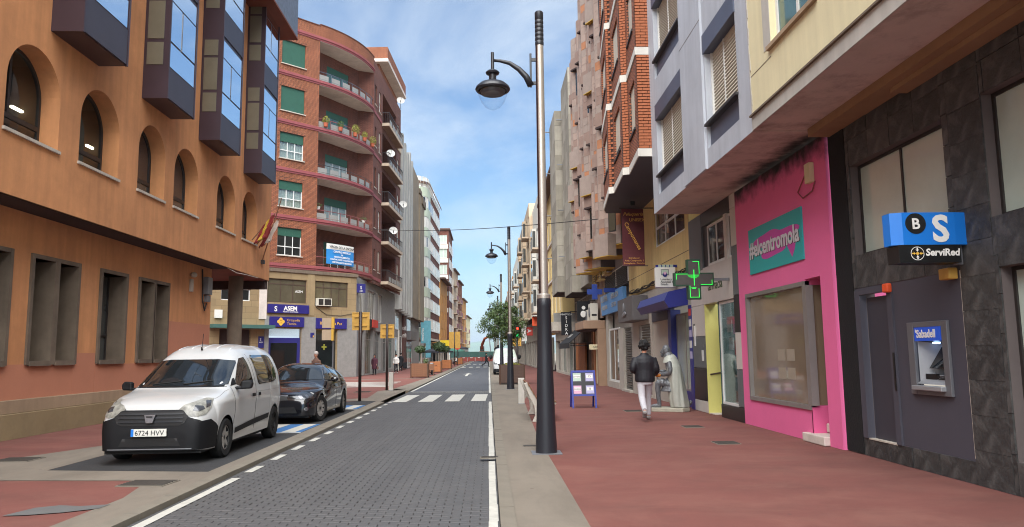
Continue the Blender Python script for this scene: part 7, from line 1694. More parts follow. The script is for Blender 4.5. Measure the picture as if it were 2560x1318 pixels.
    # the plate letters face the nose (-y)
    for sx in (1, -1):
        MB().lathe((sx * 0.60, 0.005, 0.36), [(0.001, 0.02), (0.05, 0.01), (0.055, 0.03)], 12, 'y').build('fog_blank', 'plastic_dark', t)
        wheel(t, sx * 0.765, 0.84, 0.315, 0.20, sx, 6, 'rim'); wheel(t, sx * 0.765, 3.65, 0.315, 0.20, sx, 6, 'plastic_dark')
    MB().tube([(0.0, 1.98, 1.77), (0.12, 1.70, 2.02)], 0.005, 5).build('aerial', 'plastic_dark', t); MB().cyl((0, 1.98, 1.74), (0, 1.96, 1.79), 0.02, 0.012, 8).build('aerial_base', 'plastic_dark', t)
    for x in (-0.45, -0.22, 0.0, 0.22, 0.45):                          # pressed roof ribs
        q = []
        for i in range(16):
            y = 2.1 + i * 0.125; h = c.bvh.ray_cast(Vector((x, y, 4)), Vector((0, 0, -1)))
            if h[0]: q.append(tuple(h[0] - Vector((0, 0, 0.004))))
        MB().tube(q, 0.014, 6).build('roof_rib', 'car_white', t, smooth=True)
    for (xa, xb) in ((-0.45, 0.0), (0.05, 0.5)):
        q = []
        for i in range(10):
            x = xa + (xb - xa) * i / 9; h = c.bvh.ray_cast(Vector((x, -3, 1.16 + 0.05 * i / 9)), Vector((0, 1, 0)))
            if h[0]: q.append(tuple(h[0] + Vector((0, -0.012, 0.01))))
        MB().tube(q, 0.009, 6).build('wiper', 'plastic_dark', t)
    c.line('bonnet_gap', 'seam_light', t, [(0.3, 0.90), (1.1, 1.07)], 1, r=0.004); c.line('bonnet_gap', 'seam_light', t, [(0.3, 0.90), (1.1, 1.07)], -1, r=0.004)
    # dashboard clutter glimpsed low behind the windscreen
    place(t, -5.13, 11.62, R(0.6), -0.008)
white_van()
def black_sedan():
    t = thing('black_sedan', 'glossy black saloon car parked behind the white van', 'car')
    c = Car(4.52, [(0, 0.42), (0.015, 0.54), (0.05, 0.64), (0.14, 0.70), (0.5, 0.80), (1.0, 0.88), (1.38, 0.94), (1.5, 0.99), (1.75, 1.14), (2.05, 1.31), (2.3, 1.395), (2.7, 1.425), (3.1, 1.39), (3.45, 1.27), (3.8, 1.10), (3.95, 1.06), (4.3, 1.03), (4.42, 0.95), (4.48, 0.75), (4.52, 0.45)],
            [(0, 0.62), (0.04, 0.72), (0.12, 0.80), (0.35, 0.87), (0.8, 0.905), (2.2, 0.91), (3.6, 0.905), (4.2, 0.86), (4.45, 0.79), (4.52, 0.72)], 0.88, 0.32, (0.78, 3.54), 0.325, [(0, 0.20), (0.4, 0.18), (1.2, 0.2), (3.2, 0.2), (4.1, 0.24), (4.52, 0.32)], nexp=4.2)
    c.body('body', 'car_black', t); MB().box(-0.74, 0.74, 0.15, 4.35, 0.14, 0.45).build('underbody', 'plastic_dark', t)
    c.front('windscreen', 'car_glass', t, [(-0.70, 1.0), (0.70, 1.0), (0.60, 1.25), (0.53, 1.35), (0.3, 1.372), (-0.3, 1.372), (-0.53, 1.35), (-0.60, 1.25)], res=0.05)
    for sx in (1, -1):
        c.side('window', 'car_glass_rear', t, [(1.72, 0.985), (1.95, 1.14), (2.25, 1.30), (2.42, 1.335), (2.44, 0.995)], sx, res=0.05); c.side('window', 'car_glass_rear', t, [(2.52, 0.995), (2.50, 1.34), (2.9, 1.335), (3.12, 1.28), (3.24, 1.01)], sx, res=0.05); c.side('window', 'car_glass_rear', t, [(3.29, 1.01), (3.20, 1.25), (3.4, 1.18), (3.58, 1.04)], sx, res=0.05)
        c.line('chrome_strip', 'metal_grey', t, [(1.68, 0.965), (2.5, 0.975), (3.62, 1.0)], sx, r=0.006); c.line('chrome_strip', 'metal_grey', t, [(1.7, 0.98), (1.95, 1.16), (2.28, 1.33), (2.6, 1.375), (2.95, 1.355), (3.2, 1.29), (3.62, 1.03)], sx, r=0.006)
        c.line('door_gap', 'plastic_dark', t, [(1.45, 0.92), (1.36, 0.6), (1.42, 0.25)], sx); c.line('door_gap', 'plastic_dark', t, [(2.48, 1.0), (2.5, 0.6), (2.46, 0.25)], sx); c.line('crease', 'metal_grey', t, [(1.2, 0.74), (2.4, 0.76), (3.9, 0.80)], sx, r=0.003)
        c.side('door_handle', 'car_black', t, [(2.26, 0.80), (2.44, 0.805), (2.44, 0.84), (2.26, 0.835)], sx, off=0.02); c.side('door_handle', 'car_black', t, [(3.20, 0.81), (3.36, 0.815), (3.36, 0.85), (3.20, 0.845)], sx, off=0.02); c.side('side_marker', 'headlamp', t, [(1.22, 0.60), (1.32, 0.60), (1.32, 0.625), (1.22, 0.625)], sx)
        d = Vector((-sx * 0.7, 1, -0.1)).normalized(); e1 = Vector((sx, 0.7, 0)).normalized(); o3 = Vector((sx * 0.62, 0.16, 0.64))
        h = c.decal('headlamp', 'headlamp_dark', t, [(-0.22, -0.05), (-0.1, -0.075), (0.16, -0.04), (0.30, 0.05), (0.16, 0.075), (-0.12, 0.045), (-0.22, 0.01)], o3, e1, (0, 0, 1), d, off=0.008, res=0.03)
        for dx in (-0.1, 0.06): c.decal('lens', 'chrome', h, [(dx + 0.045 * math.cos(a), -0.005 + 0.045 * math.sin(a)) for a in [2 * math.pi * k / 12 for k in range(12)]], o3, e1, (0, 0, 1), d, off=0.012, res=0.03)
        c.decal('fog_lamp', 'chrome', t, [(0.05 * math.cos(a), -0.30 + 0.045 * math.sin(a)) for a in [2 * math.pi * k / 12 for k in range(12)]], o3, e1, (0, 0, 1), d, off=0.008, res=0.03)
        m = MB(); m.ball((sx * 1.0, 1.75, 1.0), 0.10, 14, 9, sq=(1.05, 0.6, 0.7)); m.box(min(sx * .82, sx * .95), max(sx * .82, sx * .95), 1.74, 1.8, 0.955, 0.99); m.build('mirror', 'car_black', t, auto=50)
        c.front('kidney_grille', 'plastic_dark', t, [(sx * 0.03, 0.55), (sx * 0.27, 0.56), (sx * 0.24, 0.655), (sx * 0.05, 0.66)], off=0.01, res=0.04); c.front('grille_rim', 'chrome', t, [(sx * 0.025, 0.655), (sx * 0.25, 0.65), (sx * 0.26, 0.665), (sx * 0.02, 0.67)], off=0.014, res=0.04)
        wheel(t, sx * 0.80, 0.78, 0.325, 0.22, sx, 10, 'rim', R(-16)); wheel(t, sx * 0.80, 3.54, 0.325, 0.22, sx, 10, 'rim')
    c.front('air_intake', 'plastic_dark', t, [(-0.5, 0.26), (0.5, 0.26), (0.44, 0.4), (-0.44, 0.4)], off=0.008)
    place(t, -5.08, 18.15, R(-0.5), -0.009)
black_sedan()
def delivery_van():
    t = thing('delivery_van', 'white delivery van facing the camera beyond the street tree planter', 'van')
    c = Car(5.1, [(0, 0.55), (0.02, 0.78), (0.06, 0.95), (0.15, 1.08), (0.5, 1.2), (0.75, 1.28), (0.95, 1.45), (1.4, 1.85), (1.6, 1.98), (1.9, 2.05), (4.6, 2.06), (5.0, 2.0), (5.1, 1.2)], [(0, 0.75), (0.05, 0.85), (0.2, 0.93), (0.6, 0.97), (4.8, 0.97), (5.1, 0.93)], 1.15, 0.11, (0.9, 4.1), 0.34, [(0, 0.24), (1.2, 0.24), (5.1, 0.3)], nexp=6)
    c.body('body', 'car_white', t); MB().box(-0.8, 0.8, 0.15, 5, 0.18, 0.55).build('underbody', 'plastic_dark', t)
    c.front('windscreen', 'glass_pale', t, [(-0.86, 1.32), (0.86, 1.32), (0.80, 1.75), (0.72, 1.90), (-0.72, 1.90), (-0.80, 1.75)], res=0.08)
    c.front('bumper', 'plastic_black', t, [(-0.93, 0.24), (0.93, 0.24), (0.93, 0.46), (-0.93, 0.46)], off=0.012); g = c.front('grille', 'plastic_dark', t, [(-0.5, 0.66), (0.5, 0.66), (0.62, 0.84), (-0.62, 0.84)], off=0.012)
    for z in (0.7, 0.76, 0.82): c.front('grille_bar', 'chrome', g, [(-0.5, z), (0.5, z), (0.5, z + 0.02), (-0.5, z + 0.02)], off=0.02)
    for sx in (1, -1):
        c.front('headlamp', 'headlamp_dark', t, [(sx * 0.58, 0.80), (sx * 0.84, 0.78), (sx * 0.90, 0.95), (sx * 0.66, 0.90)], off=0.012)
        c.side('window', 'car_glass_rear', t, [(1.2, 1.25), (1.55, 1.8), (2.1, 1.82), (2.15, 1.22)], sx, res=0.08); m = MB(); m.ball((sx * 1.12, 1.2, 1.35), 0.14, 10, 8, sq=(0.9, 0.5, 1.3)); m.build('mirror', 'plastic_black', t, smooth=True)
        wheel(t, sx * 0.82, 0.9, 0.34, 0.22, sx, 5); wheel(t, sx * 0.82, 4.1, 0.34, 0.22, sx, 5)
    place(t, 1.28, 57.5, 0, RZ * 0)
delivery_van()
# ------------------------------------------------------------------ figures
def limb(b, pts, rad, n=12, flat=1.0, updir=None):
    """tapered limb through joints, elliptical sections (flat = depth / width)"""
    P = [Vector(p) for p in pts]; res = []; rr = []
    for i in range(len(P) - 1):
        k = 5
        for j in range(k):
            t = j / k; a = P[max(i - 1, 0)]; b_, c, d = P[i], P[i + 1], P[min(i + 2, len(P) - 1)]
            q = 0.5 * ((2 * b_) + (c - a) * t + (2 * a - 5 * b_ + 4 * c - d) * t * t + (3 * b_ - a - 3 * c + d) * t**3)
            res.append(q); rr.append(rad[i] * (1 - t) + rad[i + 1] * t)
    res.append(P[-1]); rr.append(rad[-1])
    vs = []; ref = Vector((1, 0, 0)); k = len(res)
    for i, p in enumerate(res):
        d = (res[min(i + 1, k - 1)] - res[max(i - 1, 0)]).normalized(); e = ref - d * ref.dot(d)
        if e.length < 0.2: e = Vector((0, 1, 0)) - d * d.y
        e.normalize(); g = d.cross(e)
        r = rr[i]; rx, ry = (r if not isinstance(r, tuple) else r[0]), (r * flat if not isinstance(r, tuple) else r[1])
        for j in range(n):
            t = 2 * math.pi * j / n; vs.append(tuple(p + e * (rx * math.cos(t)) + g * (ry * math.sin(t))))
    fs = [(i * n + j, i * n + (j + 1) % n, (i + 1) * n + (j + 1) % n, (i + 1) * n + j) for i in range(k - 1) for j in range(n)]
    fs += [tuple(range(n))[::-1], tuple(range((k - 1) * n, k * n))]
    b.add(vs, fs)
def lerp2(a, b, t): return tuple(a[i] * (1 - t) + b[i] * t for i in range(len(a)))
def torso(b, secs, n=16):
    """stacked ellipses: (cx, cy, z, rx, ry)"""
    vs = []
    fine = []
    for i in range(len(secs) - 1):
        for j in range(4): fine.append(lerp2(secs[i], secs[i + 1], j / 4))
    fine.append(secs[-1])
    for (cx, cy, z, rx, ry) in fine:
        for j in range(n):
            t = 2 * math.pi * j / n; vs.append((cx + rx * math.cos(t), cy + ry * math.sin(t), z))
    k = len(fine); fs = [(i * n + j, i * n + (j + 1) % n, (i + 1) * n + (j + 1) % n, (i + 1) * n + j) for i in range(k - 1) for j in range(n)] + [tuple(range(n))[::-1], tuple(range((k - 1) * n, k * n))]
    b.add(vs, fs)
def skinned(b, name, m, parent, vox=0.014, smooth=6, disp=0.0):
    """fuse overlapping volumes into one continuous surface"""
    o = b.build(name, m, parent, smooth=True)
    r = o.modifiers.new('fuse', 'REMESH'); r.mode = 'VOXEL'; r.voxel_size = vox; r.use_smooth_shade = True
    s = o.modifiers.new('soften', 'SMOOTH'); s.factor = 0.5; s.iterations = smooth
    return o
def hand(b, w, d, s=1.0, side=1):
    """palm and five curled fingers from wrist w along d"""
    w = Vector(w); d = Vector(d).normalized(); a = Vector((1, 0, 0)) * side; a = (a - d * a.dot(d)).normalized(); f = d.cross(a)
    limb(b, [w, w + d * 0.05 * s, w + d * 0.09 * s], [0.028 * s, 0.040 * s, 0.036 * s], 8, 0.5)
    for i, L in enumerate((0.075, 0.085, 0.08, 0.062)):
        r0 = w + d * 0.085 * s + f * (0.030 - 0.02 * i) * s; p1 = r0 + d * L * 0.5 * s; p2 = p1 + (d * 0.6 + a * 0.6).normalized() * L * 0.45 * s
        limb(b, [r0, p1, p2], [0.0095 * s, 0.009 * s, 0.007 * s], 6)
    r0 = w + d * 0.03 * s + f * 0.034 * s; limb(b, [r0, r0 + (d + f * 0.8).normalized() * 0.045 * s, r0 + (d * 1.2 + f * 0.5 + a * 0.5).normalized() * 0.08 * s], [0.012 * s, 0.011 * s, 0.008 * s], 6)
def head(b, c, s=1.0, yaw=0.0):
    """skull, jaw, nose, ears; faces +y before yaw"""
    def T(p):
        x, y, z = p[0] * s, p[1] * s, p[2] * s; return (c[0] + x * math.cos(yaw) - y * math.sin(yaw), c[1] + x * math.sin(yaw) + y * math.cos(yaw), c[2] + z)
    b.ball(T((0, -0.01, 0.02)), 0.098 * s, 16, 12, sq=(0.82, 1.0, 1.12)); b.ball(T((0, 0.025, -0.055)), 0.07 * s, 14, 10, sq=(0.85, 0.9, 0.95)); b.ball(T((0, 0.10, -0.01)), 0.02 * s, 8, 6, sq=(0.7, 0.8, 1.3))
    for sx in (1, -1): b.ball(T((sx * 0.083, -0.005, -0.005)), 0.026 * s, 8, 6, sq=(0.4, 0.7, 1.1))
    b.ball(T((0, 0.082, -0.062)), 0.024 * s, 8, 6, sq=(1.0, 0.5, 0.35))
def eyes(parent, c, yaw, s=1.0):
    for sx in (1, -1):
        x, y = sx * 0.032 * s, 0.083 * s
        MB().ball((c[0] + x * math.cos(yaw) - y * math.sin(yaw), c[1] + x * math.sin(yaw) + y * math.cos(yaw), c[2] + 0.012 * s), 0.013 * s, 8, 6).build('eye', 'text_black', parent)
def person(name_label, loc, rz, hgt, coat, legs, hair, shoe, stride=0.25, arms='swing', coat_len=0.0, hood=False, lift=0.0, bag=None, headyaw=0.0, puff=1.0, group=None, vox=0.016, cat='person'):
    """Standing or walking figure facing +y; scale by height."""
    t = thing('person', name_label, cat, (0, 0, 0), group)
    k = hgt / 1.75
    hip, kn, an = 0.92, 0.50, 0.085
    L = {}
    # right leg forward (planted), left leg trailing
    fx = 0.085
    fl = [(fx, 0.0, hip), (fx, stride * 0.65, kn + 0.01), (fx, stride * 0.75, an)]
    bl = [(-fx, 0.0, hip), (-fx, -stride * 0.25, kn), (-fx, -stride * 1.35, an + lift)]
    body = MB(); skin_ = MB()
    shr = 0.185
    # body: head, neck, torso, limbs and hands in one skin
    torso(body, [(0, 0, 0.86, 0.14, 0.10), (0, 0, 0.95, 0.155, 0.11), (0, 0, 1.12, 0.135, 0.095), (0, 0, 1.30, 0.165, 0.105), (0, -0.005, 1.42, 0.15, 0.085), (0, -0.005, 1.47, 0.07, 0.06)])
    limb(body, [(0, -0.01, 1.43), (0, 0.0, 1.53), (0, 0.01, 1.60)], [0.058, 0.052, 0.055], 12)
    hc = (0, 0.02, 1.645); head(body, hc, 1.0, headyaw)
    if arms == 'swing':
        A = [[(shr, 0, 1.40), (shr + 0.06, -0.08, 1.12), (shr + 0.05, -0.02, 0.88)], [(-shr, 0, 1.40), (-shr - 0.06, 0.02, 1.12), (-shr - 0.05, 0.16, 0.90)]]
    elif arms == 'front':
        A = [[(shr, 0, 1.40), (shr + 0.06, -0.03, 1.13), (shr + 0.02, 0.2, 1.02)], [(-shr, 0, 1.40), (-shr - 0.075, -0.06, 1.15), (-shr + 0.02, 0.16, 1.10)]]
    else:
        A = [[(shr, 0, 1.40), (shr + 0.05, -0.02, 1.12), (shr + 0.05, 0.0, 0.86)], [(-shr, 0, 1.40), (-shr - 0.05, -0.02, 1.12), (-shr - 0.05, 0.0, 0.86)]]
    for i, a in enumerate(A):
        limb(body, a, [0.045, 0.038, 0.028], 10); d = Vector(a[2]) - Vector(a[1]); hand(body, a[2], d, 1.0, 1 if i else -1)
    for l in (fl, bl): limb(body, l, [0.075, 0.052, 0.038], 10)
    for (l, up) in ((fl, 0), (bl, lift)):
        a = l[2]; limb(body, [(a[0], a[1] - 0.03, a[2] - 0.03), (a[0], a[1] + 0.08, a[2] - 0.05), (a[0], a[1] + 0.15, a[2] - 0.06 - 0.4 * up)], [0.032, 0.034, 0.026], 8)
    skinned(body, 'body', 'skin', t, vox)
    # coat or jacket
    cb = MB(); p = puff; zb = 0.86 - coat_len; fl_ = 1 + 0.35 * coat_len
    torso(cb, [(0, 0, zb, 0.165 * p * fl_, 0.125 * p * fl_), (0, 0, max(zb + 0.02, 0.93), 0.172 * p, 0.13 * p), (0, 0, 1.12, 0.168 * p, 0.125 * p), (0, 0, 1.30, 0.195 * p, 0.135 * p), (0, -0.005, 1.40, 0.18 * p, 0.115 * p), (0, -0.008, 1.47, 0.095, 0.085), (0, -0.008, 1.515, 0.072, 0.07)])
    for a in A: limb(cb, [(a[0][0] * 0.93, a[0][1], a[0][2] - 0.015), a[1], lerp2(a[1], a[2], 0.97)], [0.074 * p, 0.06 * p, 0.046 * p], 12)
    skinned(cb, 'coat' if coat_len > 0.1 else 'jacket', coat, t, vox)
    tb = MB()
    torso(tb, [(0, 0, 0.80, 0.15, 0.115), (0, 0, 0.90, 0.155, 0.115), (0, 0, 0.97, 0.15, 0.11)])
    for l in (fl, bl): limb(tb, [l[0], l[1], (l[2][0], l[2][1], l[2][2] + 0.02)], [0.098, 0.072, 0.058], 12)
    skinned(tb, 'trousers', legs, t, vox, 5)
    for (l, up) in ((fl, 0), (bl, lift)):
        a = l[2]; sb = MB(); tz = -0.055 - 0.5 * up
        limb(sb, [(a[0], a[1] - 0.055, a[2] - 0.035), (a[0], a[1] + 0.03, a[2] - 0.025), (a[0], a[1] + 0.12, a[2] + tz * 0.9), (a[0], a[1] + 0.19, a[2] + tz)], [0.044, 0.05, 0.045, 0.03], 10, 0.85)
        so = skinned(sb, 'shoe', shoe, t, 0.012, 3)
    hb = MB()
    def T(pp): x, y = pp[0], pp[1]; return (hc[0] + x * math.cos(headyaw) - y * math.sin(headyaw), hc[1] + x * math.sin(headyaw) + y * math.cos(headyaw), hc[2] + pp[2])
    if hair:
        hm, style = hair
        hb.ball(T((0, -0.022, 0.045)), 0.108, 14, 10, sq=(0.88, 1.0, 1.0))
        if style == 'curly':
            hb.ball(T((0, -0.055, 0.0)), 0.092, 12, 8, sq=(0.9, 0.7, 0.95))
            rn = random.Random(5)
            for _ in range(46):
                v = Vector((rn.uniform(-1, 1), rn.uniform(-1, 0.6), rn.uniform(-0.6, 1))).normalized(); hb.ball(T((v.x * 0.105, -0.02 + v.y * 0.11, 0.04 + v.z * 0.12)), rn.uniform(0.024, 0.036), 8, 6)
        if style == 'long': hb.ball(T((0, -0.06, -0.10)), 0.10, 12, 10, sq=(0.95, 0.6, 1.6))
        if style == 'short': hb.ball(T((0, -0.05, 0.0)), 0.095, 12, 8, sq=(0.85, 0.7, 0.9))
        skinned(hb, 'hair', hm, t, 0.012, 2)
    if hood: hb = MB(); hb.ball(T((0, -0.06, -0.12)), 0.11, 12, 8, sq=(1.1, 0.7, 0.6)); skinned(hb, 'hood', coat, t, 0.014)
    eyes(t, hc, headyaw)
    if bag: bag(t)
    t.scale = (k, k, k); t.location = loc; t.rotation_euler.z = rz
    return t
def man_bag(t):
    MB().ball((0.30, 0.14, 1.0), 0.06, 10, 8, sq=(1.1, 1.0, 0.7)).build('held_pouch', 'bag_orange', t, smooth=True)
person('man walking away in black quilted jacket and pale trousers', (3.70, 17.72, -0.004), R(-4), 1.83, 'jacket_black', 'trousers_grey', ('hair_black', 'curly'), 'shoe', stride=0.36, arms='front', lift=0.16, bag=man_bag, puff=1.26, vox=0.013).scale.x *= 1.06
person('woman in long maroon coat walking past the granite shop front', (-9.55, 62.9, -0.01), R(175), 1.66, 'coat_maroon', 'trousers_dark', ('hair_black', 'long'), 'shoe_dark', stride=0.1, coat_len=0.35, puff=1.2, vox=0.02, bag=lambda t: MB().box(-0.36, -0.24, -0.05, 0.12, 0.45, 0.72).build('handbag', 'coat_brown', t, bevel=0.03))
person('person in white hooded top and black trousers on the left pavement', (-8.3, 67.3, -0.01), R(180), 1.68, 'hoodie_white', 'trousers_dark', ('hair_black', 'short'), 'shoe', stride=0.22, hood=True, puff=1.12, vox=0.02)
person('person in long dark coat carrying a dark bag, walking away', (-9.0, 76.8, -0.01), R(0), 1.80, 'coat_dark', 'trousers_dark', ('hair_black', 'short'), 'shoe_dark', stride=0.15, coat_len=0.4, puff=1.15, vox=0.022, bag=lambda t: MB().box(0.22, 0.62, -0.1, 0.1, 0.25, 0.85).build('bag', 'coat_dark', t, bevel=0.03))
person('grey-haired man in brown jacket seen over the black car roof', (-7.6, 33.2, -0.01), R(150), 1.78, 'coat_brown', 'trousers_dark', ('hair_grey', 'short'), 'shoe_dark', stride=0.15, headyaw=0.3, vox=0.018)
person('pedestrian in dark clothes with bag striding across the far crossing', (-0.35, 97.5, RZ), R(-80), 1.76, 'coat_dark', 'trousers_dark', ('hair_black', 'short'), 'shoe_dark', stride=0.42, puff=1.1, vox=0.025, lift=0.12, bag=lambda t: MB().box(0.16, 0.34, -0.16, 0.16, 0.8, 1.15).build('shoulder_bag', 'coat_dark', t, bevel=0.03))
def seated():
    t = thing('person', 'person in pale top sitting on a chair by the far planter', 'person', (0, 0, 0))
    b = MB(); torso(b, [(0, 0, 0.42, 0.15, 0.12), (0, 0, 0.6, 0.14, 0.10), (0, 0.02, 0.85, 0.16, 0.10), (0, 0.02, 0.95, 0.10, 0.07)]); limb(b, [(0, 0.02, 0.93), (0, 0.05, 1.08)], [0.055, 0.055]); head(b, (0, 0.07, 1.15))
    for sx in (1, -1):
        limb(b, [(sx * 0.09, 0, 0.47), (sx * 0.11, 0.42, 0.48), (sx * 0.1, 0.55, 0.07)], [0.08, 0.06, 0.04]); limb(b, [(sx * 0.17, 0.02, 0.88), (sx * 0.23, 0.08, 0.63), (sx * 0.1, 0.28, 0.6)], [0.045, 0.04, 0.03]); limb(b, [(sx * 0.1, 0.52, 0.05), (sx * 0.1, 0.7, 0.04)], [0.045, 0.035]); hand(b, (sx * 0.1, 0.28, 0.6), (0, 1, 0), 1, sx)
    skinned(b, 'body', 'skin', t, 0.022)
    b = MB(); torso(b, [(0, 0, 0.45, 0.17, 0.14), (0, 0, 0.6, 0.165, 0.125), (0, 0.02, 0.86, 0.185, 0.12), (0, 0.02, 0.97, 0.09, 0.08)])
    for sx in (1, -1): limb(b, [(sx * 0.17, 0.02, 0.88), (sx * 0.23, 0.08, 0.63), (sx * 0.12, 0.25, 0.6)], [0.065, 0.055, 0.045])
    skinned(b, 'top', 'hoodie_white', t, 0.022)
    b = MB()
    for sx in (1, -1): limb(b, [(sx * 0.09, -0.02, 0.47), (sx * 0.11, 0.42, 0.48), (sx * 0.1, 0.55, 0.1)], [0.105, 0.08, 0.06])
    skinned(b, 'trousers', 'trousers_dark', t, 0.022); b = MB(); b.ball((0, 0.05, 1.19), 0.11, sq=(0.88, 1, 1)); b.build('hair', 'hair_black', t, smooth=True)
    t.location = (-5.0, 116, -0.01); t.rotation_euler.z = R(110)
    c = thing('cafe_chair', 'dark cafe chair under the seated person', 'chair', (-5.0, 116, 0)); MB().box(-5.22, -4.78, 115.78, 116.22, 0.38, 0.42).build('seat', 'wood_brown', c); MB().box(-4.80, -4.76, 115.8, 116.2, 0.42, 0.85).build('backrest', 'wood_brown', c)
    for (x, y) in ((-5.2, 115.8), (-4.8, 115.8), (-5.2, 116.2), (-4.8, 116.2)): MB().cyl((x, y, 0), (x, y, 0.4), 0.02, n=6).build('leg', 'wood_brown', c)
seated()
# ------------------------------------------------------------------ kneeling knight statue
def statue():
    t = thing('knight_statue', 'statue of a kneeling knight in mail with white cloak on a low plinth', 'statue', (0, 0, 0))
    MB().prism([(-0.55, -0.30, 0), (0.42, -0.34, 0), (0.56, 0.0, 0), (0.45, 0.34, 0), (-0.5, 0.32, 0), (-0.62, 0.05, 0)], (0, 0, 0.10)).build('plinth', 'statue_base', t, bevel=0.015)
    # faces -x; the front (right) foot stands at -x, the other knee rests to +x
    b = MB()
    torso(b, [(0.12, 0, 0.62, 0.20, 0.19), (0.11, 0, 0.85, 0.19, 0.20), (0.06, 0, 1.10, 0.19, 0.23), (0.02, 0, 1.28, 0.17, 0.24), (-0.02, 0, 1.36, 0.10, 0.10)])
    limb(b, [(0.0, 0, 1.32), (-0.06, 0, 1.44)], [0.085, 0.075]); head(b, (-0.11, 0, 1.50), 1.12, R(90))
    limb(b, [(0.05, -0.12, 0.66), (-0.32, -0.14, 0.72), (-0.36, -0.14, 0.42), (-0.32, -0.14, 0.16)], [0.13, 0.10, 0.075, 0.055]); limb(b, [(-0.28, -0.14, 0.14), (-0.45, -0.14, 0.14), (-0.60, -0.15, 0.125)], [0.06, 0.055, 0.035])
    limb(b, [(0.1, 0.12, 0.62), (0.02, 0.14, 0.3), (0.06, 0.14, 0.18), (0.50, 0.13, 0.16)], [0.13, 0.1, 0.085, 0.055]); limb(b, [(0.5, 0.13, 0.14), (0.6, 0.13, 0.26)], [0.05, 0.05])
    limb(b, [(0.03, -0.25, 1.24), (0.05, -0.30, 0.98), (-0.28, -0.16, 0.92)], [0.085, 0.07, 0.05]); limb(b, [(0.03, 0.25, 1.24), (0.02, 0.30, 0.98), (-0.28, 0.12, 1.0)], [0.085, 0.07, 0.05])
    hand(b, (-0.28, -0.16, 0.92), (-1, 0.3, 0.05), 1.1, -1); hand(b, (-0.28, 0.12, 1.0), (-1, -0.3, 0.0), 1.1, 1)
    o = skinned(b, 'body', 'statue_dark', t, 0.014, 3)
    b = MB()                                                     # mail skirt and coif
    torso(b, [(-0.02, -0.02, 0.50, 0.30, 0.25), (0.02, 0, 0.66, 0.26, 0.23), (0.1, 0, 0.85, 0.2, 0.2)])
    b.ball((-0.09, 0, 1.53), 0.135, 14, 10, sq=(0.95, 0.92, 1.12)); limb(b, [(-0.06, 0, 1.45), (0.0, 0, 1.30)], [0.125, 0.2], 14)
    skinned(b, 'mail', 'statue_dark', t, 0.013, 2)
    b = MB(); b.ball((-0.20, 0, 1.49), 0.07, 12, 8, sq=(0.75, 0.95, 1.3)); b.ball((-0.265, 0, 1.49), 0.022, 8, 6, sq=(0.8, 0.7, 1.4)); b.ball((-0.225, 0, 1.42), 0.06, 10, 8, sq=(0.8, 0.8, 1.1)); skinned(b, 'face', 'statue_dark', t, 0.01, 2)
    # cloak falling from the shoulders to the ground behind
    b = MB(); torso(b, [(0.25, 0, 0.11, 0.27, 0.30), (0.22, 0, 0.3, 0.29, 0.31), (0.19, 0, 0.6, 0.26, 0.31), (0.16, 0, 0.9, 0.235, 0.30), (0.12, 0, 1.12, 0.225, 0.29), (0.075, 0, 1.27, 0.19, 0.26), (0.07, 0, 1.37, 0.13, 0.17), (0.04, 0, 1.43, 0.10, 0.11)], 40)
    fold = []
    for (x, y, z) in b.v:
        a = math.atan2(y, x - 0.2); s_ = max(0, min(1, (1.25 - z) / 0.7)); k = 1 + s_ * (0.05 * math.sin(a * 7 + z * 1.5) + 0.03 * math.sin(a * 13 - z)); fold.append((0.2 + (x - 0.2) * k + (0.07 * max(0, 0.3 - z)), y * k, z))
    b.v = fold; skinned(b, 'cloak', 'statue_white', t, 0.014, 3)
    b = MB(); b.lathe((0, 0, 0), [(0.235, 1.22), (0.20, 1.34), (0.15, 1.40), (0.125, 1.41)], 24); b.v = [(v[0] + 0.03, v[1] * 1.15, v[2]) for v in b.v]; b.build('collar', 'statue_white', t, smooth=True)
    b = MB(); b.cyl((-0.36, -0.02, 0.12), (-0.40, -0.02, 1.12), 0.016, 0.022, 8); b.cyl((-0.40, -0.13, 0.98), (-0.40, 0.09, 0.98), 0.018, n=8); b.ball((-0.40, -0.02, 1.15), 0.035); b.build('sword', 'statue_dark', t)
    b = MB(); b.lathe((0, 0, 0), [(0.001, 0.02), (0.11, 0.02), (0.14, 0.0), (0.12, -0.02)], 18, 'x'); o = b.build('shield_boss', 'statue_dark', t, smooth=True); o.location = (0.42, 0.30, 0.28)
    t.location = (4.93, 20.3, -0.002); t.rotation_euler.z = R(-24); t.scale = (0.88, 0.95, 1.07)
statue()
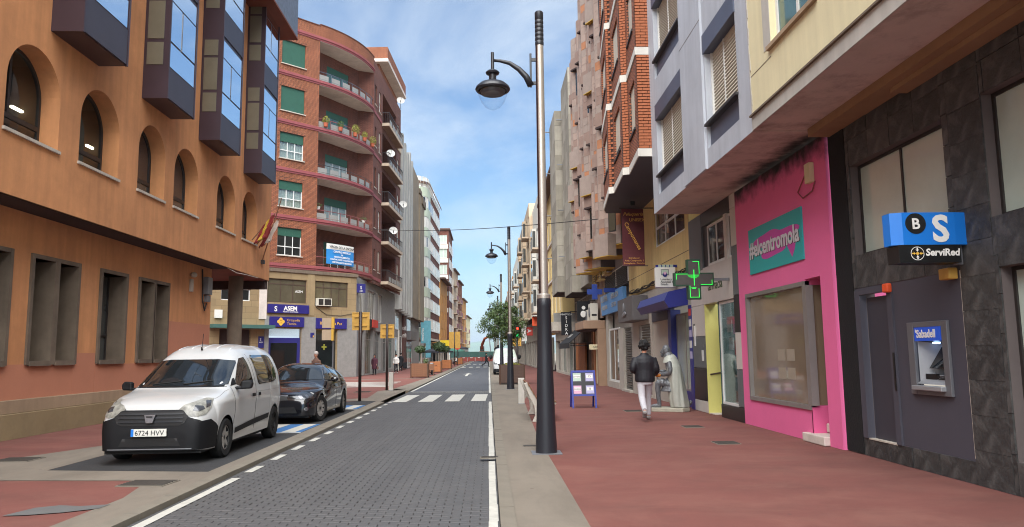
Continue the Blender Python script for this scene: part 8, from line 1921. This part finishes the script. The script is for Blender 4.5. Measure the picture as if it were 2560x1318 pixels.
# ------------------------------------------------------------------ street furniture
def lamp_post(x, y, label, src=None):
    t = thing('street_lamp', label, 'street lamp', (0, 0, 0), 'street lamps along the right kerb')
    b = MB(); b.lathe((0, 0, 0), [(0.001, 0), (0.175, 0.0), (0.172, 0.12), (0.155, 0.5), (0.125, 1.6), (0.115, 2.35), (0.118, 2.36), (0.118, 2.48), (0.108, 2.50), (0.095, 2.50)], 32); b.build('base_column', 'lamp_dark', t, auto=40)
    MB().box(-0.24, 0.24, -0.24, 0.24, 0.0, 0.008).build('foot_plate', 'metal_grey', t)
    MB().lathe((0, 0, 0), [(0.09, 2.49), (0.112, 2.50), (0.112, 2.56), (0.09, 2.58)], 24).build('collar', 'lamp_steel', t, auto=40)
    b = MB()
    for i in range(15):
        a0, a1 = R(-70 + 150 * i / 15), R(-70 + 150 * (i + 1) / 15)
    MB().cyl((0, 0, 2.55), (0, 0, 6.88), 0.076, 0.068, 24, False).build('shaft', 'lamp_steel', t, smooth=True)
    # darker cover strips on the shaft's flanks
    for a in (190,):
        s = MB(); n = 6
        for i in range(n):
            t0, t1 = R(a - 38 + 76 * i / n), R(a - 38 + 76 * (i + 1) / n)
            s.quad(*[(r * math.cos(q), r * math.sin(q), z) for r, q, z in ((0.079, t0, 2.56), (0.079, t1, 2.56), (0.071, t1, 6.88), (0.071, t0, 6.88))])
        s.build('cover_strip', 'lamp_maroon', t, smooth=True)
    b = MB(); prof = [(0.07, 6.88), (0.075, 6.9)]
    for i in range(6): z = 6.95 + i * 0.075; prof += [(0.075, z), (0.068, z + 0.01), (0.068, z + 0.02), (0.075, z + 0.03)]
    prof += [(0.075, 7.48), (0.06, 7.5), (0.001, 7.5)]; b.lathe((0, 0, 0), prof, 24); b.build('cap', 'lamp_dark', t, auto=35)
    # bracket and curved arm toward the road (-x)
    b = MB(); b.box(-0.175, -0.14, -0.02, 0.02, 6.14, 6.74); b.box(-0.15, -0.06, -0.016, 0.016, 6.60, 6.66); b.box(-0.15, -0.06, -0.016, 0.016, 6.18, 6.24); b.build('bracket', 'lamp_dark', t, bevel=0.004)
    pts = [(-0.16, 0, 6.17), (-0.24, 0, 6.33), (-0.36, 0, 6.46), (-0.52, 0, 6.57), (-0.68, 0, 6.61), (-0.81, 0, 6.62)]
    MB().tube(pts, 0.03, 10, [0.062, 0.055, 0.045, 0.036, 0.028, 0.024]).build('arm', 'lamp_dark', t, smooth=True)
    MB().cyl((-0.815, 0, 6.42), (-0.815, 0, 6.76), 0.03, 0.028, 12).build('spigot', 'lamp_dark', t)
    b = MB(); b.lathe((-0.815, 0, 0), [(0.03, 6.46), (0.09, 6.43), (0.12, 6.40), (0.11, 6.375), (0.065, 6.36), (0.062, 6.27), (0.10, 6.25), (0.22, 6.20), (0.285, 6.14), (0.30, 6.10), (0.285, 6.075), (0.25, 6.07)], 32); b.build('lantern_hood', 'lamp_dark', t, auto=45)
    MB().lathe((-0.815, 0, 0), [(0.26, 6.075), (0.245, 6.0), (0.2, 5.88), (0.13, 5.79), (0.05, 5.745), (0.001, 5.74)], 32).build('globe', 'glass_lamp', t, smooth=True)
    MB().lathe((-0.815, 0, 0), [(0.22, 6.07), (0.20, 6.02), (0.10, 6.04), (0.001, 6.04)], 24).build('reflector', 'lamp_cap', t, smooth=True)
    t.location = (x, y, 0); return t
l0 = lamp_post(0.92, 12.28, 'tall dark street lamp standing nearest on the right pavement')
for (y, x, lab) in ((34.2, 0.98, 'second street lamp, beside the tree planter'), (55.0, 0.95, 'third street lamp, seen over the tree crown'), (76.0, 0.95, 'fourth street lamp, half hidden by the tree crown'), (97, 0.95, 'fifth street lamp far along the right kerb'), (118, 0.95, 'sixth street lamp near the end of the street')):
    c = copy_tree(l0); c.location = (x, y, 0); c['label'] = lab
# yellow direction sign backs on dark posts
def dir_sign(x, y, zb, zt, w, lab, h):
    t = thing('sign_post', lab, 'sign post', (x, y, 0)); MB().cyl((x, y, 0), (x, y, zt + 0.02), 0.055, n=14).build('post', 'lamp_maroon_dark', t, smooth=True)
    MB().box(x - w / 2, x + w / 2, y + 0.062, y + 0.085, zb, zt).build('panel', 'sign_ochre', t)
    fr = MB(); fr.box(x - w / 2, x + w / 2, y + 0.05, y + 0.0615, zb, zb + 0.03); fr.box(x - w / 2, x + w / 2, y + 0.05, y + 0.0615, zt - 0.03, zt); fr.box(x - w / 2, x - w / 2 + 0.03, y + 0.05, y + 0.0615, zb + 0.03, zt - 0.03); fr.box(x + w / 2 - 0.03, x + w / 2, y + 0.05, y + 0.0615, zb + 0.03, zt - 0.03); fr.build('frame', 'sign_ochre', t)
    for z in (zb + h * 0.25, zt - h * 0.25): MB().box(x - w * 0.36, x + w * 0.36, y + 0.02, y + 0.062, z - 0.02, z + 0.02).build('rail', 'sign_ochre', t)
mat('lamp_maroon_dark', '2a1d1b', 0.45, 0.08)
dir_sign(-4.58, 26.8, 2.5, 3.14, 0.62, 'first yellow direction sign seen from behind, beside the black car', 0.64)
dir_sign(-4.70, 34.7, 2.38, 3.02, 0.64, 'second yellow direction sign seen from behind, by the crossing', 0.64)
dir_sign(-4.55, 100, 2.4, 4.6, 1.5, 'far yellow direction sign left of the no-entry sign', 2.0)
dir_sign(2.6, 70, 2.3, 3.1, 0.9, 'yellow direction sign beyond the white delivery van', 0.8)
t = thing('traffic_sign', 'tall yellow-edged traffic signal boxes seen edge-on by the pharmacy corner', 'traffic sign', (-7.45, 34.7, 0)); MB().cyl((-7.2, 34.8, 0), (-7.2, 34.8, 3.3), 0.035, n=12).build('post', 'metal_grey', t); MB().box(-7.68, -7.24, 34.6, 34.7, 2.88, 3.34).build('panel', 'beige_render', t); MB().box(-7.68, -7.24, 34.6, 34.7, 2.32, 2.8).build('panel', 'beige_render', t); MB().box(-7.24, -7.12, 34.55, 34.75, 2.85, 3.36).build('edge', 'sign_yellow', t); MB().box(-7.24, -7.14, 34.55, 34.75, 2.3, 2.82).build('edge', 'sign_yellow', t)
t = thing('no_entry_sign', 'round red no-entry sign on a pole at the far crossing', 'traffic sign', (-4.6, 110, 0)); MB().cyl((-4.6, 110, 0), (-4.6, 110, 3.2), 0.05, n=8).build('post', 'rail_dark', t); MB().cyl((-4.6, 109.94, 2.75), (-4.6, 109.9, 2.75), 0.5, n=28).build('disc', 'sign_red', t); MB().box(-4.95, -4.25, 109.88, 109.9, 2.66, 2.84).build('bar', 'text_white', t)
t = thing('traffic_light', 'traffic light showing red and green among the leaves of the street tree', 'traffic light', (2.4, 62, 0)); MB().cyl((2.4, 62, 0), (2.4, 62, 3.4), 0.06, n=8).build('post', 'rail_dark', t); MB().box(2.22, 2.58, 61.85, 62.1, 2.9, 3.9).build('housing', 'sign_black', t); MB().lathe((2.4, 61.84, 3.66), [(0.001, 0), (0.11, 0)], 16, 'y').build('red_lens', 'tl_red', t); MB().lathe((2.4, 61.84, 3.10), [(0.001, 0), (0.11, 0)], 16, 'y').build('green_lens', 'tl_green', t)
# concrete bollards
for (x, y, lab) in ((1.03, 24.1, 'pale square concrete bollard behind the bench'), (-4.45, 34.3, 'pale concrete bollard behind the second yellow sign post')):
    t = thing('bollard', lab, 'bollard', (x, y, 0), 'concrete bollards'); MB().box(x - 0.1, x + 0.1, y - 0.1, y + 0.1, 0, 0.82).build('post', 'bollard', t, bevel=0.015); MB().box(x - 0.102, x + 0.102, y - 0.102, y + 0.102, 0.0, 0.02).build('foot', 'metal_grey', t)
# bench: curved concrete supports, timber slats, facing the shops (+x)
def bench(x, y, lab):
    t = thing('bench', lab, 'bench', (x, y, 0))
    for dy in (0.0, 2.2):
        b = MB(); pr = [(-0.05, 0.0), (0.32, 0.0), (0.12, 0.14), (0.10, 0.36), (0.52, 0.40), (0.52, 0.45), (0.14, 0.46), (0.02, 0.62), (-0.16, 0.92), (-0.24, 0.90), (-0.10, 0.55), (0.0, 0.36), (0.02, 0.14)]
        b.prism([(x + px, y + dy, pz) for px, pz in pr], (0, 0.14, 0)); b.build('support', 'bench_concrete', t, bevel=0.012)
    me = MB().box(-0.045, 0.045, -1.2, 1.2, -0.014, 0.014).mesh('slat'); me.materials.append(M['wood_brown'])
    for i in range(4):
        o = piece('slat', me, t, (x + 0.16 + i * 0.105, y + 1.17, 0.47))
    for i in range(4):
        o = piece('slat', me, t, (x + 0.04 - i * 0.055, y + 1.17, 0.58 + i * 0.095)); o.rotation_euler.y = R(62)
bench(1.06, 17.7, 'concrete and timber bench with its back to the road behind the near lamp post')
# planters
def planter(x, y, w, d, h, m, lab, dark='wood_brown', plank=True):
    t = thing('planter', lab, 'planter', (x, y, 0), 'timber planters')
    MB().box(x - w / 2 + 0.03, x + w / 2 - 0.03, y - d / 2 + 0.03, y + d / 2 - 0.03, 0.06, h - 0.08).build('box', dark, t); MB().box(x - w / 2 + 0.04, x + w / 2 - 0.04, y - d / 2 + 0.04, y + d / 2 - 0.04, h - 0.08, h - 0.05).build('soil', 'soil', t)
    n = 6; ph = (h - 0.1) / n
    m1 = MB().box(-w / 2 + 0.06, w / 2 - 0.06, -0.012, 0.012, -ph / 2 + 0.005, ph / 2 - 0.005).mesh('plank'); m1.materials.append(M[m]); m2 = MB().box(-0.012, 0.012, -d / 2 + 0.06, d / 2 - 0.06, -ph / 2 + 0.005, ph / 2 - 0.005).mesh('plank'); m2.materials.append(M[m])
    for i in range(n):
        z = 0.1 + (i + 0.5) * ph; piece('plank', m1, t, (x, y - d / 2 + 0.018, z)); piece('plank', m1, t, (x, y + d / 2 - 0.018, z)); piece('plank', m2, t, (x - w / 2 + 0.018, y, z)); piece('plank', m2, t, (x + w / 2 - 0.018, y, z))
    for sx in (-1, 1):
        for sy in (-1, 1): MB().box(x + sx * (w / 2 - 0.04) - 0.04, x + sx * (w / 2 - 0.04) + 0.04, y + sy * (d / 2 - 0.04) - 0.042, y + sy * (d / 2 - 0.04) + 0.042, 0, h).build('corner_post', 'wood_dark', t)
    return t
mat('wood_dark', '4f3626', 0.75, 0.2, 4)
planter(-4.85, 52.9, 1.22, 1.22, 1.0, 'wood_brown', 'nearest timber planter on the left kerb, with clipped round tree')
planter(-4.75, 67.2, 1.1, 1.4, 1.0, 'wood_orange', 'second timber planter on the left, orange planks'); planter(-4.65, 83, 1.1, 1.4, 1.0, 'wood_orange', 'third timber planter on the left beyond the cafe table'); planter(-4.6, 118, 1.1, 1.4, 1.0, 'wood_orange', 'last timber planter on the left beside the seated person')
# small round trees in the planters
def round_tree(x, y, zc, r, lab, m='leaf_dark', n=1500, stem=0.9, leaf=0.10):
    t = thing('clipped_tree', lab, 'tree', (x, y, stem)); MB().tube([(x, y, stem - 0.05), (x + 0.03, y, (stem + zc) / 2), (x, y, zc)], 0.03, 7).build('trunk', 'bark', t)
    foliage('crown', (x, y, zc), (r, r, r * 0.72), n, leaf, m, t, 0.35)
round_tree(-4.85, 52.9, 1.98, 0.42, 'small clipped round tree in the nearest left planter')
round_tree(-4.75, 72, 2.35, 0.75, 'bushy round tree behind the second left planter', 'leaf_dark', 1300, 0.0, 0.14); round_tree(-4.9, 84, 2.2, 0.65, 'smaller round tree in the third left planter', 'leaf_dark', 900, 0.9, 0.14)
fl = thing('planter_flowers', 'straggly grasses beside the clipped tree in the nearest planter', 'plant', (-4.5, 52.8, 0.95)); foliage('foliage', (-4.45, 52.8, 1.15), (0.22, 0.25, 0.22), 130, 0.09, 'leaf', fl)
# cafe tables, parasols
t = thing('cafe_table', 'dark cafe table between the left planters', 'table', (-4.5, 60, 0)); MB().cyl((-4.5, 60, 0.70), (-4.5, 60, 0.74), 0.35, n=18).build('top', 'wood_brown', t); MB().cyl((-4.5, 60, 0), (-4.5, 60, 0.7), 0.03, n=8).build('column', 'rail_dark', t); MB().cyl((-4.5, 60, 0), (-4.5, 60, 0.03), 0.25, n=14).build('foot', 'rail_dark', t)
t = thing('cafe_chair', 'brown cafe chair behind the nearest left planter', 'chair', (-4.35, 57, 0)); MB().box(-4.55, -4.15, 56.8, 57.2, 0.43, 0.47).build('seat', 'wood_brown', t); MB().box(-4.55, -4.15, 57.16, 57.2, 0.47, 0.9).build('backrest', 'wood_brown', t)
for (x, y) in ((-4.53, 56.82), (-4.17, 56.82), (-4.53, 57.18), (-4.17, 57.18)): MB().cyl((x, y, 0), (x, y, 0.45), 0.02, n=6).build('leg', 'wood_brown', t)
t = thing('motor_scooter', 'dark motor scooter parked beyond the clipped tree', 'scooter', (-4.7, 62, 0))
for dy in (-0.55, 0.55): MB().lathe((-4.7, 62 + dy, 0.26), [(0.16, -0.05), (0.25, -0.04), (0.26, 0), (0.25, 0.04), (0.16, 0.05), (0.16, -0.05)], 18, 'x').build('wheel', 'tyre', t)
b = MB(); b.prism([(-4.85, 61.4, 0.3), (-4.85, 61.55, 0.95), (-4.85, 61.7, 0.9), (-4.85, 61.75, 0.4), (-4.85, 62.1, 0.4), (-4.85, 62.25, 0.75), (-4.85, 62.8, 0.8), (-4.85, 62.75, 0.4), (-4.85, 62.2, 0.28)], (0.3, 0, 0)); b.build('body', 'metal_grey', t, bevel=0.04); MB().cyl((-5.0, 61.6, 1.05), (-4.4, 61.6, 1.05), 0.02, n=6).build('handlebar', 'plastic_dark', t); MB().box(-4.83, -4.57, 62.2, 62.85, 0.76, 0.86).build('seat', 'plastic_dark', t, bevel=0.03)
def parasol(x, y, r, z, m, lab):
    t = thing('parasol', lab, 'parasol', (x, y, 0)); MB().cyl((x, y, 0), (x, y, z + 0.5), 0.035, n=8).build('pole', 'rail_dark', t); MB().lathe((x, y, 0), [(r, z - 0.18), (r, z), (0.001, z + 0.5)], 8).build('canopy', m, t)
parasol(-6.3, 92, 1.9, 2.0, 'umbrella_dark', 'wide dark parasol on the left pavement'); parasol(-5.6, 122, 1.7, 2.2, 'umbrella_green', 'green parasol behind the seated person'); parasol(-5.2, 128, 1.7, 2.6, 'umbrella_dark', 'dark parasol near the green barrier')
# street tree in the steel planter on the right
t = planter(1.22, 39.9, 1.35, 1.35, 1.02, 'planter_dark', 'dark steel-brown planter holding the street tree', 'planter_dark')
def street_tree():
    t = thing('street_tree', 'bushy evergreen street tree in the dark planter behind the lamps', 'tree', (1.2, 39.9, 1.0)); rnd = random.Random(9)
    x, y = 1.15, 39.9
    b = MB(); b.tube([(x, y, 0.9), (x + 0.03, y, 1.6), (x - 0.05, y + 0.03, 2.4), (x - 0.25, y, 3.4), (x - 0.35, y, 4.3)], 0.09, 9, [0.10, 0.085, 0.075, 0.05, 0.02])
    br = []
    for i in range(18):
        z = 2.1 + 2.0 * rnd.random(); a = rnd.uniform(0, 6.28); L = rnd.uniform(0.5, 1.25) * (1 if z < 3.4 else 0.7); p0 = Vector((x - 0.1 * (z - 2), y, z)); p1 = p0 + Vector((math.cos(a) * L * 0.6, math.sin(a) * L * 0.6, 0.12)); p2 = p0 + Vector((math.cos(a) * L, math.sin(a) * L, 0.28)); b.tube([p0, p1, p2], 0.02, 5, [0.035, 0.022, 0.008]); br.append((p1, p2))
    b.build('trunk', 'bark', t, smooth=True)
    cr = MB()
    cl = []
    cx = x - 0.45
    for i in range(95):
        while True:
            v = Vector((rnd.uniform(-1, 1), rnd.uniform(-1, 1), rnd.uniform(-1, 1)))
            if v.length < 1: break
        zz = v.z; sc = 1.0 if zz < 0 else 1 - 0.45 * zz
        cl.append((Vector((cx + v.x * 1.28 * sc + 0.15, y + v.y * 1.1 * sc, 3.30 + zz * 1.15)), rnd.uniform(0.16, 0.34)))
    for (c, r) in cl:
        for _ in range(135):
            v = Vector((rnd.gauss(0, 1), rnd.gauss(0, 1), rnd.gauss(0, 1))); v = v.normalized() * rnd.random() ** 0.4; p = c + v * r * 1.1
            d = (v + Vector((rnd.uniform(-1, 1), rnd.uniform(-1, 1), rnd.uniform(0, 1.2)))).normalized(); e = d.orthogonal().normalized(); e.rotate(Matrix.Rotation(rnd.uniform(0, 6.28), 3, d)); g = d.cross(e); s = rnd.uniform(0.05, 0.10)
            cr.quad(tuple(p - e * s * 0.28), tuple(p + g * s * 0.6), tuple(p + e * s * 0.28), tuple(p - g * s * 0.6))
    cr.build('crown', 'leaf', t)
street_tree()
fl = thing('planter_flowers', 'low yellowish plants round the foot of the street tree', 'plant', (1.2, 39.7, 1.0)); foliage('foliage', (1.2, 39.8, 1.02), (0.58, 0.55, 0.14), 500, 0.07, 'leaf_yellow', fl, 0.1)
# lottery A-board
def aboard():
    t = thing('a_board', 'blue A-frame board with four lottery posters on the red pavement', 'sign board', (2.78, 22.2, 0))
    x, y = 2.78, 22.2; W, H = 0.72, 1.08
    for s in (-1, 1):
        b = MB(); 
        def P(a, h, d=0.0): return (x + a + 0.12 * s * 0.0, y + s * (0.30 * (1 - h / H)) + s * d, h)
        def bar(a0, a1, h0, h1, m='aboard_blue', nm='frame', d0=0.0, d1=0.03, par=None):
            b = MB(); v = [P(a0, h0, d0), P(a1, h0, d0), P(a1, h1, d0), P(a0, h1, d0), P(a0, h0, d1), P(a1, h0, d1), P(a1, h1, d1), P(a0, h1, d1)]; b.add(v, [(0, 1, 2, 3), (4, 5, 6, 7), (0, 1, 5, 4), (1, 2, 6, 5), (2, 3, 7, 6), (3, 0, 4, 7)]); return b.build(nm, m, par or t)
        bar(-W / 2, -W / 2 + 0.05, 0, H, nm='leg'); bar(W / 2 - 0.05, W / 2, 0, H, nm='leg'); bar(-W / 2 + 0.05, W / 2 - 0.05, H - 0.06, H); bar(-W / 2 + 0.05, W / 2 - 0.05, 0.34, 0.39)
        bk = bar(-W / 2 + 0.05, W / 2 - 0.05, 0.39, H - 0.06, 'panel_grey', 'board', 0.004, 0.024); bar(-0.05, 0.05, 0.39, H - 0.06, 'sign_black', 'cross_strip', 0.026, 0.030, bk); bar(-W / 2 + 0.05, W / 2 - 0.05, 0.66, 0.745, 'sign_black', 'cross_strip', 0.0265, 0.0305, bk)
        k = 0
        for (a0, a1, h0, h1) in ((-0.30, -0.07, 0.77, 1.0), (0.07, 0.30, 0.77, 1.0), (-0.30, -0.07, 0.41, 0.64), (0.07, 0.30, 0.41, 0.64)):
            pp = bar(a0, a1, h0, h1, ('poster_green', 'poster_lilac', 'poster_pink', 'poster_lilac')[k], 'poster', 0.026, 0.029); bar(a0 + 0.02, a1 - 0.02, h0 + 0.09, h1 - 0.05, 'sign_white', 'poster_label', 0.030, 0.032, pp); k += 1
            if s == -1: text(pp, ('LOTERÍA', '15', 'EUROS', '8')[k - 1], 'text_black', (x + a0 + 0.115, P(0, h0 + 0.11, 0.034)[1], h0 + 0.11), (1, 0, 0), (0, 0.27, 1), (0.055, 0.09, 0.06, 0.09)[k - 1], ext=0.001, align='CENTER')
    t.rotation_euler.z = 0
aboard()
# works barrier and excavator at the end of the street
t = thing('works_hoarding', 'green mesh works hoarding closing the end of the street', 'fence', (-1, 156, 0))
for i in range(8): x = -8 + i * 2.0; MB().box(x + 0.02, x + 1.98, 156, 156.06, 0.9, 2.1).build('mesh_panel', 'barrier_green', t); MB().cyl((x, 156.1, 0), (x, 156.1, 2.15), 0.03, n=6).build('post', 'metal_grey', t)
for i in range(7):
    x = -5.9 + i * 1.55; t = thing('works_barrier', ('first', 'second', 'third', 'fourth', 'fifth', 'sixth', 'last')[i] + ' red plastic works barrier from the left in the row before the green hoarding', 'barrier', (x, 154.5, 0), 'red works barriers'); MB().box(x + 0.02, x + 1.5, 154.45, 154.55, 0.15, 1.0).build('panel', 'barrier_red', t, bevel=0.03); MB().box(x + 0.1, x + 0.2, 154.2, 154.8, 0, 0.15).build('foot', 'barrier_red', t); MB().box(x + 1.3, x + 1.4, 154.2, 154.8, 0, 0.15).build('foot', 'barrier_red', t); MB().box(x + 0.5, x + 1.0, 154.43, 154.45, 0.8, 0.9).build('reflector', 'text_white', t)
t = thing('excavator', 'orange excavator with raised arm behind the green hoarding', 'excavator', (-0.5, 170, 0))
MB().box(-2.2, 0.2, 169, 172, 1.0, 2.2).build('body', 'excavator', t, bevel=0.1); MB().box(-2.4, 0.4, 168.8, 172.2, 0.0, 0.9).build('tracks', 'plastic_dark', t, bevel=0.2); MB().box(-2.0, -1.0, 169.1, 170.6, 2.2, 3.4).build('cab', 'glass_dark', t, bevel=0.1)
MB().tube([(-1.6, 170, 2.0), (-1.5, 168.5, 3.6), (-0.9, 166.5, 5.0), (0.0, 165.4, 5.4)], 0.3, 4, [0.32, 0.36, 0.28, 0.2]).build('boom', 'excavator', t); MB().tube([(0.05, 165.4, 5.6), (0.25, 165.0, 3.8), (0.45, 164.8, 2.0)], 0.15, 4, [0.22, 0.18, 0.12]).build('dipper', 'metal_grey', t); MB().prism([(0.1, 164.5, 1.2), (0.9, 164.5, 1.2), (0.9, 164.5, 2.1), (0.1, 164.5, 2.1)], (0, 0.7, 0)).build('bucket', 'plastic_dark', t, bevel=0.1)
# ------------------------------------------------------------------ air
def haze():
    m = bpy.data.materials.new('haze'); m.use_nodes = True; nt = m.node_tree; nt.nodes.clear()
    o = nt.nodes.new('ShaderNodeOutputMaterial'); v = nt.nodes.new('ShaderNodeVolumePrincipled'); v.inputs['Color'].default_value = (0.75, 0.86, 1.0, 1); v.inputs['Density'].default_value = 1.1e-4; v.inputs['Anisotropy'].default_value = 0.2
    nt.links.new(v.outputs['Volume'], o.inputs['Volume']); M['haze'] = m
    tag(MB().box(-9100, 9100, -3100, 16100, -1.6, 300).build('haze', 'haze'), kind='stuff')
haze()
